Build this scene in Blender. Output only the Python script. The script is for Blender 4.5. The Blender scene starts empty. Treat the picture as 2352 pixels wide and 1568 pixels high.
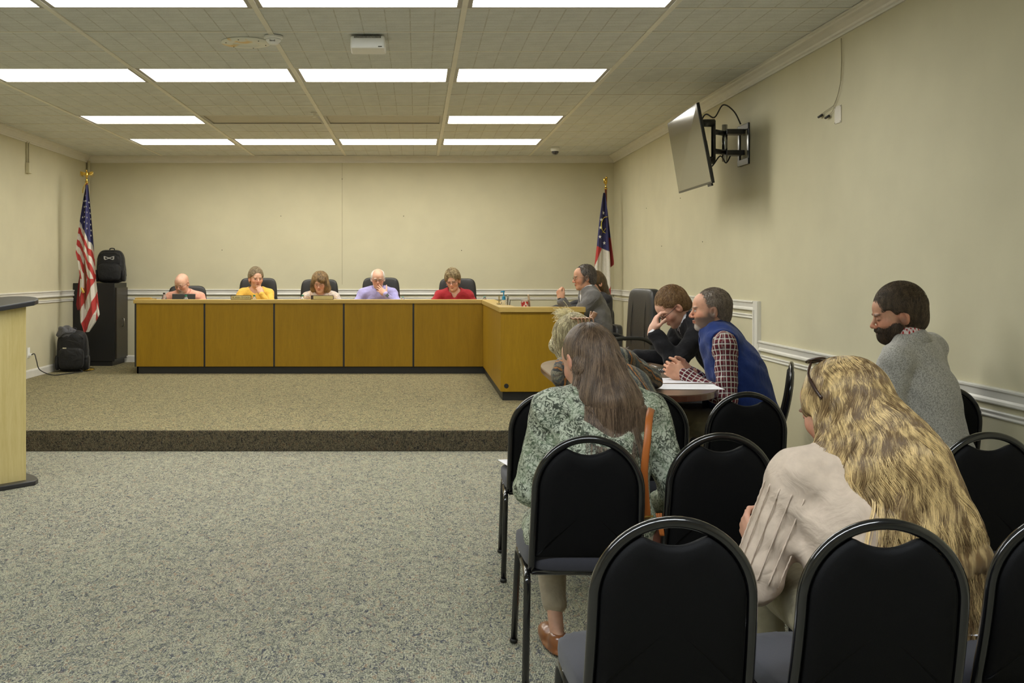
import bpy, bmesh, math, random
import numpy as np
from mathutils import Vector, Matrix, Euler
from math import sin, cos, pi, radians as R

random.seed(7)
NPR = np.random.RandomState(11)
S = bpy.context.scene
COL = S.collection

# ------------------------------------------------------------------ camera, world, exposure
CAMZ = 1.36
F = 2420.0
cam_d = bpy.data.cameras.new('camera'); cam = bpy.data.objects.new('camera', cam_d); COL.objects.link(cam)
cam.location = (0, 0, CAMZ); cam.rotation_euler = (R(90), 0, 0)
cam_d.sensor_width = 36.0; cam_d.lens = F / 2352 * 36
cam_d.shift_x = (1176 - 957) / 2352; cam_d.shift_y = -(784 - 626) / 2352
cam_d.clip_start = 0.05
S.camera = cam
w = bpy.data.worlds.new('room_world'); S.world = w; w.use_nodes = True
w.node_tree.nodes['Background'].inputs[0].default_value = (0.05, 0.05, 0.05, 1)
w.node_tree.nodes['Background'].inputs[1].default_value = 0.3
S.view_settings.view_transform = 'Standard'
S.view_settings.look = 'None'
S.view_settings.exposure = 0.95
S.view_settings.gamma = 1.0
S.view_settings.use_curve_mapping = False
S.cycles.use_denoising = True
S.cycles.max_bounces = 8
S.cycles.diffuse_bounces = 4
S.cycles.glossy_bounces = 3
S.cycles.transmission_bounces = 6
S.cycles.caustics_reflective = False
S.cycles.caustics_refractive = False
S.cycles.sample_clamp_indirect = 6
LIGHT_POWER = 7.0       # emission of the lit ceiling panels

def P(x, y, d):
    """point seen at pixel (x, y) at distance d along the room"""
    return Vector(((x - 957) * d / F, d, CAMZ - (y - 626) * d / F))

# ------------------------------------------------------------------ materials
MATS = {}
def newmat(name):
    m = bpy.data.materials.new(name); m.use_nodes = True
    nt = m.node_tree; b = nt.nodes['Principled BSDF']
    return m, nt, b
def N(nt, t, **kw):
    n = nt.nodes.new(t)
    for k, v in kw.items():
        if k in n.inputs: n.inputs[k].default_value = v
        else: setattr(n, k, v)
    return n
def ramp(nt, stops, interp='LINEAR'):
    r = nt.nodes.new('ShaderNodeValToRGB'); e = r.color_ramp; e.interpolation = interp
    while len(e.elements) < len(stops): e.elements.new(0.5)
    for el, (p, c) in zip(e.elements, stops):
        el.position = p; el.color = (*c, 1) if len(c) == 3 else c
    return r
def c4(c): return (c[0], c[1], c[2], 1)
def coords(nt, scale=(1, 1, 1), kind='Object'):
    tc = nt.nodes.new('ShaderNodeTexCoord'); mp = nt.nodes.new('ShaderNodeMapping')
    mp.inputs['Scale'].default_value = scale
    nt.links.new(tc.outputs[kind], mp.inputs['Vector']); return mp.outputs[0]
def mat(name, col, rough=0.5, metal=0.0, var=0.0, vscale=8, bump=0.0, bscale=200, spec=None, emit=None, stretch=(1, 1, 1), coat=0.0, sheen=0.0, trans=0.0):
    if name in MATS: return MATS[name]
    m, nt, b = newmat(name)
    b.inputs['Base Color'].default_value = c4(col); b.inputs['Roughness'].default_value = rough
    b.inputs['Metallic'].default_value = metal
    if spec is not None: b.inputs['Specular IOR Level'].default_value = spec
    if coat: b.inputs['Coat Weight'].default_value = coat; b.inputs['Coat Roughness'].default_value = 0.12
    if sheen: b.inputs['Sheen Weight'].default_value = sheen
    if trans: b.inputs['Transmission Weight'].default_value = trans
    if emit:
        b.inputs['Emission Color'].default_value = c4(emit[0]); b.inputs['Emission Strength'].default_value = emit[1]
    v = coords(nt, stretch)
    n = N(nt, 'ShaderNodeTexNoise', Scale=vscale, Detail=4.0)
    nt.links.new(v, n.inputs['Vector'])
    lo = tuple(max(0, x * (1 - max(var, 0.03))) for x in col); hi = tuple(min(1, x * (1 + max(var, 0.03))) for x in col)
    r = ramp(nt, [(0.3, lo), (0.7, hi)])
    nt.links.new(n.outputs['Fac'], r.inputs[0]); nt.links.new(r.outputs[0], b.inputs['Base Color'])
    if bump:
        n2 = N(nt, 'ShaderNodeTexNoise', Scale=bscale, Detail=3.0); nt.links.new(v, n2.inputs['Vector'])
        bp = N(nt, 'ShaderNodeBump', Strength=bump, Distance=0.002)
        nt.links.new(n2.outputs['Fac'], bp.inputs['Height']); nt.links.new(bp.outputs[0], b.inputs['Normal'])
    MATS[name] = m; return m

def wood(name, c1, c2, rough=0.35, scale=(9, 9, 0.7), fine=30, coat=0.15, axis='Z'):
    m, nt, b = newmat(name)
    v = coords(nt, scale)
    n = N(nt, 'ShaderNodeTexNoise', Scale=2.2, Detail=7.0, Roughness=0.62, Distortion=0.9)
    nt.links.new(v, n.inputs['Vector'])
    sc2 = tuple(s * 3.2 for s in scale)
    v2 = coords(nt, sc2)
    n2 = N(nt, 'ShaderNodeTexNoise', Scale=fine / 6.0, Detail=5.0, Roughness=0.7)
    nt.links.new(v2, n2.inputs['Vector'])
    mx = N(nt, 'ShaderNodeMath', operation='MULTIPLY_ADD'); mx.inputs[1].default_value = 0.45
    nt.links.new(n2.outputs['Fac'], mx.inputs[0])
    m2 = N(nt, 'ShaderNodeMath', operation='MULTIPLY'); m2.inputs[1].default_value = 0.6
    nt.links.new(n.outputs['Fac'], m2.inputs[0]); nt.links.new(m2.outputs[0], mx.inputs[2])
    r = ramp(nt, [(0.36, c1), (0.68, c2)])
    nt.links.new(mx.outputs[0], r.inputs[0]); nt.links.new(r.outputs[0], b.inputs['Base Color'])
    b.inputs['Roughness'].default_value = rough; b.inputs['Specular IOR Level'].default_value = .3
    if coat: b.inputs['Coat Weight'].default_value = coat; b.inputs['Coat Roughness'].default_value = 0.3
    MATS[name] = m; return m

def carpet(name, tint=(1, 1, 1), rot=0.35):
    """looped pile carpet: light ground, thin dark blue curls, rust flecks"""
    m, nt, b = newmat(name)
    tc = nt.nodes.new('ShaderNodeTexCoord')
    mp = nt.nodes.new('ShaderNodeMapping'); nt.links.new(tc.outputs['Object'], mp.inputs['Vector'])
    mp.inputs['Rotation'].default_value = (0, 0, rot); mp.inputs['Scale'].default_value = (1.25, 0.72, 1)
    n1 = N(nt, 'ShaderNodeTexNoise', Scale=15.0, Detail=1.2, Roughness=0.5, Distortion=1.8)
    n2 = N(nt, 'ShaderNodeTexNoise', Scale=36.0, Detail=2.0, Distortion=1.2)
    n3 = N(nt, 'ShaderNodeTexNoise', Scale=150.0, Detail=2.0)
    n4 = N(nt, 'ShaderNodeTexNoise', Scale=24.0, Detail=1.0, Distortion=1.6)
    for n in (n1, n2, n3, n4): nt.links.new(mp.outputs[0], n.inputs['Vector'])
    T = lambda c: tuple(c[i] * tint[i] for i in range(3))
    tan, grn, blu, rus, pal = T((.46, .44, .33)), T((.30, .30, .235)), T((.060, .070, .115)), T((.44, .30, .20)), T((.56, .54, .42))
    r1 = ramp(nt, [(0.40, tan), (0.455, grn), (0.475, blu), (0.495, blu), (0.52, pal), (0.575, tan), (0.60, blu), (0.615, blu), (0.64, grn)])
    nt.links.new(n1.outputs['Fac'], r1.inputs[0])
    r2 = ramp(nt, [(0.36, T((.16, .165, .15))), (0.45, tan), (0.56, pal), (0.66, rus)])
    nt.links.new(n2.outputs['Fac'], r2.inputs[0])
    r4 = ramp(nt, [(0.40, (.15, .15, .15)), (0.60, (.75, .75, .75))]); nt.links.new(n4.outputs['Fac'], r4.inputs[0])
    mx = N(nt, 'ShaderNodeMixRGB', blend_type='MIX'); nt.links.new(r4.outputs[0], mx.inputs[0])
    nt.links.new(r1.outputs[0], mx.inputs[1]); nt.links.new(r2.outputs[0], mx.inputs[2])
    r3 = ramp(nt, [(0.36, (0.40, 0.40, 0.42)), (0.60, (1.35, 1.35, 1.3))])
    nt.links.new(n3.outputs['Fac'], r3.inputs[0])
    mx2 = N(nt, 'ShaderNodeMixRGB', blend_type='MULTIPLY'); mx2.inputs[0].default_value = 0.85
    nt.links.new(mx.outputs[0], mx2.inputs[1]); nt.links.new(r3.outputs[0], mx2.inputs[2])
    nt.links.new(mx2.outputs[0], b.inputs['Base Color'])
    b.inputs['Roughness'].default_value = 0.95; b.inputs['Specular IOR Level'].default_value = 0.1
    wv = N(nt, 'ShaderNodeTexWave', Scale=55.0, Distortion=1.5, Detail=1.0); nt.links.new(tc.outputs['Object'], wv.inputs['Vector'])
    ad = N(nt, 'ShaderNodeMath', operation='ADD'); nt.links.new(n3.outputs['Fac'], ad.inputs[0]); nt.links.new(wv.outputs['Fac'], ad.inputs[1])
    bp = N(nt, 'ShaderNodeBump', Strength=0.7, Distance=0.005)
    nt.links.new(ad.outputs[0], bp.inputs['Height']); nt.links.new(bp.outputs[0], b.inputs['Normal'])
    MATS[name] = m; return m

def attr_mat(name, rough=0.5, bump=0.0, bscale=300, sss=0.0, sheen=0.0, spec=0.4):
    """colour from the mesh's own colour attribute (skin tones, lips, brows; flag cloth colours)"""
    if name in MATS: return MATS[name]
    m, nt, b = newmat(name)
    a = N(nt, 'ShaderNodeAttribute', attribute_name='Col')
    v = coords(nt); n = N(nt, 'ShaderNodeTexNoise', Scale=60.0, Detail=3.0); nt.links.new(v, n.inputs['Vector'])
    r = ramp(nt, [(0.3, (0.93, 0.93, 0.93)), (0.7, (1.05, 1.03, 1.03))]); nt.links.new(n.outputs['Fac'], r.inputs[0])
    mx = N(nt, 'ShaderNodeMixRGB', blend_type='MULTIPLY'); mx.inputs[0].default_value = 1.0
    nt.links.new(a.outputs['Color'], mx.inputs[1]); nt.links.new(r.outputs[0], mx.inputs[2])
    nt.links.new(mx.outputs[0], b.inputs['Base Color']); b.inputs['Roughness'].default_value = rough
    b.inputs['Specular IOR Level'].default_value = spec
    if sss:
        b.inputs['Subsurface Weight'].default_value = sss; b.inputs['Subsurface Radius'].default_value = (0.01, 0.004, 0.002)
        b.inputs['Subsurface Scale'].default_value = 1.0
    if sheen: b.inputs['Sheen Weight'].default_value = sheen
    if bump:
        n2 = N(nt, 'ShaderNodeTexNoise', Scale=bscale, Detail=3.0); nt.links.new(v, n2.inputs['Vector'])
        bp = N(nt, 'ShaderNodeBump', Strength=bump, Distance=0.001)
        nt.links.new(n2.outputs['Fac'], bp.inputs['Height']); nt.links.new(bp.outputs[0], b.inputs['Normal'])
    MATS[name] = m; return m

def cloth(name, col, rough=0.85, var=0.08, wr=0.5, wscale=9, weave=500, sheen=0.1, spec=0.25):
    """fabric with soft creases and a weave"""
    if name in MATS: return MATS[name]
    m, nt, b = newmat(name); v = coords(nt)
    n = N(nt, 'ShaderNodeTexNoise', Scale=40.0, Detail=4.0); nt.links.new(v, n.inputs['Vector'])
    r = ramp(nt, [(0.3, tuple(x * (1 - var) for x in col)), (0.7, tuple(min(1, x * (1 + var)) for x in col))])
    nt.links.new(n.outputs['Fac'], r.inputs[0]); nt.links.new(r.outputs[0], b.inputs['Base Color'])
    b.inputs['Roughness'].default_value = rough; b.inputs['Sheen Weight'].default_value = sheen; b.inputs['Specular IOR Level'].default_value = spec
    creases(nt, b, v, wr, wscale, weave)
    MATS[name] = m; return m
def creases(nt, b, v, wr, wscale, weave):
    n1 = N(nt, 'ShaderNodeTexNoise', Scale=float(wscale), Detail=3.0, Distortion=1.5); nt.links.new(v, n1.inputs['Vector'])
    n2 = N(nt, 'ShaderNodeTexNoise', Scale=float(weave), Detail=1.0); nt.links.new(v, n2.inputs['Vector'])
    b1 = N(nt, 'ShaderNodeBump', Strength=wr, Distance=0.02); nt.links.new(n1.outputs['Fac'], b1.inputs['Height'])
    b2 = N(nt, 'ShaderNodeBump', Strength=0.25, Distance=0.001); nt.links.new(n2.outputs['Fac'], b2.inputs['Height'])
    nt.links.new(b1.outputs[0], b2.inputs['Normal']); nt.links.new(b2.outputs[0], b.inputs['Normal'])

# ------------------------------------------------------------------ object helpers
def link(o, parent=None):
    COL.objects.link(o)
    if parent is not None: o.parent = parent
    return o
def tag(o, label=None, cat=None, group=None, kind=None):
    if label: o['label'] = label
    if cat: o['category'] = cat
    if group: o['group'] = group
    if kind: o['kind'] = kind
    return o
def thing(name, label, cat, loc=(0, 0, 0), rz=0.0, group=None):
    o = bpy.data.objects.new(name, None); o.empty_display_size = 0.1
    link(o); o.location = loc; o.rotation_euler = (0, 0, rz)
    return tag(o, label, cat, group)
def meshobj(name, me, m, parent=None, smooth=False):
    o = bpy.data.objects.new(name, me)
    if m is not None:
        for mm in (m if isinstance(m, (list, tuple)) else [m]): me.materials.append(mm)
    if smooth: me.polygons.foreach_set('use_smooth', [True] * len(me.polygons))
    return link(o, parent)
def fin(name, bm, m, parent=None, smooth=False, bevel=0.0, seg=2, subd=0, angle=None):
    bmesh.ops.recalc_face_normals(bm, faces=bm.faces)
    me = bpy.data.meshes.new(name); bm.to_mesh(me); bm.free()
    o = meshobj(name, me, m, parent, smooth)
    if bevel:
        b = o.modifiers.new('b', 'BEVEL'); b.width = bevel; b.segments = seg; b.limit_method = 'ANGLE'; b.angle_limit = R(40)
    if subd:
        s = o.modifiers.new('s', 'SUBSURF'); s.levels = subd; s.render_levels = subd
    return o
def BM(): return bmesh.new()
def bx(bm, x0, x1, y0, y1, z0, z1, M=None):
    vs = [bm.verts.new(Vector(p) if M is None else M @ Vector(p)) for p in
          ((x0, y0, z0), (x1, y0, z0), (x1, y1, z0), (x0, y1, z0), (x0, y0, z1), (x1, y0, z1), (x1, y1, z1), (x0, y1, z1))]
    for f in ((0, 3, 2, 1), (4, 5, 6, 7), (0, 1, 5, 4), (1, 2, 6, 5), (2, 3, 7, 6), (3, 0, 4, 7)):
        bm.faces.new([vs[i] for i in f])
    return vs
def tube(bm, pts, r, seg=8, cap=True, flat=1.0, closed=False):
    """sweep a round (or flattened) tube along pts; r may be a list"""
    pts = [Vector(p) for p in pts]; n = len(pts)
    rs = r if isinstance(r, (list, tuple)) else [r] * n
    rings = []; up = None
    for i, p in enumerate(pts):
        if closed: t = (pts[(i + 1) % n] - pts[i - 1])
        else: t = (pts[min(i + 1, n - 1)] - pts[max(i - 1, 0)])
        t.normalize()
        if up is None:
            up = Vector((0, 0, 1)) if abs(t.z) < 0.9 else Vector((0, 1, 0))
        a = t.cross(up)
        if a.length < 1e-6: a = t.cross(Vector((1, 0, 0)))
        a.normalize(); bb = a.cross(t).normalized(); up = bb
        ring = []
        for k in range(seg):
            an = 2 * pi * (k + 0.5) / seg
            ring.append(bm.verts.new(p + a * cos(an) * rs[i] + bb * sin(an) * rs[i] * flat))
        rings.append(ring)
    m = n if closed else n - 1
    for i in range(m):
        A, B = rings[i], rings[(i + 1) % n]
        for k in range(seg):
            bm.faces.new((A[k], A[(k + 1) % seg], B[(k + 1) % seg], B[k]))
    if cap and not closed:
        bm.faces.new(list(reversed(rings[0]))); bm.faces.new(rings[-1])
def lathe(bm, prof, seg=20, loc=(0, 0, 0), M=None):
    L = Vector(loc); rings = []
    for (r, z) in prof:
        if r < 1e-6: v = L + Vector((0, 0, z)); rings.append([bm.verts.new(M @ v if M else v)])
        else:
            ring = []
            for k in range(seg):
                v = L + Vector((r * cos(2 * pi * k / seg), r * sin(2 * pi * k / seg), z)); ring.append(bm.verts.new(M @ v if M else v))
            rings.append(ring)
    for A, B in zip(rings, rings[1:]):
        if len(A) == 1 and len(B) == 1: continue
        if len(A) == 1:
            for k in range(seg): bm.faces.new((A[0], B[k], B[(k + 1) % seg]))
        elif len(B) == 1:
            for k in range(seg): bm.faces.new((A[k], A[(k + 1) % seg], B[0]))
        else:
            for k in range(seg): bm.faces.new((A[k], A[(k + 1) % seg], B[(k + 1) % seg], B[k]))
    if len(rings[0]) > 1: bm.faces.new(rings[0])
    if len(rings[-1]) > 1: bm.faces.new(rings[-1])
def sel(bm, c, r, e1=0.4, e2=0.4, nu=24, nv=14, M=None, fn=None):
    """superellipsoid (rounded cushion)"""
    def sp(x, e): return math.copysign(abs(x) ** e, x)
    rings = []; c = Vector(c)
    for i in range(nv + 1):
        et = -pi / 2 + pi * i / nv
        ring = []
        for k in range(nu):
            om = 2 * pi * k / nu
            p = Vector((r[0] * sp(cos(et), e1) * sp(cos(om), e2), r[1] * sp(cos(et), e1) * sp(sin(om), e2), r[2] * sp(sin(et), e1)))
            if fn: p = fn(p)
            p = c + p
            if M: p = M @ p
            ring.append(p)
            if i in (0, nv): break
        rings.append([bm.verts.new(p) for p in ring])
    for A, B in zip(rings, rings[1:]):
        if len(A) == 1:
            for k in range(nu): bm.faces.new((A[0], B[(k + 1) % nu], B[k]))
        elif len(B) == 1:
            for k in range(nu): bm.faces.new((A[k], A[(k + 1) % nu], B[0]))
        else:
            for k in range(nu): bm.faces.new((A[k], A[(k + 1) % nu], B[(k + 1) % nu], B[k]))
def prism(bm, poly, z0, z1, M=None):
    """poly in XY extruded in Z (M maps it elsewhere)"""
    a = [bm.verts.new((M @ Vector((p[0], p[1], z0))) if M else Vector((p[0], p[1], z0))) for p in poly]
    b = [bm.verts.new((M @ Vector((p[0], p[1], z1))) if M else Vector((p[0], p[1], z1))) for p in poly]
    n = len(poly)
    bm.faces.new(list(reversed(a))); bm.faces.new(b)
    for i in range(n): bm.faces.new((a[i], a[(i + 1) % n], b[(i + 1) % n], b[i]))
def copy_tree(o, parent=None):
    c = o.copy(); COL.objects.link(c)
    if parent is not None: c.parent = parent
    for ch in list(o.children): copy_tree(ch, c)
    return c
def smoothpath(pts, n=6):
    """Catmull-Rom through pts"""
    pts = [Vector(p) for p in pts]; out = []
    for i in range(len(pts) - 1):
        p0 = pts[max(i - 1, 0)]; p1 = pts[i]; p2 = pts[i + 1]; p3 = pts[min(i + 2, len(pts) - 1)]
        for k in range(n):
            t = k / n
            out.append(0.5 * ((2 * p1) + (p2 - p0) * t + (2 * p0 - 5 * p1 + 4 * p2 - p3) * t * t + (3 * p1 - p0 - 3 * p2 + p3) * t ** 3))
    out.append(pts[-1]); return out
def text_mesh(name, s, size, depth, m, parent, loc, rot, align='CENTER'):
    cu = bpy.data.curves.new(name, 'FONT'); cu.body = s; cu.size = size; cu.extrude = depth; cu.align_x = align; cu.align_y = 'CENTER'
    tmp = bpy.data.objects.new(name, cu); COL.objects.link(tmp)
    dg = bpy.context.evaluated_depsgraph_get()
    me = bpy.data.meshes.new_from_object(tmp.evaluated_get(dg)); bpy.data.objects.remove(tmp)
    o = meshobj(name, me, m, parent); o.location = loc; o.rotation_euler = rot; return o
# ================================================================== materials of the room
m_wall = mat('cream_wall_paint', (0.58, 0.54, 0.378), 0.75, var=0.035, vscale=3, bump=0.15, bscale=90, spec=0.25)
m_trim = mat('white_gloss_trim', (0.72, 0.70, 0.64), 0.35, var=0.03)
m_carpet = carpet('patterned_carpet', (.87, .88, .89))
m_riser = carpet('riser_carpet_shade_tinted', (.34, .30, .26), 1.2)  # same carpet; shade on the step front and pile direction painted into its tint
m_dais = carpet('dais_carpet_light_tinted', (.72, .66, .50), 1.1)  # same carpet as the floor; dimmer, yellower wall-bounce light painted into its tint
m_black = mat('black_laminate', (0.012, 0.012, 0.011), 0.45, bump=0.1)
m_tbar = mat('white_ceiling_grid_metal', (0.80, 0.78, 0.70), 0.4)
m_lightframe = mat('light_frame_metal', (0.40, 0.385, 0.35), 0.4)
m_plastic_w = mat('white_plastic', (0.86, 0.86, 0.84), 0.4)
m_brass = mat('polished_brass', (0.75, 0.52, 0.12), 0.22, metal=1.0)
m_blackmetal = mat('black_tube_metal', (0.005, 0.005, 0.006), 0.16, coat=0.6)

def tile_material():
    m, nt, b = newmat('acoustic_tile')
    v = coords(nt)
    br = N(nt, 'ShaderNodeTexBrick', Scale=1.0); br.offset = 0.0; br.offset_frequency = 2
    br.inputs['Mortar Size'].default_value = 0.0045; br.inputs['Mortar Smooth'].default_value = 0.6
    br.inputs['Brick Width'].default_value = 0.1525; br.inputs['Row Height'].default_value = 0.0762; br.inputs['Bias'].default_value = 0.0
    for k in ('Color1', 'Color2'): br.inputs[k].default_value = (1, 1, 1, 1)
    br.inputs['Mortar'].default_value = (0.0, 0.0, 0.0, 1)
    nt.links.new(v, br.inputs['Vector'])
    n = N(nt, 'ShaderNodeTexNoise', Scale=7.0, Detail=5.0); nt.links.new(v, n.inputs['Vector'])
    n2 = N(nt, 'ShaderNodeTexNoise', Scale=90.0, Detail=2.0); nt.links.new(v, n2.inputs['Vector'])
    # grooves come and go, as the scored face does
    n3 = N(nt, 'ShaderNodeTexNoise', Scale=9.0, Detail=1.0); nt.links.new(v, n3.inputs['Vector'])
    r3 = ramp(nt, [(0.36, (0.35, 0.35, 0.35)), (0.6, (1, 1, 1))]); nt.links.new(n3.outputs['Fac'], r3.inputs[0])
    base = ramp(nt, [(0.3, (0.66, 0.68, 0.67)), (0.7, (0.75, 0.77, 0.76))]); nt.links.new(n.outputs['Fac'], base.inputs[0])
    dk = N(nt, 'ShaderNodeMixRGB', blend_type='MIX'); dk.inputs[1].default_value = (0.56, 0.55, 0.50, 1)
    nt.links.new(br.outputs['Color'], dk.inputs[0]); nt.links.new(base.outputs[0], dk.inputs[2])
    mx = N(nt, 'ShaderNodeMixRGB', blend_type='MIX'); nt.links.new(r3.outputs[0], mx.inputs[0])
    nt.links.new(base.outputs[0], mx.inputs[1]); nt.links.new(dk.outputs[0], mx.inputs[2])
    sp = ramp(nt, [(0.33, (0.88, 0.88, 0.88)), (0.42, (1, 1, 1))]); nt.links.new(n2.outputs['Fac'], sp.inputs[0])
    mu = N(nt, 'ShaderNodeMixRGB', blend_type='MULTIPLY'); mu.inputs[0].default_value = 1
    nt.links.new(mx.outputs[0], mu.inputs[1]); nt.links.new(sp.outputs[0], mu.inputs[2])
    nt.links.new(mu.outputs[0], b.inputs['Base Color']); b.inputs['Roughness'].default_value = 0.8
    b.inputs['Specular IOR Level'].default_value = 0.3
    ad = N(nt, 'ShaderNodeMath', operation='ADD'); nt.links.new(br.outputs['Color'], ad.inputs[0]); nt.links.new(n2.outputs['Fac'], ad.inputs[1])
    bp = N(nt, 'ShaderNodeBump', Strength=0.6, Distance=0.004); nt.links.new(ad.outputs[0], bp.inputs['Height'])
    nt.links.new(bp.outputs[0], b.inputs['Normal'])
    return m
m_tile = tile_material()

# ================================================================== shell
XL, XR, YF, YB = -4.44, 2.66, -2.6, 14.2
ZC = 2.93; DAIS = 0.156; DY = 8.03
def struct(name, bm, m, parent=None, **k):
    o = fin(name, bm, m, parent, **k)
    if parent is None: o['kind'] = 'structure'
    return o
b = BM(); bx(b, XL - .1, XR + .1, YF - .1, YB + .1, -0.08, 0); floor = struct('floor', b, m_carpet)
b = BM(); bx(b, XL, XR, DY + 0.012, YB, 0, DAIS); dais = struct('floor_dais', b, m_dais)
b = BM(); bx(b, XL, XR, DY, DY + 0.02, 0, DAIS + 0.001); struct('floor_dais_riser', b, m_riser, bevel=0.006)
b = BM(); bx(b, XL - .1, XL, YF - .1, YB + .1, 0, 3.1); wl = struct('wall_left', b, m_wall)
b = BM(); bx(b, XR, XR + .1, YF - .1, YB + .1, 0, 3.1); wr = struct('wall_right', b, m_wall)
b = BM(); bx(b, XL, XR, YB, YB + .1, 0, 3.1); wb = struct('wall_back', b, m_wall)
b = BM(); bx(b, XL, XR, YF - .1, YF, 0, 3.1); wf = struct('wall_front', b, m_wall)
# seam in the back wall and pocket of old nail holes
m_seam = mat('wall_seam', (0.40, 0.36, 0.24), 0.8)
b = BM(); x = (786 - 957) * 14.2 / F; bx(b, x - .0035, x + .0035, YB - .0015, YB + .01, 1.2, 2.84); fin('seam', b, m_seam, wb)
m_hole = mat('nail_hole', (0.05, 0.045, 0.03), 0.8)
for (px, py) in ((645, 496), (927, 496), (1060, 575), (786, 411), (510, 574)):
    p = P(px, py, 14.19); b = BM(); lathe(b, [(0, 0), (0.006, 0.0), (0.005, 0.006), (0, 0.006)], 8, M=Matrix.Translation(p) @ Matrix.Rotation(R(90), 4, 'X')); fin('nail_hole', b, m_hole, wb)
for (px, py) in ((1485, 478), (1614, 555), (1520, 565), (1563, 455)):
    d = XR * F / (px - 957); p = P(px, py, d); b = BM(); lathe(b, [(0, 0), (0.005, 0.0), (0.004, 0.004), (0, 0.004)], 8, M=Matrix.Translation((XR, p.y, p.z)) @ Matrix.Rotation(R(-90), 4, 'Y')); fin('nail_hole', b, m_hole, wr)

# ------------------------------------------------------------------ ceiling: grid lines, tiles, lights
GX = [XL, -3.415, -2.185, -0.955, 0.283, 1.512, XR]
RP = 0.6096
GY = []
y = 12.97 + 2 * RP
while y > YF: GY.append(y); y -= RP
GY.append(YF); GY = GY[::-1]
b = BM(); bx(b, XL - .1, XR + .1, YF - .1, YB + .1, ZC + 0.09, ZC + 0.15)
ceiling = struct('ceiling', b, mat('plenum_board', (0.25, 0.24, 0.2), 0.9))
# which cells hold a light
far_edges = {6.26: (1, 1, 1, 1), 8.70: (1, 1, 1, 1), 11.14: (1, 0, 0, 1), 12.97: (1, 1, 1, 1), 3.82: (0, 0, 0, 0), 1.38: (1, 1, 1, 1)}
lightcells = {}
for fe, lit in far_edges.items():
    j = min(range(len(GY)), key=lambda q: abs(GY[q] - fe)) - 1
    for c in range(4): lightcells[(c + 1, j)] = (lit[c], fe)
tile_cache = {}
def tile_mesh(w_, d_):
    key = (round(w_, 3), round(d_, 3))
    if key not in tile_cache:
        b = BM(); g = 0.006
        x0, x1, y0, y1 = g, w_ - g, g, d_ - g
        e = 0.010
        lo = [b.verts.new(q) for q in ((x0 + e, y0 + e, 0), (x1 - e, y0 + e, 0), (x1 - e, y1 - e, 0), (x0 + e, y1 - e, 0))]
        mi = [b.verts.new(q) for q in ((x0, y0, 0.006), (x1, y0, 0.006), (x1, y1, 0.006), (x0, y1, 0.006))]
        hi = [b.verts.new(q) for q in ((x0, y0, 0.02), (x1, y0, 0.02), (x1, y1, 0.02), (x0, y1, 0.02))]
        b.faces.new(lo[::-1]); b.faces.new(hi)
        for A, B in ((lo, mi), (mi, hi)):
            for k in range(4): b.faces.new((A[k], A[(k + 1) % 4], B[(k + 1) % 4], B[k]))
        bmesh.ops.recalc_face_normals(b, faces=b.faces)
        me = bpy.data.meshes.new('ceiling_tile'); b.to_mesh(me); b.free(); me.materials.append(m_tile); tile_cache[key] = me
    return tile_cache[key]
for ci in range(len(GX) - 1):
    for j in range(len(GY) - 1):
        if (ci, j) in lightcells: continue
        w_, d_ = GX[ci + 1] - GX[ci], GY[j + 1] - GY[j]
        if d_ < 0.1: continue
        o = bpy.data.objects.new('ceiling_tile', tile_mesh(w_, d_)); link(o, ceiling)
        o.location = (GX[ci], GY[j], ZC + random.uniform(-0.001, 0.003)); o.rotation_euler = (random.uniform(-.002, .002), random.uniform(-.001, .001), 0)
for gx in GX[1:-1]:
    b = BM(); bx(b, gx - .017, gx + .017, YF, YB, ZC - .006, ZC + .004); bx(b, gx - .004, gx + .004, YF, YB, ZC + .004, ZC + .05); fin('grid_runner', b, m_tbar, ceiling)
tee = {}
for gy in GY[1:]:
    if gy > YB: continue
    for ci in range(len(GX) - 1):
        w_ = round(GX[ci + 1] - GX[ci], 3)
        if w_ not in tee:
            b = BM(); bx(b, .018, w_ - .018, -.009, .009, -.002, .006); me = bpy.data.meshes.new('cross_tee'); b.to_mesh(me); b.free(); me.materials.append(m_tbar); tee[w_] = me
        o = bpy.data.objects.new('cross_tee', tee[w_]); link(o, ceiling); o.location = (GX[ci], gy, ZC)

# light fittings
def emit_mat(name='lit_diffuser', col=(1, 1, 1), k=1.0):
    m, nt, b = newmat(name)
    b.inputs['Base Color'].default_value = (0.8, 0.8, 0.8, 1)
    b.inputs['Emission Color'].default_value = c4(col); b.inputs['Emission Strength'].default_value = LIGHT_POWER * k
    return m
m_warm = emit_mat('warm_tube_diffuser', (1, .975, .885), .97); m_neutral = emit_mat('neutral_tube_diffuser', (.97, .985, .97), .86); m_cool = emit_mat('cool_tube_diffuser', (.90, .96, 1.0), 1.7); m_unlit = mat('unlit_diffuser', (0.52, 0.49, 0.41), 0.5)
nx = ('leftmost', 'second from left', 'third from left', 'rightmost')
rowname = {6.26: 'row at the top edge of photo', 8.70: 'second row, behind the smoke detector', 11.14: 'third row, with the two dark fittings', 12.97: 'row nearest the back wall', 3.82: 'row above the audience chairs', 1.38: 'row over the photographer'}
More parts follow.
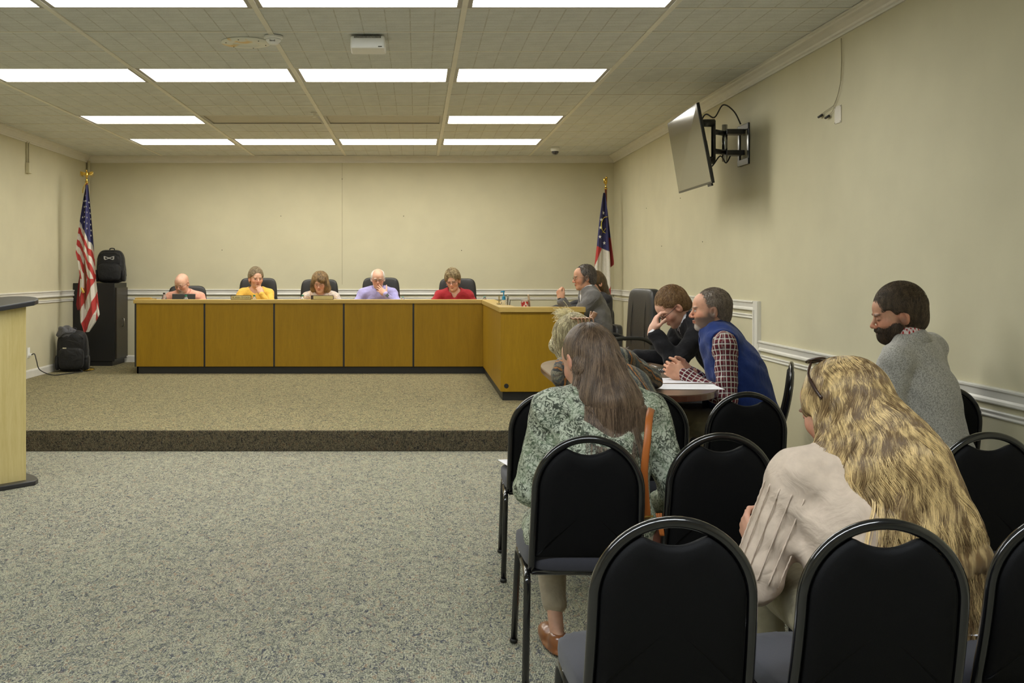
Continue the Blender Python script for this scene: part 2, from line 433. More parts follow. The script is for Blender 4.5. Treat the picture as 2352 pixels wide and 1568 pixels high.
for (ci, j), (lit, fe) in lightcells.items():
    x0, x1, y0, y1 = GX[ci], GX[ci + 1], GY[j], GY[j + 1]
    if lit: lab = 'lit ceiling light, %s in the %s' % (nx[ci - 1], rowname[fe])
    else: lab = ('unlit ceiling light, %s of the two dark ones in the third row' % ('left' if ci == 2 else 'right')) if fe > 9 else 'unlit ceiling light above the audience chairs, outside the photo, %s' % nx[ci - 1]
    t = thing('ceiling_light', lab, 'light', ((x0 + x1) / 2, (y0 + y1) / 2, ZC), 0, 'fluorescent ceiling lights')
    hw, hd = (x1 - x0) / 2, (y1 - y0) / 2
    b = BM()
    for (a0, a1, c0, c1) in ((-hw + .018, hw - .018, -hd + .01, -hd + .032), (-hw + .018, hw - .018, hd - .032, hd - .01), (-hw + .018, -hw + .045, -hd + .032, hd - .032), (hw - .045, hw - .018, -hd + .032, hd - .032)):
        bx(b, a0, a1, c0, c1, -.001, .018)
    bx(b, -hw + .02, hw - .02, -hd + .02, hd - .02, .05, .085)
    fin('frame', b, m_lightframe, t)
    b = BM(); bx(b, -hw + .046, hw - .046, -hd + .033, hd - .033, .010, .016); fin('diffuser', b, (m_warm if fe > 8 else m_neutral if fe > 5 else m_cool) if lit else m_unlit, t)

# ------------------------------------------------------------------ crown, chair rail, baseboards
def extr(bm, prof, p0, p1, nrm):
    """sweep a profile (out, z) from p0 to p1; nrm points into the room"""
    p0, p1, nrm = Vector(p0), Vector(p1), Vector(nrm)
    A = [bm.verts.new(p0 + nrm * o + Vector((0, 0, z))) for o, z in prof]; B = [bm.verts.new(p1 + nrm * o + Vector((0, 0, z))) for o, z in prof]
    n = len(prof)
    for i in range(n): bm.faces.new((A[i], A[(i + 1) % n], B[(i + 1) % n], B[i]))
    bm.faces.new(A[::-1]); bm.faces.new(B)
crown = [(0, -.092), (.012, -.092), (.014, -.08), (.022, -.072), (.026, -.06), (.045, -.035), (.062, -.022), (.068, -.012), (.082, -.010), (.084, 0), (0, 0)]
band = [(0, 0), (.020, 0), (.026, -.004), (.026, -.012), (.018, -.020), (.014, -.050), (.020, -.060), (.022, -.072), (.016, -.078), (0, -.078)]
rib = [(0, 0), (.010, 0), (.013, -.006), (.010, -.013), (.004, -.015), (.004, -.019), (.009, -.021), (.012, -.028), (.009, -.034), (0, -.034)]
def rail(name, p0, p1, nrm, z):
    b = BM(); extr(b, band, Vector(p0) + Vector((0, 0, z)), Vector(p1) + Vector((0, 0, z)), nrm)
    extr(b, rib, Vector(p0) + Vector((0, 0, z - .107)), Vector(p1) + Vector((0, 0, z - .107)), nrm); return struct(name, b, m_trim)
for nm, p0, p1, n in (('trim_1', (XL, YB, ZC), (XR, YB, ZC), (0, -1, 0)), ('trim_2', (XL, YF, ZC), (XL, YB, ZC), (1, 0, 0)), ('trim_3', (XR, YF, ZC), (XR, YB, ZC), (-1, 0, 0)), ('trim_4', (XL, YF, ZC), (XR, YF, ZC), (0, 1, 0))):
    b = BM(); extr(b, crown, p0, p1, n); struct(nm, b, m_trim)
ZU, ZL = 1.138, 0.835
rail('trim_5', (XL, YB, 0), (XR, YB, 0), (0, -1, 0), ZU)
rail('trim_6', (XL, DY + .1, 0), (XL, YB, 0), (1, 0, 0), ZU)
rail('trim_7', (XR, 8.27, 0), (XR, YB, 0), (-1, 0, 0), ZU)
rail('trim_8', (XR, YF, 0), (XR, 8.14, 0), (-1, 0, 0), ZL)
rail('trim_9', (XL, YF, 0), (XL, DY + .1, 0), (1, 0, 0), ZL)
b = BM(); bx(b, XR - .022, XR + .01, 8.138, 8.268, ZL - .14, ZU + .001); bx(b, XR - .029, XR - .0221, 8.141, 8.165, ZL - .02, ZU - .002); bx(b, XR - .029, XR - .0221, 8.235, 8.262, ZL - .10, ZU - .07)
struct('trim_10', b, m_trim)
base = [(0, 0), (.014, 0), (.014, .075), (.008, .09), (0, .092)]
for nm, p0, p1, n in (('baseboard_back', (XL, YB, DAIS), (XR, YB, DAIS), (0, -1, 0)), ('baseboard_left', (XL, DY, DAIS), (XL, YB, DAIS), (1, 0, 0)), ('baseboard_right', (XR, DY, DAIS), (XR, YB, DAIS), (-1, 0, 0)),
                     ('baseboard_left_floor', (XL, YF, 0), (XL, DY, 0), (1, 0, 0)), ('baseboard_right_floor', (XR, YF, 0), (XR, DY, 0), (-1, 0, 0))):
    b = BM(); extr(b, base, p0, p1, n); struct(nm, b, m_trim)

# ------------------------------------------------------------------ ceiling fittings
p = P(628, 70, 6.98)
t = thing('smoke_detector', 'round white smoke detector hanging from the ceiling grid', 'smoke detector', (p.x, 6.98, ZC - .006))
b = BM(); lathe(b, [(0, 0), (.062, 0), (.064, -.012), (.055, -.018), (0, -.018)], 28); fin('base', b, m_plastic_w, t, smooth=False)
b = BM(); lathe(b, [(0, -.018), (.046, -.018), (.050, -.024), (.050, -.030), (.036, -.044), (.030, -.052), (.012, -.056), (0, -.056)], 28); h = fin('cover', b, m_plastic_w, t, smooth=True)
b = BM()
for k in range(5): bx(b, -.0172 + k * .0075, -.0142 + k * .0075, -.0475, -.0405, -.040, -.028)
fin('vent_slots', b, m_hole, t)
p = P(565, 97, 7.18)
t = thing('ceiling_speaker', 'round flush ceiling disc with a yellow stained ring', 'ceiling fixture', (p.x, 7.18, ZC - .001))
def stain():
    m, nt, bb = newmat('stained_white_metal'); v = coords(nt); n = N(nt, 'ShaderNodeTexNoise', Scale=7.0, Detail=2.0); nt.links.new(v, n.inputs['Vector'])
    r = ramp(nt, [(0.54, (0.86, 0.86, 0.78)), (0.62, (0.86, 0.62, 0.25))]); nt.links.new(n.outputs['Fac'], r.inputs[0]); nt.links.new(r.outputs[0], bb.inputs['Base Color']); bb.inputs['Roughness'].default_value = 0.4; return m
b = BM(); lathe(b, [(.088, -.010), (.09, -.016), (.165, -.008), (.168, 0), (.088, 0)], 40); fin('ring', b, stain(), t, smooth=True)
b = BM(); lathe(b, [(0, -.008), (.088, -.008), (.088, 0), (0, 0)], 32); fin('grille', b, mat('grille_grey', (0.38, 0.36, 0.29), 0.6), t)
for k in range(6):
    a = k * pi / 3 + .3; b = BM(); lathe(b, [(0, -.0045), (.004, -.004), (.004, 0), (0, 0)], 8, loc=(.135 * cos(a), .135 * sin(a), -.010)); fin('screw', b, m_hole, t)
t = thing('ceiling_sensor', 'white box shaped air unit under the ceiling beside smoke detector', 'ceiling fixture', (P(846, 85, 7.05).x, 7.05, ZC))
b = BM(); prism(b, [(-.112, -.13), (.112, -.13), (.118, .08), (-.118, .08)], -.095, -.012); fin('housing', b, m_plastic_w, t, bevel=.012, seg=3)
b = BM(); bx(b, -.09, .09, -.07, .07, -.012, -.001); fin('mounting_plate', b, m_black, t)
b = BM()
for k in range(20): bx(b, -.088 + k * .009, -.083 + k * .009, -.1315, -.128, -.030, -.016)
fin('vent_slots', b, m_hole, t)
b = BM(); bx(b, .07, .095, -.1315, -.1295, -.088, -.082); fin('badge', b, m_hole, t)
p = P(1275, 345, 13.2)
t = thing('security_camera', 'small white dome security camera under ceiling near the back wall', 'camera', (p.x, 13.2, ZC - .001))
b = BM(); lathe(b, [(0, 0), (.055, 0), (.058, -.03), (.05, -.05), (0, -.05)], 24); fin('mount', b, m_plastic_w, t, smooth=True)
b = BM(); lathe(b, [(.046, -.05), (.044, -.068), (.030, -.086), (.012, -.094), (0, -.095)], 24); fin('dome', b, mat('dark_dome', (0.02, 0.02, 0.025), 0.08, coat=1), t, smooth=True)
p = P(722, 264, 10.35)
t = thing('sprinkler_head', 'small sprinkler head beside the unlit ceiling lights', 'sprinkler', (p.x, 10.35, ZC))
b = BM(); lathe(b, [(0, 0), (.035, 0), (.03, -.006), (.012, -.01), (.010, -.03), (0, -.03)], 16); fin('escutcheon', b, m_trim, t, smooth=True)
b = BM(); lathe(b, [(0, -.040), (.022, -.040), (.022, -.043), (0, -.043)], 12); bx(b, -.002, .002, -.012, -.009, -.041, -.025); bx(b, -.002, .002, .009, .012, -.041, -.025); fin('deflector', b, m_tbar, t)

# ------------------------------------------------------------------ wall fittings
t = thing('conduit_box', 'cream painted junction box with two conduits high on the left wall', 'electrical box', (XL, 12.0, 2.55))
b = BM(); bx(b, 0, .045, -.045, .045, -.06, .06); fin('box', b, m_wall, t, bevel=.004)
for dy in (-.03, .03):
    b = BM(); tube(b, [(.012, dy, .06), (.012, dy, .30)], .009, 8); fin('conduit', b, m_wall, t, smooth=True)
b = BM(); bx(b, XL + .02, XL + .05, YB - .05, YB - .02, 2.30, 2.86)
tag(fin('corner_conduit', b, m_wall), 'short cream conduit in the corner above the striped flag', 'conduit')
t = thing('wall_outlet', 'ivory power outlet low on the left wall with a cord plugged in', 'outlet', (XL, 12.05, DAIS + .29))
b = BM(); bx(b, 0, .006, -.036, .036, -.058, .058); fin('cover_plate', b, m_plastic_w, t, bevel=.002)
b = BM(); bx(b, .006, .035, -.014, .014, -.035, -.008); fin('socket', b, m_plastic_w, t, bevel=.002)
pts = smoothpath([(XL + .035, 12.05, .42), (XL + .07, 12.05, .43), (XL + .11, 12.0, .36), (XL + .13, 12.05, .25), (XL + .20, 12.25, .172), (XL + .28, 12.45, .163), (XL + .34, 12.6, .163)], 6)
b = BM(); tube(b, pts, .006, 6); tag(fin('power_cord', b, mat('dark_rubber', (0.02, 0.02, 0.02), 0.6), smooth=True), 'dark power cord running from the left wall outlet to the floor bag', 'cord')
p = P(1926, 263, XR * F / (1926 - 957))
t = thing('wall_plate', 'blank clear plate with four screws high on the right wall', 'wall plate', (XR, p.y, p.z))
b = BM(); bx(b, -.006, 0, -.05, .05, -.055, .055); fin('plate', b, mat('pale_plate', (0.56, 0.52, 0.42), 0.3), t, bevel=.002)
for sy in (-1, 1):
    for sz in (-1, 1):
        b = BM(); lathe(b, [(0, 0), (.003, 0), (.003, .002), (0, .002)], 8, M=Matrix.Translation((-.0075, sy * .043, sz * .048)) @ Matrix.Rotation(R(90), 4, 'Y')); fin('screw', b, m_hole, t)
def onwall(px, py, off=.012):
    d = (XR - off) * F / (px - 957); return P(px, py, d)
t = thing('hanging_wires', 'two thin loose wires with black plugs hanging on the upper right wall', 'wire', onwall(1932, 90))
base_l = Vector(t.location)
def rel(pts): return [Vector(q) - base_l for q in pts]
b = BM(); tube(b, rel(smoothpath([onwall(1932, 88), onwall(1933, 140), onwall(1931, 186)], 6)), .0035, 6); fin('putty_line', b, m_seam, t)
m_wire = mat('pale_wire', (0.42, 0.38, 0.27), 0.6)
for tip in ((1884, 267), (1900, 269)):
    b = BM(); tube(b, rel(smoothpath([onwall(1931, 186), onwall(1925, 215), onwall(1916, 240), onwall(tip[0] + 12, 255), onwall(tip[0], tip[1] - 3)], 6)), .0022, 5); fin('wire', b, m_wire, t)
    b = BM(); a = onwall(tip[0] - 4, tip[1] + 2, .018) - base_l; c = onwall(tip[0] + 4, tip[1] - 3, .018) - base_l; tube(b, [a, c], .008, 8); fin('plug', b, m_black, t, smooth=True)

# ------------------------------------------------------------------ television
TV = thing('television', 'flat black television tilted down on a wall arm high on right wall', 'television', (2.19, 8.57, 2.345))
o0 = Vector(TV.location)
nt_, ft_, nb_, fb_ = Vector((2.125, 8.0, 2.650)), Vector((2.170, 9.12, 2.650)), Vector((2.243, 8.0, 2.040)), Vector((2.270, 9.12, 2.045))
def q(u, v, off=0.0):
    a = nt_.lerp(ft_, u).lerp(nb_.lerp(fb_, u), v)
    n = (ft_ - nt_).cross(nb_ - nt_).normalized()
    if n.x < 0: n = -n
    return a + n * off - o0
def slab(bm, u0, u1, v0, v1, a, c):
    vs = [bm.verts.new(q(u, v, o)) for o in (a, c) for (u, v) in ((u0, v0), (u1, v0), (u1, v1), (u0, v1))]
    for f in ((0, 1, 2, 3), (4, 7, 6, 5), (0, 4, 5, 1), (1, 5, 6, 2), (2, 6, 7, 3), (3, 7, 4, 0)): bm.faces.new([vs[i] for i in f])
b = BM(); slab(b, 0, 1, 0, 1, 0.0, .022); fin('bezel', b, mat('tv_bezel', (0.01, 0.01, 0.01), 0.3), TV, bevel=.002)
b = BM(); slab(b, .008, .992, .012, .975, -.002, 0.001); fin('screen', b, mat('tv_screen', (0.012, 0.012, 0.013), 0.11, spec=1.0, coat=1.0), TV)
b = BM(); slab(b, .10, .90, .45, .97, .022, .055); fin('rear_housing', b, m_black, TV, bevel=.01)
b = BM(); slab(b, .04, .14, 1.0, 1.03, .004, .018); fin('control_pod', b, m_black, TV)
m_arm = mat('black_steel_arm', (0.012, 0.012, 0.013), 0.28, coat=.4)
MT = thing('tv_wall_mount', 'black articulated steel bracket holding the television to the wall', 'tv mount', (XR, 8.55, 2.41))
m0 = Vector(MT.location)
def rm(x, y, z): return Vector((x, y, z)) - m0
b = BM(); bx(b, -.012, 0, -.14, -.10, -.18, .15); bx(b, -.012, 0, .10, .14, -.18, .15); bx(b, -.016, -.004, -.14, .14, .10, .15); bx(b, -.016, -.004, -.14, .14, -.18, -.13); fin('wall_bracket', b, m_arm, MT, bevel=.003)
for z in (2.50, 2.33):
    b = BM(); bx(b, XR - .16 - m0.x, -.012, -.05 + .0, .06, z - m0.z - .02, z - m0.z + .02); fin('bracket_arm', b, m_arm, MT, bevel=.004)
b = BM(); tube(b, [rm(XR - .16, 8.55, 2.26), rm(XR - .16, 8.55, 2.56)], .022, 12); fin('pivot', b, mat('steel', (0.5, 0.5, 0.5), 0.25, metal=1), MT, smooth=True)
for z in (2.49, 2.335):
    b = BM(); tube(b, [rm(XR - .16, 8.55, z), rm(2.38, 8.45, z)], .022, 10); fin('arm', b, m_arm, MT, smooth=True)
b = BM(); tube(b, [rm(2.38, 8.45, 2.24), rm(2.38, 8.45, 2.58)], .018, 10); fin('pivot', b, m_arm, MT, smooth=True)
for z in (2.56, 2.26):
    b = BM(); tube(b, [rm(2.39, 8.45, z), rm(2.265 + (.02 if z < 2.4 else -.02), 8.47, z)], .032, 10); fin('tilt_head', b, m_arm, MT, smooth=True)
for k, pp in enumerate(([rm(2.25, 8.45, 2.50), rm(2.30, 8.40, 2.62), rm(2.38, 8.42, 2.60), rm(2.45, 8.42, 2.70), rm(2.56, 8.5, 2.66), rm(2.62, 8.52, 2.56)],
                        [rm(2.28, 8.42, 2.24), rm(2.34, 8.38, 2.20), rm(2.42, 8.4, 2.29), rm(2.48, 8.45, 2.24), rm(2.53, 8.5, 2.30)])):
    b = BM(); tube(b, smoothpath(pp, 6), .006, 6); tag(fin('cable', b, m_arm, None, smooth=True), ('black cable looping above the television bracket', 'thin black cable sagging below the television bracket')[k], 'cable').location = m0
# ================================================================== dais desk
m_desk = wood('honey_wood_veneer', (0.25, 0.140, 0.003), (0.33, 0.190, 0.006), 0.5, scale=(5, 5, 0.6), coat=0)
m_top = wood('desk_top_edge', (0.42, 0.285, 0.075), (0.52, 0.37, 0.12), 0.42, scale=(0.8, 6, 6))
DT = 1.038      # top of the desk
DF = 12.56
desk = thing('dais_desk', 'long honey wood council desk of six panels with black base', 'desk', (-1.25, DF, DAIS))
D0 = Vector(desk.location)
xs = [(q_ - 957) * DF / F for q_ in (311, 469.5, 629.5, 789.5, 949.5, 1117)]
WS = .90       # work surface behind the raised ledge
b = BM(); bx(b, xs[0] - .02 - D0.x, xs[-1] - .056 - D0.x, -.02, .18, DT - .045 - DAIS, DT - DAIS); bx(b, xs[0] - .02 - D0.x, xs[0] + .10 - D0.x, .1805, .62, DT - .045 - DAIS, DT - DAIS); fin('ledge', b, m_top, desk, bevel=.004)
b = BM(); bx(b, xs[0] + .021 - D0.x, xs[-1] - .035 - D0.x, .0205, .64, WS - .03 - DAIS, WS - DAIS); fin('work_surface', b, m_top, desk)
for i in range(5):
    a, c = xs[i] + .011 - D0.x, xs[i + 1] - .011 - D0.x
    b = BM(); bx(b, a, c, 0, .02, .085, DT - .045 - DAIS); fin('front_panel', b, m_desk, desk, bevel=.002)
    b = BM(); bx(b, a - .022, a, .004, .02, .085, DT - .045 - DAIS); fin('black_divider', b, m_black, desk)
b = BM(); bx(b, xs[0] + .01 - D0.x, xs[-1] - D0.x, .03, .05, 0, .085); bx(b, xs[0] + .01 - D0.x, xs[0] + .03 - D0.x, .03, .62, 0, .085); fin('toe_kick', b, m_black, desk)
b = BM(); bx(b, xs[0] - D0.x, xs[0] + .02 - D0.x, .0205, .62, .085, DT - .045 - DAIS); fin('end_panel', b, m_desk, desk)
for i in (1, 2, 3, 4):
    b = BM(); bx(b, xs[i] - .01 - D0.x, xs[i] + .01 - D0.x, .051, .55, 0, WS - .031 - DAIS); fin('support_panel', b, m_desk, desk)
WY = 9.91; WX0, WX1 = .79, 1.575
wing = thing('desk_wing', 'honey wood desk wing with black grommet, forward arm of the council desk', 'desk', ((WX0 + WX1) / 2, WY, DAIS))
W0 = Vector(wing.location)
def wb_(x0, x1, y0, y1, z0, z1): return (x0 - W0.x, x1 - W0.x, y0 - W0.y, y1 - W0.y, z0 - DAIS, z1 - DAIS)
b = BM(); bx(b, *wb_(WX0 - .015, WX1 + .012, WY - .02, WY + .15, DT - .05, DT - .001)); bx(b, *wb_(WX0 - .015, WX0 + .15, WY + .1505, DF + .18, DT - .05, DT - .001)); fin('ledge', b, m_top, wing, bevel=.004)
b = BM(); bx(b, *wb_(WX0 + .021, WX1 - .0, WY + .021, DF + .10, WS - .03, WS)); fin('work_surface', b, m_top, wing)
b = BM(); bx(b, *wb_(WX0, WX1, WY, WY + .02, .24, DT - .05)); fin('end_panel', b, m_desk, wing, bevel=.002)
b = BM(); bx(b, *wb_(WX0 + .001, WX0 + .02, WY + .0205, DF - .001, .24, DT - .05)); fin('side_panel', b, m_desk, wing, bevel=.002)
b = BM(); bx(b, *wb_(WX0 + .02, WX1 - .01, WY + .03, WY + .05, DAIS, .24)); bx(b, *wb_(WX0 + .02, WX0 + .04, WY + .05, DF + .02, DAIS, .24)); fin('toe_kick', b, m_black, wing)
p = P(1163, 886, WY); b = BM(); lathe(b, [(0, 0), (.020, 0), (.022, .003), (.022, .006), (0, .006)], 20, M=Matrix.Translation(Vector((p.x, WY - .004, p.z)) - W0) @ Matrix.Rotation(R(-90), 4, 'X')); fin('grommet', b, m_black, wing)

# ------------------------------------------------------------------ lectern (left edge of the photo)
m_maple = wood('pale_maple', (0.55, 0.44, 0.17), (0.68, 0.57, 0.27), 0.4, scale=(6, 6, 0.5))
m_lamin = mat('charcoal_laminate', (0.028, 0.028, 0.030), 0.35, var=.1, bump=.1)
A0 = Vector((-2.504, 6.756, 0)); dirv = Vector((-.113, -.137, 0)).normalized(); nrmv = Vector((dirv.y, -dirv.x, 0))     # nrm points away from the camera side
if nrmv.y < 0: nrmv = -nrmv
lect = thing('lectern', 'pale maple lectern with charcoal top and base at the left edge', 'lectern', (A0.x, A0.y, 0))
def lp(u, v, z): return dirv * u + nrmv * v + Vector((0, 0, z))
def lslab(bm, pts, z0f, z1f):
    A = [bm.verts.new(lp(u, v, z0f(u, v))) for u, v in pts]; B = [bm.verts.new(lp(u, v, z1f(u, v))) for u, v in pts]; n = len(pts)
    bm.faces.new(A[::-1]); bm.faces.new(B)
    for i in range(n): bm.faces.new((A[i], A[(i + 1) % n], B[(i + 1) % n], B[i]))
zt = lambda u, v: 1.147 - .13 * u + .03 * v
b = BM(); lslab(b, [(0, 0), (.62, 0), (.62, .022), (0, .022)], lambda u, v: .03, zt); fin('side_panel', b, m_maple, lect, bevel=.002)
b = BM(); lslab(b, [(0.001, .0225), (.022, .0225), (.022, .36), (.001, .36)], lambda u, v: .03, zt); fin('front_panel', b, m_maple, lect)
b = BM(); lslab(b, [(.04, .34), (.62, .34), (.62, .36), (.04, .36)], lambda u, v: .03, zt); fin('side_panel', b, m_maple, lect)
b = BM(); lslab(b, [(.04, .03), (.60, .03), (.60, .335), (.04, .335)], lambda u, v: .62, lambda u, v: .64); fin('shelf', b, m_maple, lect)
def rnd(u0, u1, v0, v1, bul, n=10):
    out = []
    for k in range(n + 1):
        t = k / n; out.append((u0 - bul * sin(pi * t) ** .6, v0 + (v1 - v0) * t))
    out += [(u1, v1), (u1, v0)]; return out
b = BM(); lslab(b, rnd(-.03, .72, -.05, .42, .11), lambda u, v: zt(u, v), lambda u, v: zt(u, v) + .032); fin('lectern_top', b, m_lamin, lect, bevel=.006, seg=3)
b = BM(); lslab(b, rnd(-.03, .74, -.06, .44, .10), lambda u, v: 0, lambda u, v: .030); fin('base', b, m_lamin, lect, bevel=.006, seg=3)

# ------------------------------------------------------------------ black cabinet
m_cab = mat('black_cabinet', (0.010, 0.010, 0.010), 0.42, var=.05)
CX0, CX1, CY0, CY1, CZ = -4.435, -3.90, 13.60, 14.165, 1.225
cab = thing('storage_cabinet', 'black storage cabinet in the left corner with a side facing door', 'cabinet', ((CX0 + CX1) / 2, (CY0 + CY1) / 2, DAIS))
K0 = Vector(cab.location)
b = BM(); bx(b, CX0 - K0.x, CX1 - K0.x, CY0 - K0.y, CY1 - K0.y, .06, CZ - DAIS); bx(b, CX0 + .02 - K0.x, CX1 - .03 - K0.x, CY0 + .01 - K0.y, CY1 - K0.y, 0, .06); fin('body', b, m_cab, cab, bevel=.004)
b = BM(); bx(b, CX1 - K0.x, CX1 + .022 - K0.x, CY0 + .03 - K0.y, CY1 - .02 - K0.y, .09, CZ - DAIS - .06); dr = fin('door', b, mat('dark_brown_door', (0.030, 0.024, 0.016), 0.4), cab, bevel=.004)
b = BM(); tube(b, [(CX1 + .022 - K0.x, .0, .50), (CX1 + .045 - K0.x, 0, .50), (CX1 + .045 - K0.x, 0, .60), (CX1 + .022 - K0.x, 0, .60)], .007, 8); fin('handle', b, mat('dull_steel', (0.35, 0.33, 0.28), 0.35, metal=1), dr, smooth=True)

# ------------------------------------------------------------------ backpacks
m_bag = cloth('black_nylon', (0.014, 0.014, 0.015), 0.55, wr=.8, wscale=7)
m_bag2 = cloth('grey_mesh_pocket', (0.10, 0.10, 0.11), 0.5, wr=.9, wscale=14)
m_white = mat('white_print', (0.72, 0.71, 0.68), 0.5)
def backpack(name, label, loc, w_, h_, rz):
    t = thing(name, label, 'backpack', loc, rz)
    def sh(p):
        k = 1 - .12 * max(0, p.z / (h_ / 2)) ** 2 - .04 * sin(p.z * 30 + p.x * 20) * .2
        return Vector((p.x * k, p.y * (1 - .25 * max(0, p.z / (h_ / 2))), p.z))
    b = BM(); sel(b, (0, .02, h_ / 2), (w_ / 2, .11, h_ / 2), .45, .55, 32, 18, fn=sh); fin('body', b, m_bag, t, smooth=True)
    b = BM(); sel(b, (0, -.085, h_ * .33), (w_ * .40, .055, h_ * .26), .45, .5, 28, 12); fin('front_pocket', b, m_bag, t, smooth=True)
    b = BM(); sel(b, (0, -.055, h_ * .70), (w_ * .39, .05, h_ * .22), .5, .6, 28, 12); fin('upper_pocket', b, m_bag, t, smooth=True)
    for s in (-1, 1):
        b = BM(); sel(b, (s * w_ * .47, -.01, h_ * .22), (.028, .07, h_ * .18), .5, .6, 16, 10); fin('side_pocket', b, m_bag, t, smooth=True)
        b = BM(); tube(b, smoothpath([(s * w_ * .25, .12, h_ * .93), (s * w_ * .40, .16, h_ * .6), (s * w_ * .48, .12, h_ * .2)], 6), .018, 8, flat=.35); fin('shoulder_strap', b, m_bag, t, smooth=True)
    b = BM(); tube(b, smoothpath([(-.03, .08, h_ * .97), (-.025, .08, h_ * 1.04), (.025, .08, h_ * 1.04), (.03, .08, h_ * .97)], 5), .008, 6); fin('handle', b, m_bag, t, smooth=True)
    b = BM(); tube(b, smoothpath([(-w_ * .38, -.10, h_ * .80), (-.2 * w_, -.118, h_ * .93), (.2 * w_, -.118, h_ * .93), (w_ * .38, -.10, h_ * .80)], 5), .004, 5); fin('zip', b, m_black, t, smooth=True)
    return t
p = P(254, 648, 13.85)
bp1 = backpack('backpack', 'black backpack with white looped emblem standing on the black cabinet', (p.x, 13.86, CZ), .36, .435, R(4))
# emblem: two white triangular loops meeting at a point
b = BM()
for s in (-1, 1):
    outer = [(0, 0), (s * .060, .026), (s * .072, .022), (s * .064, -.018), (s * .050, -.024)]
    inner = [(s * .018, -.001), (s * .056, .014), (s * .052, -.011)]
    def ve(x, z, y=-.112): return b.verts.new((x, y, z))
    ou = [ve(x, z) for x, z in [(0, .006), (s * .058, .026), (s * .068, .024), (s * .066, -.012), (s * .052, -.024), (0, -.006)]]
    inn = [ve(x, z) for x, z in [(s * .016, .002), (s * .040, .011), (s * .050, .012), (s * .050, -.006), (s * .040, -.012), (s * .016, -.003)]]
    for k in range(6):
        b.faces.new((ou[k], ou[(k + 1) % 6], inn[(k + 1) % 6], inn[k]))
bmesh.ops.solidify(b, geom=b.faces[:], thickness=.004)
o = fin('emblem', b, m_white, bp1); o.location = (.0, .004, .325)
p = P(151, 852, 12.9)
bp2 = backpack('backpack', 'black backpack slumped on the dais floor against the left wall', (-4.20, 12.86, DAIS), .37, .50, R(8))
b = BM(); sel(b, (-.07, -.01, .47), (.11, .10, .085), .8, .9, 24, 14, fn=lambda p: p + Vector((.012 * sin(p.z * 60), .01 * sin(p.x * 70), .01 * sin(p.x * 50 + p.y * 40)))); fin('mesh_top', b, m_bag2, bp2, smooth=True)
b = BM(); bx(b, -.09, -.045, -.152, -.146, .285, .302); fin('buckle', b, mat('shiny_buckle', (0.8, 0.8, 0.75), 0.15, metal=1), bp2, bevel=.002)
b = BM(); tube(b, smoothpath([(.10, -.08, .03), (.14, -.14, .012), (.12, -.22, .010), (.06, -.25, .010)], 5), .009, 6, flat=.5); fin('loose_strap', b, m_bag, bp2, smooth=True)
p_ = P(170, 648, 13.75)
b = BM(); sel(b, (0, 0, .02), (.035, .03, .02), .6, .8, 14, 8); o = fin('pouch', b, m_bag, None, smooth=True); o.location = (CX0 + .09, 13.70, CZ); tag(o, 'tiny dark pouch on the cabinet top behind the striped flag', 'pouch')

# ------------------------------------------------------------------ flags
m_flag = attr_mat('flag_cloth', 0.7, bump=.2, sheen=.15)
m_pole = wood('flag_pole_wood', (0.16, 0.04, 0.02), (0.22, 0.07, 0.03), 0.3, scale=(9, 9, .5))
def set_cols(me, cols):
    a = me.color_attributes.new('Col', 'FLOAT_COLOR', 'POINT')
    arr = np.ones((len(me.vertices), 4), dtype=np.float32); arr[:, :3] = cols
    a.data.foreach_set('color', arr.ravel())
RED, WHITE, NAVY = (0.42, 0.035, 0.03), (0.62, 0.59, 0.52), (0.030, 0.030, 0.115)
def star_bm(bm, c, r, ux, uz, n):
    pts = []
    for k in range(10):
        a = pi / 2 + k * pi / 5; rr = r if k % 2 == 0 else r * .42
        pts.append(Vector(c) + ux * cos(a) * rr + uz * sin(a) * rr + n)
    f = bm.faces.new([bm.verts.new(p) for p in pts])
def flag_sheet(name, parent, left, right, top, bot, colf, depthf, nu=90, nv=300, thick=.002):
    """cloth between two edge curves left(z), right(z), depth by depthf(s, z)"""
    bm_ = []; 
    verts = []; cols = []
    for j in range(nv + 1):
        z = top + (bot - top) * j / nv
        xl, xr = left(z), right(z)
        for i in range(nu + 1):
            s = i / nu; x = xl + (xr - xl) * s
            verts.append((x, depthf(s, z), z)); cols.append(colf(s, z, x))
    faces = []
    for j in range(nv):
        for i in range(nu):
            a = j * (nu + 1) + i; faces.append((a, a + nu + 1, a + nu + 2, a + 1))
    me = bpy.data.meshes.new(name); me.from_pydata(verts, [], faces); set_cols(me, np.array(cols)); 
    o = meshobj(name, me, m_flag, parent, smooth=True)
    return o
def lin(pts):
    zs = [p[0] for p in pts][::-1]; xs_ = [p[1] for p in pts][::-1]
    return lambda z: float(np.interp(z, zs, xs_))
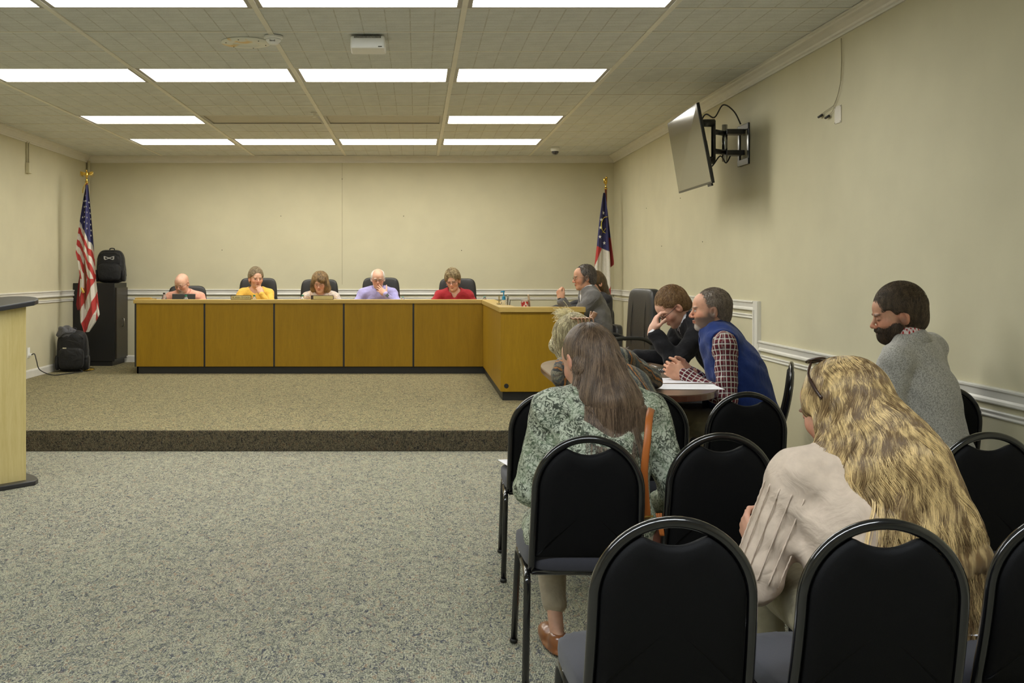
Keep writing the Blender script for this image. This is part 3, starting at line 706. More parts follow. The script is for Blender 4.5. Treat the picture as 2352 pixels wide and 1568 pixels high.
def finial(t, z, spread=.07, turn=0):
    b = BM(); lathe(b, [(0, -.10), (.010, -.10), (.012, -.03), (.022, -.02), (.022, -.012), (.008, -.004), (.014, .012), (.008, .028), (0, .03)], 14, loc=(0, 0, z)); fin('finial_base', b, m_brass, t, smooth=True)
    Mz = Matrix.Rotation(turn, 4, 'Z')
    b = BM(); sel(b, (0, 0, z + .075), (.020, .02, .045), 1, 1, 12, 8, M=Mz); sel(b, (0, -.008, z + .125), (.011, .014, .014), 1, 1, 10, 6, M=Mz); tube(b, [Mz @ Vector((0, -.02, z + .124)), Mz @ Vector((0, -.032, z + .117))], [.005, .001], 6)
    for s in (-1, 1):
        for k in range(5):
            a0 = Vector((s * .012, 0, z + .095 - k * .006)); a1 = Vector((s * spread * (1 - k * .08), .006, z + .115 - k * .010)); a2 = Vector((s * spread * (1.08 - k * .12), .01, z + .055 - k * .002))
            tube(b, [Mz @ a0, Mz @ a1, Mz @ a2], [.010, .011, .003], 6, flat=.5)
    fin('eagle', b, m_brass, t, smooth=True)
def gx_(px, d, x0): return (px - 957) * d / F - x0
def gz_(py, d): return CAMZ - (py - 626) * d / F - DAIS

# striped flag
FD = 13.05
fx = (192 - 957) * FD / F
fl = thing('striped_flag', 'red white and blue striped star flag on pole in left corner', 'flag', (fx, FD, DAIS))
b = BM(); lathe(b, [(0, 0), (.13, 0), (.135, .006), (.12, .02), (.05, .035), (.024, .05), (.020, .11), (.026, .12), (.020, .13), (0, .13)], 30); fin('stand', b, m_brass, fl, smooth=True)
topx = gx_(199, FD, fx)
b = BM(); tube(b, [(0, 0, .10), (topx, 0, gz_(415, FD))], .013, 12); fin('pole', b, m_pole, fl, smooth=True)
finial(fl, gz_(415, FD) - .0, .075)
for o in fl.children:
    if o.name.startswith(('finial', 'eagle')): o.location.x = topx
L = lin([(gz_(y_, FD), gx_(x_, FD, fx)) for y_, x_ in ((425, 200), (450, 195), (500, 187), (545, 180), (580, 176), (600, 181), (640, 186), (680, 184), (740, 186), (762, 195))])
Rr = lin([(gz_(y_, FD), gx_(x_, FD, fx)) for y_, x_ in ((425, 203), (450, 206), (500, 211), (560, 216), (600, 219), (640, 221), (690, 226), (722, 229), (740, 220), (762, 205))])
zt_, zb_ = gz_(425, FD), gz_(762, FD)
def usflag(s, z, x):
    py = 626 - (z + DAIS - CAMZ) * F / FD; px = 957 + (x + fx) * F / FD
    edge = 513 + (px - 186) * 2.0 + 3 * sin(px * .5)      # lower border of the starred field
    if py < edge: return NAVY
    k = (py - edge) / (15.5 + max(0, (py - 600)) * .03)
    if py > 640 and px < 226 - (py - 640) * .05:
        k2 = (px - 186) * .9 + (py - 640) * .42
        return RED if int(k2 / 15.5) % 2 == 1 else WHITE
    return WHITE if int(k) % 2 == 0 else RED
dep = lambda s, z: -.03 - .022 * sin(s * 3.2 * pi + z * 1.2) - .012 * sin(s * 7.3 * pi - z * 2) + .02 * abs(s - .5)
flag = flag_sheet('flag_cloth', fl, L, Rr, zt_, zb_, usflag, dep)
st = [(199, 449), (194, 462), (201, 462), (195, 475), (201, 475), (207, 465), (208, 478), (196, 487), (202, 488), (209, 490), (189, 499), (197, 498), (202, 500), (210, 503), (197, 510), (202, 513), (210, 516), (202, 525), (211, 529), (211, 541)]
for (px, py) in st:
    b = BM(); x = gx_(px - (2.0 if px > 205 else -1.5 if px < 192 else 0), FD, fx); z = gz_(py, FD)
    s = (x - L(z)) / max(.01, (Rr(z) - L(z)))
    star_bm(b, (x, dep(s, z), z), .016, Vector((.62 if px in (201, 202, 195, 196) else .9, 0, 0)), Vector((0, 0, 1)), Vector((0, -.008, 0)))
    fin('star', b, m_white, fl)
# inner fold hanging behind, and gold cord with tassel
L2 = lin([(gz_(y_, FD), gx_(x_, FD, fx)) for y_, x_ in ((600, 186), (650, 178), (700, 173), (712, 176))])
R2 = lin([(gz_(y_, FD), gx_(x_, FD, fx)) for y_, x_ in ((600, 200), (650, 192), (700, 187), (712, 180))])
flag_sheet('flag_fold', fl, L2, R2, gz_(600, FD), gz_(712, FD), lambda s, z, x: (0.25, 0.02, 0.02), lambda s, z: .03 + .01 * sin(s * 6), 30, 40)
b = BM(); tube(b, smoothpath([(topx, -.02, zt_ + .03), (topx - .03, -.03, zt_ - .03), (topx - .035, -.045, zt_ - .10)], 5), .006, 6); tube(b, [(gx_(192, FD, fx), -.085, gz_(660, FD)), (gx_(197, FD, fx), -.085, gz_(672, FD))], [.010, .016], 8); fin('gold_cord', b, mat('gold_cord', (0.62, 0.42, 0.08), 0.5), fl, smooth=True)

# emblem flag (right corner)
GD = 13.55
g0 = (1391.5 - 957) * GD / F
fg = thing('emblem_flag', 'blue canton flag with gold ring emblem on pole in right corner', 'flag', (g0, GD, DAIS))
b = BM(); lathe(b, [(0, 0), (.13, 0), (.135, .006), (.12, .02), (.05, .035), (.024, .05), (.020, .11), (.026, .12), (.020, .13), (0, .13)], 30); fin('stand', b, m_brass, fg, smooth=True)
b = BM(); tube(b, [(0, 0, .10), (0, 0, gz_(430, GD))], .015, 12); fin('pole', b, m_pole, fg, smooth=True)
finial(fg, gz_(430, GD) + .0, .032, .9)
def lp2(pts): return lin([(gz_(y_, GD), gx_(x_, GD, g0)) for y_, x_ in pts])
GLf = lp2(((443, 1384), (470, 1380), (500, 1376), (560, 1370), (612, 1364), (680, 1362), (780, 1362)))
GRf = lp2(((443, 1388), (480, 1393), (540, 1396), (600, 1400), (650, 1401), (680, 1401), (780, 1400)))
def gflag(s, z, x):
    py = 626 - (z + DAIS - CAMZ) * F / GD; px = 957 + (x + g0) * F / GD
    e = 565 + (px - 1370) * .45
    if py < e:
        return NAVY
    if px < 1364 + (612 - py) * .42 and py < 614: return RED
    if py > 655 and px > 1402 - (py - 655) * .55: return RED
    if py > 720: return RED
    return WHITE
gdep = lambda s, z: -.035 - .02 * sin(s * 2.4 * pi + .4) - .006 * sin(s * 8 * pi + z * 3)
flag_sheet('flag_cloth', fg, GLf, GRf, gz_(443, GD), gz_(780, GD), gflag, gdep, 70, 260)
GL3 = lp2(((480, 1393), (540, 1395), (600, 1398), (614, 1399)))
GR3 = lp2(((480, 1395), (540, 1402), (600, 1410), (608, 1410), (614, 1402)))
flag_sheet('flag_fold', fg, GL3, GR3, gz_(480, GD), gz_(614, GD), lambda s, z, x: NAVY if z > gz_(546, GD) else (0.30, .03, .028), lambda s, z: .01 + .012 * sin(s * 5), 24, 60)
for (px, py) in ((1384, 489), (1379, 505), (1377, 523), (1376, 544), (1387, 558)):
    b = BM(); x = gx_(px, GD, g0); z = gz_(py, GD); s = (x - GLf(z)) / (GRf(z) - GLf(z))
    star_bm(b, (x, gdep(s, z), z), .026, Vector((.8, 0, 0)), Vector((0, 0, 1)), Vector((0, -.012, 0))); fin('star', b, m_white, fg)
m_gold = mat('gold_print', (0.62, 0.52, 0.07), 0.6)
b = BM(); cx, cz = gx_(1393, GD, g0), gz_(517, GD)
pr = []
for k in range(19):
    a = pi * .5 + k * pi * .92 / 18
    x = cx + .082 * cos(a) * .95; z = cz + .105 * sin(a); s = (x - GLf(z)) / (GRf(z) - GLf(z)); pr.append((x, gdep(max(0, min(1, s)), z) - .010, z))
tube(b, pr, .020, 6, flat=.2); tube(b, [(cx - .055, gdep(.5, cz) - .014, cz - .10), (cx + .005, gdep(.7, cz) - .014, cz - .015)], .009, 6, flat=.3); fin('ring_emblem', b, m_gold, fg)
b = BM()
for k in range(14):
    x, y_, z = pr[2 + k]; bx(b, x - .003, x + .003, y_ - .0045, y_ - .003, z - .005, z + .005)
fin('ring_letters', b, mat('navy_print', NAVY, .6), fg)

# ------------------------------------------------------------------ stacking banquet chair
m_vinyl = mat('black_vinyl', (0.004, 0.004, 0.0045), 0.6, bump=.35, bscale=700, spec=.12)
m_seatv = mat('charcoal_seat_fabric', (0.024, 0.024, 0.034), 0.8, bump=.3, bscale=600, sheen=.15)
CH_H, CH_W = .838, .362
def arch_pt(hw, t):
    """t 0..1 left bottom to right bottom of the back outline, returns x, z"""
    zs_ = CH_H - .182; zb = .385
    ls = zs_ - zb; la = pi * (hw + .182) / 2; tot = 2 * ls + la; d = t * tot
    bw = hw + .006
    if d < ls: k = d / ls; return (-(bw + (hw - bw) * k), zb + d)
    if d > ls + la: k = (d - ls - la) / ls; return ((hw + (bw - hw) * k), zs_ - (d - ls - la))
    a = pi - (d - ls) / la * pi; return (hw * cos(a), zs_ + (.182 - (CH_W / 2 - hw)) * sin(a))
def back_y(z, x=0): return -.165 - .085 * (z - .385) / .45 - .018 * sin((z - .385) / .45 * pi) + 1.0 * x * x * .5
def make_chair():
    t = thing('banquet_chair', 'tmp', 'chair')
    hw = CH_W / 2 - .011
    b = BM(); pts = []
    for k in range(61):
        x, z = arch_pt(hw, k / 60); pts.append((x, back_y(z), z))
    tube(b, pts, .0125, 10, flat=1.0); fin('back_frame', b, m_blackmetal, t, smooth=True)
    # padded back with the hand hole dipping into its top
    ihw = hw - .012
    out = []
    for k in range(0, 81):
        x, z = arch_pt(ihw, k / 80)
        z2 = z if z > .44 else .44
        if k in (0, 80): z2 = .43
        dipc = CH_H - .036 - .026 * (1 - (x / .075) ** 2) if abs(x) < .075 else 99
        out.append((x, min(z2, dipc)))
    uniq = []
    for q_ in out:
        if not uniq or (abs(q_[0] - uniq[-1][0]) + abs(q_[1] - uniq[-1][1])) > 1e-5: uniq.append(q_)
    cx_, cz_ = 0, .60
    b = BM(); lay = []
    for (inset, off) in ((0.0, 0.0), (.004, -.010), (.016, -.0165), (.05, -.0168)):
        ring = []
        for (x, z) in uniq:
            v = Vector((x - cx_, z - cz_)); l = v.length; v = v * max(.02, (l - inset)) / l
            ring.append((cx_ + v.x, cz_ + v.y, off))
        lay.append(ring)
    n = len(uniq)
    def mk(ring, sgn): return [b.verts.new((x, back_y(z) + sgn * o_, z)) for (x, z, o_) in ring]
    for sgn in (1, -1.25):
        rr = [mk(r_, sgn) for r_ in lay]
        for A_, B_ in zip(rr, rr[1:]):
            for k in range(n): b.faces.new((A_[k], A_[(k + 1) % n], B_[(k + 1) % n], B_[k]))
        c = b.verts.new((cx_, back_y(cz_) + sgn * -.0168, cz_))
        for k in range(n): b.faces.new((rr[-1][k], rr[-1][(k + 1) % n], c))
    bmesh.ops.remove_doubles(b, verts=b.verts, dist=1e-5)
    fin('backrest', b, m_vinyl, t, smooth=True)
    b = BM(); sel(b, (0, .015, .412), (.200, .205, .038), .35, .38, 36, 14, fn=lambda p: Vector((p.x * (1 + .06 * p.y / .2), p.y, p.z + (.012 * (1 - (p.x / .2) ** 2) if p.z > 0 else 0) - (.010 if p.y > .15 and p.z > 0 else 0))))
    fin('seat', b, m_seatv, t, smooth=True)
    b = BM(); tube(b, [(-hw - .004, back_y(.385), .378), (hw + .004, back_y(.385), .378)], .011, 8); fin('back_rail', b, m_blackmetal, t, smooth=True)
    for s in (-1, 1):
        for f in (-1, 1):
            b = BM()
            pp = [(s * .190, 0, .372)] + smoothpath([(s * .191, f * .15, .372), (s * .192, f * .185, .360), (s * .193, f * .197, .325)], 5) + [(s * .203, f * .245, .012)]
            tube(b, pp, .0125, 8); lg = fin('leg', b, m_blackmetal, t, smooth=True)
            b = BM(); sel(b, (s * .2035, f * .246, .009), (.015, .015, .009), .5, .9, 10, 6); fin('foot_cap', b, m_black, lg, smooth=True)
        b = BM(); tube(b, [(s * .17, -.15, .372), (s * .17, .18, .372)], .009, 6); tube(b, [(s * .17, -.10, .368), (s * .190, -.10, .368)], .009, 6); tube(b, [(s * .17, .12, .368), (s * .190, .12, .368)], .009, 6); fin('seat_rail', b, m_blackmetal, t, smooth=True)
    b = BM(); tube(b, [(-.192, .19, .34), (.192, .19, .34)], .008, 6); fin('stretcher', b, m_blackmetal, t, smooth=True)
    return t
chair0 = make_chair(); used = [False]
def chair(px, d, rz, label, yoff=.225, y=None):
    """px = photo x of the back's middle, d = distance of the back's top"""
    o = chair0 if not used[0] else copy_tree(chair0); used[0] = True
    xb = (px - 957) * d / F
    off = Matrix.Rotation(rz, 3, 'Z') @ Vector((0, -yoff - .02, 0))
    o.location = (xb - off.x, d - off.y, 0); o.rotation_euler.z = rz
    o['label'] = label; o['group'] = 'black banquet chairs for the audience'
    return o
chairA = chair(1263, 4.62, R(-3), 'empty black banquet chair at the aisle with white paper on seat, left of green-bloused woman')
chairB = chair(1490, 4.64, R(2), 'black banquet chair of the bent woman with the hair clip')
chairC = chair(1715, 4.62, R(1), 'empty black banquet chair directly behind the man in blue vest')
chairD = chair(2172, 4.86, R(4), 'black banquet chair of the man in the grey sweater')
chairF = chair(1352, 3.38, R(-1), 'black banquet chair of the woman in the green patterned blouse')
chairG = chair(1657, 3.44, R(2), 'empty black banquet chair right of the green-bloused woman, behind the blue vest chair row')
chairG2 = chair(1964, 3.44, R(2), 'black banquet chair almost hidden in front of the curly blonde woman')
chairH = chair(2270, 3.46, R(2), 'empty black banquet chair by right edge behind the man in grey sweater')
chairJ = chair(1548, 2.26, R(-1), 'nearest black banquet chair, empty, left of the curly blonde woman')
chairI = chair(2032, 2.24, R(-2), 'black banquet chair of the curly blonde woman')
chairK = chair(2462, 2.32, R(-3), 'black banquet chair cut off by the bottom right corner')
# chairs beside the table, facing left
chairE = copy_tree(chair0); chairE.location = (1.97, 6.28, 0); chairE.rotation_euler.z = R(72); chairE['label'] = 'black banquet chair seen edge-on under the man in blue vest'; chairE['group'] = 'black banquet chairs for the audience'
chairS = copy_tree(chair0); chairS.location = (1.90, 7.25, 0); chairS.rotation_euler.z = R(80); chairS['label'] = 'black banquet chair hidden under the man in black suit'; chairS['group'] = 'black banquet chairs for the audience'
chairA2 = copy_tree(chair0)
chairA2.location = (1.93, 4.86, 0); chairA2.rotation_euler.z = R(2); chairA2['label'] = 'black banquet chair between blue vest man and grey sweater man, mostly hidden by blonde hair'; chairA2['group'] = 'black banquet chairs for the audience'

# ------------------------------------------------------------------ office chairs
m_leather = mat('black_leather', (0.022, 0.021, 0.021), 0.42, bump=.5, bscale=60, var=.1)
def make_office(w_=.50, back_h=.66, loops=False):
    t = thing('office_chair', 'tmp', 'chair')
    def bend(p): return Vector((p.x * (1 - .06 * (p.z / .33)), p.y + .25 * p.x * p.x + .05 * (p.z + .33) * (-.7), p.z))
    b = BM(); sel(b, (0, -.245, .47 + back_h / 2), (w_ / 2, .055, back_h / 2), .28, .45, 36, 20, fn=bend); br = fin('backrest', b, m_leather, t, smooth=True)
    for s in (-1, 1):
        b = BM(); tube(b, smoothpath([(s * w_ * .26, -.20, .52), (s * w_ * .26, -.19, .47 + back_h * .5), (s * w_ * .24, -.215, .47 + back_h * .93)], 6), .003, 5); fin('seam', b, m_black, br)
    b = BM(); sel(b, (0, .0, .46), (.25, .25, .055), .4, .45, 32, 12); fin('seat', b, m_leather, t, smooth=True)
    m_pl = m_black
    for s in (-1, 1):
        if loops: pp = [(s * .27, -.20, .70), (s * .285, -.10, .745), (s * .29, .10, .745), (s * .285, .20, .70), (s * .275, .17, .56), (s * .25, .05, .46), (s * .15, 0, .43)]
        else: pp = [(s * .20, -.05, .42), (s * .29, -.06, .45), (s * .30, -.04, .64), (s * .30, .02, .665), (s * .30, .20, .665)]
        b = BM(); tube(b, smoothpath(pp, 7), .022, 10, flat=.8); ar = fin('armrest', b, m_pl, t, smooth=True)
        if not loops:
            b = BM(); sel(b, (s * .30, .08, .69), (.032, .14, .018), .5, .6, 18, 8); fin('arm_pad', b, m_leather, ar, smooth=True)
    b = BM(); lathe(b, [(0, .10), (.035, .10), (.035, .22), (.022, .22), (.022, .41), (0, .41)], 16); bx(b, -.09, .09, -.10, .10, .40, .42); fin('gas_post', b, m_black, t)
    for k in range(5):
        a = 2 * pi * k / 5 + .3; c, s = cos(a), sin(a)
        b = BM(); tube(b, [(0, 0, .11), (c * .15, s * .15, .10), (c * .29, s * .29, .065)], [.028, .024, .016], 8, flat=.7); lg = fin('leg', b, m_black, t, smooth=True)
        b = BM()
        for o_ in (-.014, .014):
            Mx = Matrix.Translation((c * .29 - s * o_, s * .29 + c * o_, .028)) @ Matrix.Rotation(a + pi / 2, 4, 'Z') @ Matrix.Rotation(pi / 2, 4, 'Y')
            lathe(b, [(0, -.008), (.027, -.008), (.027, .008), (0, .008)], 14, M=Mx)
        fin('caster', b, m_black, lg)
    return t
off0 = make_office()
offs = [(435, 13.55, 7, 'man in the pink shirt', 656), (594, 13.6, 2, 'woman in the yellow sweater', 638), (733.5, 13.6, 0, 'woman in the floral blouse', 641), (877, 13.6, 3, 'man in the lavender shirt', 637), (1051, 13.6, 0, 'woman in the red top', 639)]
for i, (px, d, a, who, ty) in enumerate(offs):
    o = off0 if i == 0 else copy_tree(off0)
    o.location = ((px - 957) * d / F, d - .22, DAIS); o.rotation_euler.z = pi + R(a)
    top = CAMZ - (ty - 626) * (d + .03) / F - DAIS
    o.scale.z = top / 1.13 if True else 1
    o['label'] = 'black leather office chair behind the ' + who; o['group'] = 'office chairs behind the council desk'
oh = copy_tree(off0); oh.location = ((1412 - 957) * 11.2 / F - .31, 11.25, DAIS); oh.rotation_euler.z = R(96); oh.scale = (.85, .85, .86); oh['label'] = 'black office chair just behind the back of the man in grey suit'
og = copy_tree(off0); og.location = (1.70, 10.22, DAIS); og.rotation_euler.z = R(96); og.scale = (.85, .85, .62); og['label'] = 'black office chair under the man in the grey suit'
ox = make_office(.54, .72, True); ox.location = (1.66, 8.78, DAIS); ox.rotation_euler.z = R(101); ox.scale = (1, 1, .90); tag(ox, 'large empty black executive chair with looped arms behind the black suited man', 'chair')

# ------------------------------------------------------------------ conference table
m_table = wood('cherry_laminate', (0.075, 0.022, 0.012), (0.13, 0.042, 0.022), 0.16, scale=(2, 7, 7), coat=.5)
m_tt = mat('brown_table_surface', (0.17, 0.115, 0.075), 0.3, var=.06, coat=.3)
TX0, TX1, TY0, TY1, TZ = .80, 1.66, 5.27, 7.52, .745
tbl = thing('conference_table', 'long rounded brown table with cherry edge in front of the dais', 'table', ((TX0 + TX1) / 2, (TY0 + TY1) / 2, 0))
T0 = Vector(tbl.location)
hx, hy = (TX1 - TX0) / 2, (TY1 - TY0) / 2
def oval(hx, hy, e=.62, n=64): 
    f = lambda v, k: math.copysign(abs(v) ** k, v)
    return [(hx * f(cos(2 * pi * k / n), .75), hy * f(sin(2 * pi * k / n), e)) for k in range(n)]
b = BM(); prism(b, oval(hx - .003, hy - .003), TZ - .002, TZ + .001); fin('table_surface', b, m_tt, tbl)
b = BM(); prism(b, oval(hx, hy), TZ - .034, TZ - .002); fin('table_edge', b, m_table, tbl, bevel=.004)
for y_ in (-.62, .62):
    b = BM(); bx(b, -.20, .20, y_ - .02, y_ + .02, .03, TZ - .034); bx(b, -.30, .30, y_ - .04, y_ + .04, 0, .03); fin('panel_leg', b, m_table, tbl, bevel=.004)
b = BM(); bx(b, -.012, .012, -.60, .60, .25, TZ - .05); fin('modesty_panel', b, m_table, tbl)

# ------------------------------------------------------------------ small things
m_paper = mat('white_paper', (0.78, 0.77, 0.80), 0.7, var=.01)
m_ink = mat('grey_ink', (0.35, 0.35, 0.38), 0.7)
def paper(label, loc, w_, h_, rz, cat='paper', tilt=(0, 0), lines=0, group=None, bend_=0.0):
    b = BM(); n = 8; V = []
    for i in range(n + 1):
        x = -w_ / 2 + w_ * i / n; z = bend_ * (i / n) ** 2
        V.append((b.verts.new((x, -h_ / 2, z)), b.verts.new((x, h_ / 2, z))))
    for i in range(n): b.faces.new((V[i][0], V[i + 1][0], V[i + 1][1], V[i][1]))
    if not bend_:
        b.free(); b = BM(); bx(b, -w_ / 2, w_ / 2, -h_ / 2, h_ / 2, 0, .0012)
    if lines:
        t = thing('paper_sheet', label, cat, loc, rz, group); fin('sheet', b, m_paper, t); par = t
        b = BM()
        for k in range(lines):
            yy = h_ / 2 - .03 - k * (h_ - .06) / lines
            bx(b, -w_ / 2 + .02, w_ / 2 - .02 - (k % 3) * .02, yy, yy + .0018, .0013, .0016)
        fin('printed_lines', b, m_ink, t); t.rotation_euler = (tilt[0], tilt[1], rz); return t
    o = fin('paper_sheet', b, m_paper); o.location = loc; o.rotation_euler = (tilt[0], tilt[1], rz); return tag(o, label, cat, group)
paper('printed white sheet under the hands of the blue vest man', (1.42, 5.98, TZ + .0025), .42, .27, R(2), lines=7)
paper('printed white sheet near the table edge, nearest the chairs', (1.40, 5.66, TZ + .0025), .44, .26, R(-2), lines=6)
paper('blank white sheet beside the black spiral notebook', (1.42, 6.87, TZ + .003), .28, .20, R(4))
# seat papers
def on_seat(ch, dx, dy, z=.466): 
    return ch.matrix_world @ Vector((dx, dy, z)) if False else Vector(ch.location) + Matrix.Rotation(ch.rotation_euler.z, 3, 'Z') @ Vector((dx, dy, z))
l_ = on_seat(chairA, -.08, .06, .464); paper('white paper lying on the empty aisle chair seat', l_, .21, .28, R(12), lines=5)
l_ = on_seat(chairJ, -.03, .05, .467); paper('white paper lying on the nearest empty chair seat', l_, .22, .15, R(55), lines=4, bend_=.03)
# brochure on the seat of the corner chair
l_ = on_seat(chairK, -.16, .16, .468)
br_ = thing('brochure', 'colourful brochure with green and yellow shapes on corner chair seat', 'brochure', l_, R(-4))
b = BM(); bx(b, -.11, .11, -.14, .14, 0, .003); fin('cover', b, m_paper, br_)
for i, (cc, poly) in enumerate((((0.65, 0.62, 0.02), [(-.10, .02), (-.10, -.02), (.01, -.06), (-.04, -.02)]), ((0.50, 0.20, 0.10), [(-.10, -.03), (-.10, -.06), (.10, -.09), (.10, -.06), (.0, -.05)]), ((0.04, 0.22, 0.12), [(-.10, -.065), (-.10, -.13), (.10, -.13), (.10, -.095)]))):
    b = BM(); prism(b, poly, .003, .0036); fin('printed_shape', b, mat('print_%s' % ('yellow', 'orange', 'green')[i], cc, .6), br_)
b = BM(); bx(b, -.08, .06, .06, .063, .003, .0036); bx(b, -.08, .03, .05, .052, .003, .0036); fin('printed_lines', b, m_ink, br_)
# leaning sheet by the right wall
p = P(1818, 996, 7.3); o = paper('white sheet standing low against the right wall beyond the chairs', (2.46, 7.15, .30), .20, .30, R(90), tilt=(R(0), R(0))); o.rotation_euler = (R(82), 0, R(60)); o.location = (2.44, 7.2, .252)
b = BM(); bx(b, -.10, .10, -.12, .10, 0, .10); o2 = fin('file_box', b, m_black, bevel=.01); o2.location = (2.46, 7.25, 0.0); o2.rotation_euler.z = R(60); tag(o2, 'black file box on the floor against the right wall beyond chairs', 'box')
# spiral notebook
nb = thing('spiral_notebook', 'black spiral bound notebook lying on the table before the suited man', 'notebook', (1.44, 6.60, TZ + .001), R(1))
b = BM(); bx(b, -.15, .15, -.11, .11, 0, .014); fin('cover', b, mat('notebook_black', (.012, .012, .014), .35), nb, bevel=.002)
b = BM()
for k in range(26):
    x = -.14 + k * .0112; tube(b, [(x, -.105, .012), (x, -.112, .020), (x, -.122, .012), (x, -.115, .003)], .0016, 5)
s_ = fin('spiral_binding', b, mat('white_wire', (.7, .7, .72), .3, metal=.3), nb); s_['kind'] = 'stuff'
# pen in the suited man's hand is placed with him

# desk objects
def bottle(label, px, d, capcol, top_y=674, cap='cap_green', group='water bottles on the council desk'):
    x = (px - 957) * d / F; h_ = .20
    t = thing('water_bottle', label, 'bottle', (x, d, DT if px < 1125 else DT), 0, group)
    s = max(.3, (CAMZ - (top_y - 626) * d / F - DT) / h_)
    b = BM(); lathe(b, [(0, 0), (.030, 0), (.033, .01), (.032, .05), (.033, .10), (.033, .13), (.026, .155), (.013, .178), (.012, .186), (0, .186)], 18); bo = fin('body', b, m_glass, t, smooth=True)
    b = BM(); lathe(b, [(0, .182), (.0145, .182), (.0145, .20), (0, .20)], 14); fin('cap', b, mat(cap, capcol, .4), t)
    b = BM(); lathe(b, [(.0335, .05), (.0335, .105)], 18); fin('paper_label', b, mat('bottle_label', (.60, .66, .70), .5), t)
    return t
m_glass = mat('clear_plastic', (0.86, 0.88, 0.88), 0.08, trans=.85)
DTOP = 12.95
GREEN = (0.02, 0.22, 0.13)
def bh(py, d): return CAMZ - (py - 626) * d / F - DT
bl = [(377, 12.8, (.03, .02, .015), 'cap_dark', 'clear bottle with dark cap at the left end of the council desk'), (427, 12.75, GREEN, 'cap_green', 'clear water bottle with green cap in front of the laptop'),
      (584, 12.8, GREEN, 'cap_green', 'clear water bottle beside the nameplate reading KAREN STOKER'), (695, 12.8, GREEN, 'cap_green', 'clear water bottle left of the unreadable nameplate'),
      (925, 12.9, (.25, .45, .42), 'cap_teal', 'clear water bottle right of the man in lavender shirt'), (1113, 12.9, (.25, .45, .42), 'cap_teal', 'clear water bottle right of the woman in red')]
for px, d, c_, cn, lab in bl:
    t = bottle(lab, px, d, c_, cap=cn); t.scale = (1, 1, 1)
    want = {377: 672, 427: 677, 584: 677, 695: 677, 925: 680, 1113: 680}[px]
    # the bottles stand on the lower work surface behind the raised front edge
    t.location.z = WS; t.scale.z = (CAMZ - (want - 626) * d / F - WS) / .20; t.scale.x = t.scale.y = 1.0
def nameplate(label, px, d, txt, col, faint=False, py=683, wpx=46):
    t = thing('nameplate', label, 'nameplate', ((px - 957) * d / F, d, DT), 0)
    w_ = wpx * d / F; h_ = .052
    b = BM(); bx(b, -w_ / 2, w_ / 2, 0, .012, 0, h_); bx(b, -w_ / 2 + .01, w_ / 2 - .01, .012, .04, 0, .008); fin('holder', b, mat('dark_brown_holder', (.05, .03, .015), .4), t, bevel=.001)
    x0 = -w_ / 2 + (.007 if not faint else .03)
    b = BM(); bx(b, x0, w_ / 2 - .007, -.002, 0, .007, h_ - .006); fin('plate', b, mat('brass_plate', (.58, .50, .24), .4), t)
    text_mesh('lettering', txt[0], .040, .0006, mat(col[0], col[1], .5), t, ((x0 + w_ / 2) / 2, -.003, h_ / 2 - .0005), (R(90), 0, 0)) if len(txt) == 1 else None
    if len(txt) > 1:
        xo = x0 + .014
        for s_t, sz in txt:
            o = text_mesh('lettering', s_t, sz, .0006, mat(col[0], col[1], .5), t, (xo, -.003, .013), (R(90), 0, 0), 'LEFT')
            zmin = min(v.co.y for v in o.data.vertices); o.location.z = .014 - zmin
            xo += max(v.co.x for v in o.data.vertices) + .004 + (.012 if s_t.endswith('AREN') else 0)
    return t
nameplate('brass nameplate reading KAREN STOKER in dark wooden holder', 553.5, 12.58, [('K', .034), ('AREN', .0262), ('S', .034), ('TOKER', .0262)], ('dark_lettering', (.04, .03, .02)), wpx=47)
nameplate('brass nameplate with faded lettering in front of the floral blouse woman', 740, 12.58, [('K', .034), ('AREN', .0262), ('N', .034), ('ELSON', .0262)], ('faded_lettering', (.50, .42, .18)), True, wpx=52)
# laptop
lt = thing('laptop', 'open dark laptop seen from behind, before the pink shirted man', 'laptop', ((421 - 957) * 12.9 / F, 12.9, WS), 0)
b = BM(); bx(b, -.143, .143, .02, .24, 0, .015); fin('keyboard_base', b, mat('laptop_dark', (.03, .027, .024), .4), lt, bevel=.003)
b = BM(); bx(b, -.143, .143, 0, .007, .012, .198, M=Matrix.Rotation(R(-8), 4, 'X')); fin('lid', b, mat('laptop_dark', (.03, .027, .024), .4), lt, bevel=.003)
b = BM(); bx(b, -.144, .144, -.001, .008, .198, .203, M=Matrix.Rotation(R(-8), 4, 'X')); fin('lid_edge', b, mat('laptop_edge', (.35, .33, .30), .3, metal=.5), lt)
b = BM(); bx(b, -.095, .095, -.05, .05, 0, .018); bx(b, -.085, .085, -.045, .045, .018, .022); o = fin('wooden_block', b, m_top, bevel=.003); o.location = ((330 - 957) * 12.75 / F, 12.75, DT); tag(o, 'flat pale wooden block on the left end of the council desk', 'block')
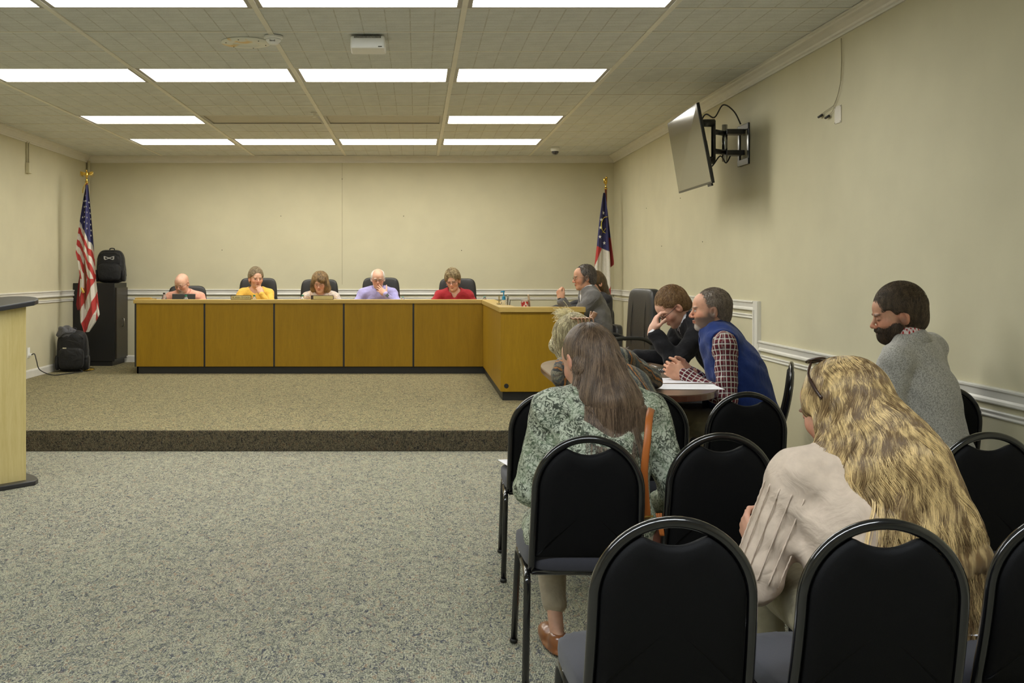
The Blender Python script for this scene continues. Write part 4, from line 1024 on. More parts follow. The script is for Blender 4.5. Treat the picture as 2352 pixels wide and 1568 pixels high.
# things on the wing
def wg(px, d): return ((px - 957) * d / F, d, WS)
t = thing('pump_bottle', 'clear sanitizer bottle with blue pump on the desk wing', 'bottle', wg(1157, 10.6))
b = BM(); sel(b, (0, 0, .045), (.026, .02, .045), .35, .7, 18, 10); fin('body', b, m_glass, t, smooth=True)
mb_ = mat('pump_blue', (.02, .22, .40), .4)
b = BM(); lathe(b, [(0, .088), (.015, .088), (.014, .105), (.005, .108), (.005, .125), (.009, .126), (.009, .132), (0, .132)], 14); tube(b, [(0, 0, .129), (-.026, 0, .127)], .004, 6); fin('pump', b, mb_, t); t.scale = (1.2, 1.2, 2.1)
t = thing('pen_cup', 'teal cup of pens on the corner of desk wing', 'cup', wg(1165, 10.5))
b = BM(); lathe(b, [(0, 0), (.022, 0), (.026, .065), (.023, .065), (.020, .004), (0, .004)], 16); fin('cup', b, mat('teal_cup', (.10, .26, .24), .4), t, smooth=True)
for k, (dx, c_) in enumerate(((-.010, (.5, .5, .5)), (.0, (.02, .02, .02)), (.008, (.6, .6, .55)), (.013, (.02, .02, .02)))):
    b = BM(); tube(b, [(dx * .5, 0, .006), (dx * 1.6 + .004, 0, .115 - k * .006)], .0032, 6); t.scale = (1.2, 1.2, 1.9); fin('pen', b, mat('pen_%s' % ('grey', 'black', 'white', 'dark')[k], c_, .4), t)
t = thing('small_stapler_box', 'small black and brass cube at the inner corner of desk wing', 'box', wg(1147.5, 10.75))
b = BM(); bx(b, -.018, .018, -.02, .02, 0, .055); fin('cube', b, m_black, t, bevel=.003)
b = BM(); bx(b, -.026, -.018, -.018, .018, 0, .058); bx(b, -.010, .0, -.01, .01, .055, .085); fin('brass_side', b, mat('dull_brass', (.35, .27, .10), .4, metal=.6), t); t.scale = (1.1, 1.1, 2.6)
t = thing('sign_holder', 'grey easel backed card standing beside the pen cup', 'sign', wg(1173, 10.6))
b = BM(); bx(b, -.006, .006, -.05, .05, 0, .125, M=Matrix.Rotation(R(-14), 4, 'Y')); fin('card', b, mat('grey_card', (.25, .24, .20), .6), t); t.scale.z = 1.9
b = BM(); bx(b, -.016, .016, -.04, .04, 0, .004); fin('foot', b, m_black, t)
t = thing('red_candy_tin', 'red and white patterned tin on the desk wing', 'tin', wg(1206, 10.6))
def tinmat():
    m, nt, bb = newmat('red_white_pattern'); v = coords(nt); n = N(nt, 'ShaderNodeTexVoronoi', Scale=55.0); nt.links.new(v, n.inputs['Vector'])
    r = ramp(nt, [(0.35, (0.45, 0.03, 0.02)), (0.55, (0.65, 0.55, 0.5))], 'CONSTANT'); nt.links.new(n.outputs['Distance'], r.inputs[0]); nt.links.new(r.outputs[0], bb.inputs['Base Color']); return m
b = BM(); lathe(b, [(0, 0), (.036, 0), (.037, .003), (.037, .068), (0, .068)], 24); fin('tin', b, tinmat(), t)
b = BM(); lathe(b, [(0, .068), (.038, .068), (.038, .075), (0, .075)], 24); fin('lid', b, mat('tin_lid', (.5, .42, .35), .3), t); t.scale = (1.1, 1.1, 2.5)
t = thing('tilted_card', 'brown card leaning beside the red patterned tin', 'sign', wg(1221, 10.62))
b = BM(); bx(b, -.005, .005, -.05, .05, 0, .13, M=Matrix.Rotation(R(-15), 4, 'Y')); fin('card', b, mat('brown_card', (.40, .30, .20), .6), t); t.scale.z = 1.9
b = BM(); bx(b, -.016, .016, -.04, .04, 0, .004); fin('foot', b, m_black, t)
# ================================================================== people: smooth blended volumes turned into one surface each
def V(*a): return np.array(a, dtype=float)
def nrm(v):
    v = np.asarray(v, float); l = np.linalg.norm(v); return v / l if l > 1e-9 else v
BIG = 9.0
class Field:
    def __init__(s): s.p = []
    def add(s, kind, lo, hi, fn, k=0.02, op='u'):
        s.p.append((op, fn, k, np.asarray(lo, float), np.asarray(hi, float))); return s
    def cap(s, a, b, ra, rb, k=0.02, op='u'):
        a = np.asarray(a, float); b = np.asarray(b, float); d = b - a; L2 = max(1e-9, d @ d)
        def fn(X, Y, Z):
            px, py, pz = X - a[0], Y - a[1], Z - a[2]
            t = np.clip((px * d[0] + py * d[1] + pz * d[2]) / L2, 0, 1)
            return np.sqrt((px - t * d[0]) ** 2 + (py - t * d[1]) ** 2 + (pz - t * d[2]) ** 2) - (ra + (rb - ra) * t)
        r = max(ra, rb)
        return s.add('cap', np.minimum(a, b) - r, np.maximum(a, b) + r, fn, k, op)
    def ell(s, c, r, rot=None, k=0.02, op='u'):
        c = np.asarray(c, float); r = np.asarray(r, float); Rm = np.eye(3) if rot is None else np.asarray(rot, float)
        def fn(X, Y, Z):
            px, py, pz = X - c[0], Y - c[1], Z - c[2]
            q = [(Rm[0, i] * px + Rm[1, i] * py + Rm[2, i] * pz) for i in range(3)]
            k0 = np.sqrt((q[0] / r[0]) ** 2 + (q[1] / r[1]) ** 2 + (q[2] / r[2]) ** 2)
            k1 = np.sqrt((q[0] / r[0] ** 2) ** 2 + (q[1] / r[1] ** 2) ** 2 + (q[2] / r[2] ** 2) ** 2) + 1e-9
            return k0 * (k0 - 1) / k1
        e = np.sqrt(((Rm * r) ** 2).sum(1)); return s.add('ell', c - e, c + e, fn, k, op)
    def ecap(s, a, b, ra, rb, rot, q, k=0.03, op='u'):
        """tapering tube whose section is flattened by q along the body's depth (rot column 1)"""
        a = np.asarray(a, float); b = np.asarray(b, float); Rm = np.asarray(rot, float); A = Rm.T @ a * V(1, q, 1); B = Rm.T @ b * V(1, q, 1); d = B - A; L2 = max(1e-9, d @ d)
        def fn(X, Y, Z):
            u = [(Rm[0, i] * X + Rm[1, i] * Y + Rm[2, i] * Z) for i in range(3)]
            px, py, pz = u[0] - A[0], u[1] * q - A[1], u[2] - A[2]
            t = np.clip((px * d[0] + py * d[1] + pz * d[2]) / L2, 0, 1)
            return (np.sqrt((px - t * d[0]) ** 2 + (py - t * d[1]) ** 2 + (pz - t * d[2]) ** 2) - (ra + (rb - ra) * t)) / (1 + (q - 1) * .5)
        r = max(ra, rb); return s.add('ecap', np.minimum(a, b) - r, np.maximum(a, b) + r, fn, k, op)
    def plane(s, pt, n, k=0.005):
        """cut away everything on the side n points to"""
        pt = np.asarray(pt, float); n = nrm(n)
        def fn(X, Y, Z): return -((X - pt[0]) * n[0] + (Y - pt[1]) * n[1] + (Z - pt[2]) * n[2])
        return s.add('plane', V(-9, -9, -9), V(9, 9, 9), fn, k, 's')
    @staticmethod
    def comb(f, g, k, op):
        if op == 's': g = -g; h = np.maximum(k - np.abs(f - g), 0) / max(k, 1e-6); return np.maximum(f, g) + h * h * k * .25
        h = np.maximum(k - np.abs(f - g), 0) / max(k, 1e-6); return np.minimum(f, g) - h * h * k * .25
    def at(s, Pn):
        X, Y, Z = Pn[:, 0], Pn[:, 1], Pn[:, 2]; f = np.full(len(Pn), BIG)
        for op, fn, k, lo, hi in s.p: f = s.comb(f, fn(X, Y, Z), k, op)
        return f
    def grad(s, Pn, e=.002):
        g = np.stack([s.at(Pn + np.eye(3)[i] * e) - s.at(Pn - np.eye(3)[i] * e) for i in range(3)], 1)
        return g / (np.linalg.norm(g, axis=1, keepdims=True) + 1e-9)
    def bounds(s):
        lo = np.min([p[3] for p in s.p if p[0] == 'u'], 0); hi = np.max([p[4] for p in s.p if p[0] == 'u'], 0); return lo, hi
def axis(lo, hi, fine, df, dc):
    """grid coordinates: step df inside the fine ranges, dc elsewhere"""
    out = [lo]
    while out[-1] < hi:
        x = out[-1]; st = dc
        for a, b in fine:
            if a - dc <= x <= b: st = df; break
            if x < a - dc < x + dc: st = max(df, a - dc - x)
        out.append(x + st)
    return np.array(out)
def mesh_field(f, df=.006, dc=.014, fine=None, disp=None):
    lo, hi = f.bounds(); pad = .02; lo = lo - pad; hi = hi + pad
    ax = [axis(lo[i], hi[i], [(z[0][i], z[1][i]) for z in fine] if fine else [], df, dc if fine else df) for i in range(3)]
    n = [len(a) for a in ax]; G = np.full(n, BIG, dtype=np.float32)
    for op, fn, k, plo, phi in f.p:
        sl = []; ok = True
        for i in range(3):
            a = np.searchsorted(ax[i], plo[i] - k - .03); b = np.searchsorted(ax[i], phi[i] + k + .03)
            a = max(0, a); b = min(n[i], b)
            if b <= a: ok = False; break
            sl.append(slice(a, b))
        if not ok: continue
        X, Y, Z = ax[0][sl[0]][:, None, None], ax[1][sl[1]][None, :, None], ax[2][sl[2]][None, None, :]
        g = fn(X, Y, Z); sub = G[tuple(sl)]
        G[tuple(sl)] = Field.comb(sub, g, k, op)
    if disp is not None:
        G = G + disp(ax[0][:, None, None], ax[1][None, :, None], ax[2][None, None, :])
    ins = G < 0
    nx_, ny_, nz_ = n[0] - 1, n[1] - 1, n[2] - 1
    c = [ins[i:nx_ + i, j:ny_ + j, k:nz_ + k] for i in (0, 1) for j in (0, 1) for k in (0, 1)]
    cnt = sum(x.astype(np.int8) for x in c); act = (cnt > 0) & (cnt < 8)
    I, J, K = np.nonzero(act); m = len(I)
    vid = np.full((nx_, ny_, nz_), -1, dtype=np.int64); vid[I, J, K] = np.arange(m)
    acc = np.zeros((m, 3)); num = np.zeros(m)
    corners = [(i, j, k) for i in (0, 1) for j in (0, 1) for k in (0, 1)]
    for a in corners:
        for b in corners:
            if sum(abs(a[q] - b[q]) for q in range(3)) != 1 or a > b: continue
            ga = G[I + a[0], J + a[1], K + a[2]]; gb = G[I + b[0], J + b[1], K + b[2]]
            cr = (ga < 0) != (gb < 0); t = np.where(cr, ga / (ga - gb + 1e-12), 0)
            pa = np.stack([ax[0][I + a[0]], ax[1][J + a[1]], ax[2][K + a[2]]], 1); pb = np.stack([ax[0][I + b[0]], ax[1][J + b[1]], ax[2][K + b[2]]], 1)
            acc += np.where(cr[:, None], pa + (pb - pa) * t[:, None], 0); num += cr
    Pv = acc / np.maximum(num, 1)[:, None]
    quads = []
    for axn in range(3):
        o = [0, 0, 0]; o[axn] = 1
        A = ins[:n[0] - o[0], :n[1] - o[1], :n[2] - o[2]]; B = ins[o[0]:, o[1]:, o[2]:]
        E = A != B; u, v = [(1, 2), (2, 0), (0, 1)][axn]
        ii = np.nonzero(E); idx = [ii[0], ii[1], ii[2]]
        okk = (idx[u] > 0) & (idx[v] > 0) & (idx[u] < n[u] - 1) & (idx[v] < n[v] - 1)
        idx = [q[okk] for q in idx]; aa = A[idx[0], idx[1], idx[2]]
        def cell(du, dv):
            q = [x.copy() for x in idx]; q[u] = q[u] - du; q[v] = q[v] - dv; return vid[q[0], q[1], q[2]]
        c0, c1, c2, c3 = cell(1, 1), cell(0, 1), cell(0, 0), cell(1, 0)
        q1 = np.stack([c0, c1, c2, c3], 1); q2 = np.stack([c3, c2, c1, c0], 1)
        quads.append(np.where(aa[:, None], q1, q2))
    Q = np.concatenate(quads); Q = Q[(Q >= 0).all(1)]
    return Pv, Q
def to_mesh(name, Pv, Q):
    me = bpy.data.meshes.new(name); me.vertices.add(len(Pv)); me.vertices.foreach_set('co', Pv.astype(np.float32).ravel())
    me.loops.add(len(Q) * 4); me.loops.foreach_set('vertex_index', Q.astype(np.int32).ravel())
    me.polygons.add(len(Q)); me.polygons.foreach_set('loop_start', np.arange(0, len(Q) * 4, 4, dtype=np.int32))
    me.update(calc_edges=True); me.validate(); return me
def keep_main(Pv, Q, minv=30):
    """drop loose crumbs"""
    n = len(Pv); lab = np.arange(n)
    for _ in range(400):
        m = lab[Q].min(1); new = lab.copy(); np.minimum.at(new, Q.ravel(), np.repeat(m, 4)); new = new[new]
        if (new == lab).all(): break
        lab = new
    cnt = np.bincount(lab, minlength=n); good = cnt[lab] >= minv
    if good.all(): return Pv, Q
    mp = np.cumsum(good) - 1; Q = Q[good[Q[:, 0]]]; return Pv[good], mp[Q]

def rotm(yaw=0, pitch=0, roll=0):
    """columns right, forward, up. pitch > 0 nods down, yaw > 0 turns to the person's left"""
    M = Euler((-R(pitch), R(roll), 0), 'XYZ').to_matrix(); Z = Matrix.Rotation(R(yaw), 3, 'Z'); return np.array(Z @ M)

def add_head(f, c, M, s=1.0, jaw=1.0, fat=0.0):
    T = lambda x, y, z: c + M @ (V(x, y, z) * s)
    f.ell(T(0, -.018, .030), V(.077 + fat * .3, .097, .090) * s, M, k=.02)
    f.ell(T(0, .030, -.030), V((.060 + fat) * jaw, .062, .085) * s, M, k=.035)
    f.ell(T(0, .050, .040), V(.055, .045, .050) * s, M, k=.03)
    f.ell(T(0, .040, -.078), V((.046 + fat) * jaw, .045, .035) * s, M, k=.025)
    f.ell(T(0, .073, -.098), V(.020, .018, .016) * s, M, k=.022)
    for q in (-1, 1):
        f.ell(T(q * .037, .060, -.028), V(.024 + fat * .6, .026, .026) * s, M, k=.022)     # cheeks
        f.ell(T(q * .030, .104, .000), V(.018, .015, .011) * s, M, k=.014, op='s')   # eye sockets
        f.ell(T(q * .031, .0825, -.001), V(.0135, .0125, .0115) * s, M, k=.004)      # eyeballs under the lids
        f.ell(T(q * .028, .090, .017), V(.022, .009, .006) * s, M, k=.010)           # brow
        f.ell(T(q * .081, -.008, -.010), V(.0095, .021, .033) * s, M @ rotm(q * 18, 0, 0), k=.006)   # ear
        f.ell(T(q * .086, -.002, -.006), V(.006, .010, .017) * s, M, k=.004, op='s')
        f.ell(T(q * .0125, .102, -.036), V(.008, .009, .0075) * s, M, k=.006)
    f.cap(T(0, .090, .008), T(0, .113, -.028), .0065 * s, .0090 * s, k=.010)
    f.ell(T(0, .111, -.032), V(.0105, .009, .009) * s, M, k=.006)
    f.ell(T(0, .092, -.058), V(.022, .012, .0052) * s, M, k=.006)
    f.ell(T(0, .090, -.068), V(.018, .012, .0058) * s, M, k=.005)
    f.ell(T(0, .106, -.0625), V(.020, .010, .0012) * s, M, k=.003, op='s')

FT = ((.029, .088, .071, .0082), (.010, .092, .080, .0085), (-.010, .090, .074, .0080), (-.029, .083, .058, .0070))
def add_hand(f, wrist, d, pal, side, curl=(40, 40, 40, 40), spread=4, thumb=(35, 25), s=1.0, thumb_out=None):
    """d: finger direction, pal: the way the palm faces, side +1 right hand"""
    d = nrm(d); z = nrm(-np.asarray(pal, float) + d * (np.dot(pal, d))); x = np.cross(d, z) * 1.0
    # x towards the thumb: for a right hand with the palm down and the fingers forward the thumb is on the left
    x = -nrm(np.cross(d, z)) * side if True else x
    B = np.stack([x, d, z], 1); T = lambda a, b, c: wrist + B @ (V(a, b, c) * s)
    f.ell(T(0, .050, 0), V(.041, .050, .0165) * s, B, k=.012)
    f.ell(T(.022, .030, -.006), V(.022, .032, .018) * s, B, k=.014)
    f.ell(T(-.020, .040, -.004), V(.020, .036, .016) * s, B, k=.012)
    f.cap(T(0, -.03, 0), T(0, .02, 0), .026 * s, .027 * s, k=.02)
    for i, (x0, y0, L, r) in enumerate(FT):
        p = V(x0, y0, .001); ang = R(spread) * (1.2 - i * .8); c = R(curl[i]) ; a = 0.0
        f.cap(T(x0 * .8, .05, 0), T(*p), r * 1.0 * s, r * 1.05 * s, k=.008)
        for j, (fr, cc) in enumerate(((.46, .75), (.30, 1.05), (.24, .65))):
            a += c * cc; dv = V(sin(ang) * cos(a), cos(ang) * cos(a), -sin(a)); q = p + dv * L * fr
            f.cap(T(*p), T(*q), r * (1 - .08 * j) * s, r * (.93 - .09 * j) * s, k=.0035); p = q
    a1, a2 = R(thumb[0]), R(thumb[1])
    t0 = V(.024, .022, -.006); t1 = t0 + .040 * V(sin(a1) * .95, cos(a1) * .85, -.35); t2 = t1 + .032 * nrm(V(sin(a1 - a2) * .9, cos(a1 - a2), -.25)); t3 = t2 + .026 * nrm(V(sin(a1 - 1.6 * a2), cos(a1 - 1.6 * a2), -.30))
    f.cap(T(*t0), T(*t1), .0135 * s, .0115 * s, k=.012); f.cap(T(*t1), T(*t2), .0112 * s, .0100 * s, k=.004); f.cap(T(*t2), T(*t3), .0100 * s, .0078 * s, k=.004)
    return B

def ik(S_, Wt, l1, l2, hint):
    S_, Wt = np.asarray(S_, float), np.asarray(Wt, float); d = Wt - S_; D = np.linalg.norm(d); 
    if D > (l1 + l2) * .995: Wt = S_ + d / D * (l1 + l2) * .995; d = Wt - S_; D = np.linalg.norm(d)
    D = max(D, abs(l1 - l2) + .02); u = d / np.linalg.norm(d); a = (l1 * l1 - l2 * l2 + D * D) / (2 * D); h = math.sqrt(max(0, l1 * l1 - a * a))
    hh = np.asarray(hint, float); hh = hh - u * (hh @ u); return S_ + u * a + nrm(hh) * h, Wt

m_skin = attr_mat('skin', 0.5, bump=.15, bscale=260, sss=.06, spec=.4)
def lerp(a, b, t): return a * (1 - t) + b * t
def paint_head(Pv, cols, c, M, s, cfg):
    q = (Pv - c) @ M / s; x, y, z = q[:, 0], q[:, 1], q[:, 2]; near = (np.abs(z) < .14) & (np.abs(x) < .1) & (np.abs(y) < .14)
    def blob(cx, cy, cz, rx, ry, rz, soft=.35):
        r = np.sqrt(((x - cx) / rx) ** 2 + ((y - cy) / ry) ** 2 + ((z - cz) / rz) ** 2); return np.clip((1 + soft - r) / soft, 0, 1) * near
    def mix(mask, col): cols[:] = cols * (1 - mask[:, None]) + np.array(col) * mask[:, None]
    sk = np.array(cfg['skin'])
    redn = sk * np.array([1.02, .72, .66])
    for qx in (-1, 1):
        mix(blob(qx * .042, .075, -.030, .028, .03, .024, .8) * .55, redn)
        mix(blob(qx * .082, -.005, -.01, .015, .03, .04, .6) * .5, redn)
    mix(blob(0, .12, -.032, .018, .02, .014, .6) * .5, redn)
    lip = cfg.get('lip', tuple(sk * np.array([.86, .52, .50])))
    mix(blob(0, .10, -.0625, .024, .02, .0105, .3) * .8, lip); mix(blob(0, .10, -.0625, .020, .02, .0022, .4) * .8, sk * .25)
    br = cfg.get('brow', (.12, .08, .05))
    for qx in (-1, 1):
        mix(blob(qx * .030, .09, .0185, .021, .02, .0045, .5) * cfg.get('browk', .75), br)
        if cfg.get('eyes', 'open') == 'open':
            mix(blob(qx * .031, .095, -.001, .0125, .02, .0055, .2), (.50, .47, .44)); mix(blob(qx * .031 + cfg.get('look', 0), .095, -.001, .0055, .02, .0056, .2), (.04, .03, .025))
            mix(blob(qx * .031, .095, .0058, .0145, .02, .0020, .4) * .9, sk * .18)
        else:
            mix(blob(qx * .031, .095, -.0055, .0145, .02, .0018, .5) * .9, sk * .15); mix(blob(qx * .031, .092, .002, .016, .02, .009, .8) * .25, sk * .55)
    bd = cfg.get('beard')
    if bd:
        col, k, style = bd
        if style == 'goatee': mix(blob(0, .085, -.090, .034, .05, .030, .5) * k, col); mix(blob(0, .10, -.049, .026, .03, .006, .5) * k, col)
        else:
            jaw = np.clip((-.030 - z) / .012, 0, 1) * np.clip((y + .012) / .015, 0, 1) * np.clip((-.022 - z - (y - .055) * .35 + .004) / .012, 0, 1)
            side = np.clip((.025 - np.abs(y - .006)) / .012, 0, 1) * np.clip((-.0 - z) / .02, 0, 1)
            mk = np.maximum(jaw, side) * near * (1 - blob(0, .10, -.0635, .022, .03, .010, .3)) * np.clip((z + .125) / .01, 0, 1)
            mk = mk * (1 - blob(0, .11, -.035, .030, .04, .016, .4)); mk = np.maximum(mk, blob(0, .10, -.049, .028, .03, .006, .5) * .9)
            mix(mk * k, col)
            if len(bd) > 3 or style == 'grey_chin': mix(blob(0, .085, -.098, .030, .05, .018, .6) * .8, (.50, .47, .42))
    if cfg.get('scalp'):
        col, k = cfg['scalp']
        mk = np.clip((.045 - y - .25 * z) / .03, 0, 1) * np.clip((z - .0 + .8 * y + .045) / .02, 0, 1) * np.clip((.075 - z) / .02, 0, 1) * near
        mk *= (1 - blob(0, .0, .12, .065, .10, .06, .4)); mix(mk * k, col)
    return cols

class Person: pass
def build_person(name_label, cfg, group=None):
    """cfg in the person's own frame, which is turned by yaw; the head is put at the photographed point"""
    s = cfg.get('s', 1.0); yaw = cfg['yaw']; RZ = np.array(Matrix.Rotation(R(yaw), 3, 'Z')); base_z = cfg.get('floor', 0.0)
    hipz = cfg.get('hipz', .50)
    lean, side, twist = R(cfg.get('lean', 8)), R(cfg.get('side', 0)), cfg.get('twist', 0)
    hd = np.array(cfg['head']); HM = rotm(*cfg.get('hrot', (0, 0, 0)))
    hs = cfg.get('hs', 1.0)
    def pose(T):
        H = V(0, 0, hipz)
        d1 = nrm(V(sin(side) * .8, sin(lean) * .75, cos(lean * .75))); d2 = nrm(V(sin(side) * 1.2, sin(lean * 1.2), cos(lean * 1.2)))
        C = H + d1 * T * .52; Nk = C + d2 * T * .48
        ND = nrm(d2 * .35 + V(0, 0, .45) + (HM @ V(0, 0, 1)) * .5 + V(0, cfg.get('neckf', .25), 0))
        hb = Nk + ND * cfg.get('neckl', .050) * s; hc = hb + HM @ (V(0, .014, .090) * hs)
        return H, C, Nk, hb, hc, d1, d2
    T = .50 * s; target = hd[2] - base_z
    for _ in range(12):
        hc = pose(T)[4]; T += (target - hc[2]) * .9
    H, C, Nk, hb, hc, d1, d2 = pose(T)
    print('PERSON %s torso %.3f' % (name_label[:40], T))
    loc = V(hd[0], hd[1], 0) - RZ @ V(hc[0], hc[1], 0); loc[2] = base_z
    W2L = lambda p: RZ.T @ (np.asarray(p, float) - loc)
    D2L = lambda d: RZ.T @ np.asarray(d, float)
    bw = cfg.get('bw', 1.0) * s; belly = cfg.get('belly', 0.0)
    zaxis = d2; TW = np.array(Matrix.Rotation(R(twist), 3, 'Z')); rx = TW @ V(1, 0, 0); rx = nrm(rx - zaxis * (rx @ zaxis)); ry = np.cross(zaxis, rx); TM = np.stack([rx, ry, zaxis], 1)
    shw = cfg.get('shw', .165) * s
    sh = {q: Nk - zaxis * .050 + rx * q * shw + ry * .0 + V(0, 0, cfg.get('shrug', 0)) for q in (-1, 1)}
    l1, l2 = .285 * s, .255 * s
    arms = {}
    for q, key in ((1, 'R'), (-1, 'L')):
        a = cfg.get(key)
        if a is None: a = dict(w=None)
        if a.get('w') is not None: w_ = W2L(a['w'])
        else: w_ = a.get('wl', V(q * .13, .33, hipz + .13)); w_ = np.asarray(w_, float)
        hint = D2L(a['hint']) if 'hint' in a else V(q * .5, -.4, -1)
        el, w_ = ik(sh[q], w_, l1, l2, hint)
        d = D2L(a['d']) if 'd' in a else nrm(w_ - el); pal = D2L(a['pal']) if 'pal' in a else V(0, 0, -1)
        arms[q] = dict(el=el, w=w_, d=d, pal=pal, curl=a.get('curl', (35, 38, 42, 46)), thumb=a.get('thumb', (35, 20)), spread=a.get('spread', 4))
    kn = {}; an = {}
    for q, key in ((1, 'legR'), (-1, 'legL')):
        g = cfg.get(key, {}); kn[q] = V(*g.get('k', (q * .13, .42, hipz + .01))); an[q] = V(*g.get('a', (q * .12, .42 + .02, .08)))
    def torso(f, e, lower=True):
        f.ecap(C + d2 * T * .10, Nk - zaxis * .10, (.150 * bw) + e, (.135 * bw) + e, TM, 1.45, k=.05)
        f.ecap(H + d1 * .06, C, (.145 * bw) + e + belly * .3, (.142 * bw) + e + belly * .4, TM, 1.35, k=.05)
        if belly: f.ell(H + d1 * T * .30 + ry * .06, V(.13 * bw + belly * .5 + e, .10 + belly + e, .14), TM, k=.06)
        if cfg.get('bust'): 
            for q in (-1, 1): f.ell(C + d2 * T * .12 + ry * .085 + rx * q * .07, V(.06, .055, .065) + e, TM, k=.04)
        for q in (-1, 1):
            f.cap(Nk - zaxis * .03, sh[q], .050 * s + e, .046 * s + e, k=.04)
            f.cap(Nk + (hb - Nk) * .35, sh[q] - (sh[q] - Nk) * .35 + zaxis * .006, .036 * s + e, .034 * s + e, k=.04)
        f.ell(H, V(.165 * bw + e, .115 * bw + e, .10 + e), None, k=.05)
    def arm(f, q, e1, e2, frac=1.0):
        A = arms[q]; f.cap(sh[q], A['el'], .047 * s + e1, .040 * s + e1, k=.035)
        we = lerp(A['el'], A['w'], frac); f.cap(A['el'], we, .040 * s + e1, lerp(.040, .027, frac) * s + e2, k=.012)
    def legs(f, e, low=1.0, bootcut=0):
        for q in (-1, 1):
            f.cap(H + V(q * .085 * bw, .0, -.015), kn[q], .082 * bw + e, .058 * s + e, k=.04)
            we = lerp(kn[q], an[q], low); f.cap(kn[q], we, .058 * s + e, .040 * s + e, k=.02)
    def shoes(f, e):
        for q in (-1, 1):
            g = cfg.get('legR' if q > 0 else 'legL', {}); fd = nrm(V(*g.get('f', (q * .12, 1, 0)))); a = an[q]; gz = .0
            M_ = np.stack([V(fd[1], -fd[0], 0), fd, V(0, 0, 1)], 1)
            f.ell(V(a[0], a[1], .045) - fd * .03, V(.036 + e, .048 + e, .045), M_, k=.03); f.ell(V(a[0], a[1], .035) + fd * .09, V(.043 + e, .085 + e, .033), M_, k=.03)
            f.ell(V(a[0], a[1], .014) + fd * .04, V(.042 + e, .135 + e, .014), M_, k=.01)
    root = thing('person', name_label, 'person', tuple(loc), R(yaw), group)
    # --- body: one continuous skin surface
    f = Field(); torso(f, -.010); legs(f, -.014)
    f.cap(Nk - zaxis * .03, hb + HM @ V(0, -.010, .03), .056 * s * cfg.get('neckw', 1), .052 * s * cfg.get('neckw', 1), k=.03)
    for q in (-1, 1): arm(f, q, -.008, -.003)
    shoes(f, -.012) if cfg.get('shoes', 1) else None
    add_head(f, hc, HM, hs, cfg.get('jaw', 1), cfg.get('fat', 0))
    fine = [(hc - .15, hc + .15)]
    for q, key in ((1, 'R'), (-1, 'L')):
        A = arms[q]; add_hand(f, A['w'], A['d'], A['pal'], q, A['curl'], A['spread'], A['thumb'], s * cfg.get('hands', 1.0))
        if cfg.get(key) is not None and cfg[key].get('vis', 1):
            cc = A['w'] + A['d'] * .08; fine.append((cc - .11, cc + .11))
    Pv, Q = mesh_field(f, cfg.get('df', .005), cfg.get('dc', .016), fine); Pv, Q = keep_main(Pv, Q)
    me = to_mesh('body', Pv, Q); cols = np.tile(np.array(cfg['skin']), (len(Pv), 1)); 
    n_ = np.sin(Pv[:, 0] * 60 + Pv[:, 1] * 35) * np.sin(Pv[:, 2] * 50 + Pv[:, 1] * 44); cols = cols * (1 + .05 * n_[:, None] * np.array([.3, 1, 1]))
    for q in (-1, 1):
        A = arms[q]; cc = A['w'] + A['d'] * .12; r = np.linalg.norm(Pv - cc, axis=1); k = np.clip((.09 - r) / .06, 0, 1) * .25
        cols = cols * (1 - k[:, None]) + (np.array(cfg['skin']) * np.array([1.02, .78, .72])) * k[:, None]
    cols = paint_head(Pv, cols, hc, HM, hs, cfg); set_cols(me, np.clip(cols, 0, 1)); body = meshobj('body', me, m_skin, root, smooth=True)
    pr = Person(); pr.root = root; pr.hc = hc; pr.HM = HM; pr.Nk = Nk; pr.hb = hb; pr.sh = sh; pr.arms = arms; pr.TM = TM; pr.C = C; pr.H = H; pr.s = s; pr.hs = hs; pr.W2L = W2L; pr.D2L = D2L; pr.zaxis = zaxis; pr.kn = kn; pr.an = an; pr.loc = loc; pr.RZ = RZ
    segs = [(H, Nk, .15, 'T')] + [(sh[q], arms[q]['el'], .05, 'U%d' % q) for q in (-1, 1)] + [(arms[q]['el'], arms[q]['w'], .04, 'F%d' % q) for q in (-1, 1)]
    def pattern(Pv, me):
        """cloth coordinates: round and along each sleeve, across and down the torso"""
        best = np.full(len(Pv), 9.); uv = np.zeros((len(Pv), 3), dtype=np.float32)
        for a, b, r, nm in segs:
            d = b - a; t = np.clip(((Pv - a) @ d) / (d @ d), 0, 1); w_ = Pv - a - t[:, None] * d; dist = np.linalg.norm(w_, axis=1) - r * (1.35 if nm == 'T' else 1)
            dn = nrm(d); e1 = nrm(np.cross(dn, V(.3, 1, .2))); e2 = np.cross(dn, e1); an_ = np.arctan2(w_ @ e2, w_ @ e1)
            if nm == 'T': u_, v_ = (Pv @ TM[:, 0]), (Pv @ zaxis)
            else: u_, v_ = an_ * r * 1.3, ((Pv - a) @ dn) + (0 if nm[0] == 'U' else l1)
            better = dist < best; best = np.where(better, dist, best); uv[better, 0] = u_[better]; uv[better, 1] = v_[better]
        at = me.attributes.new('pat', 'FLOAT_VECTOR', 'POINT'); at.data.foreach_set('vector', uv.ravel())
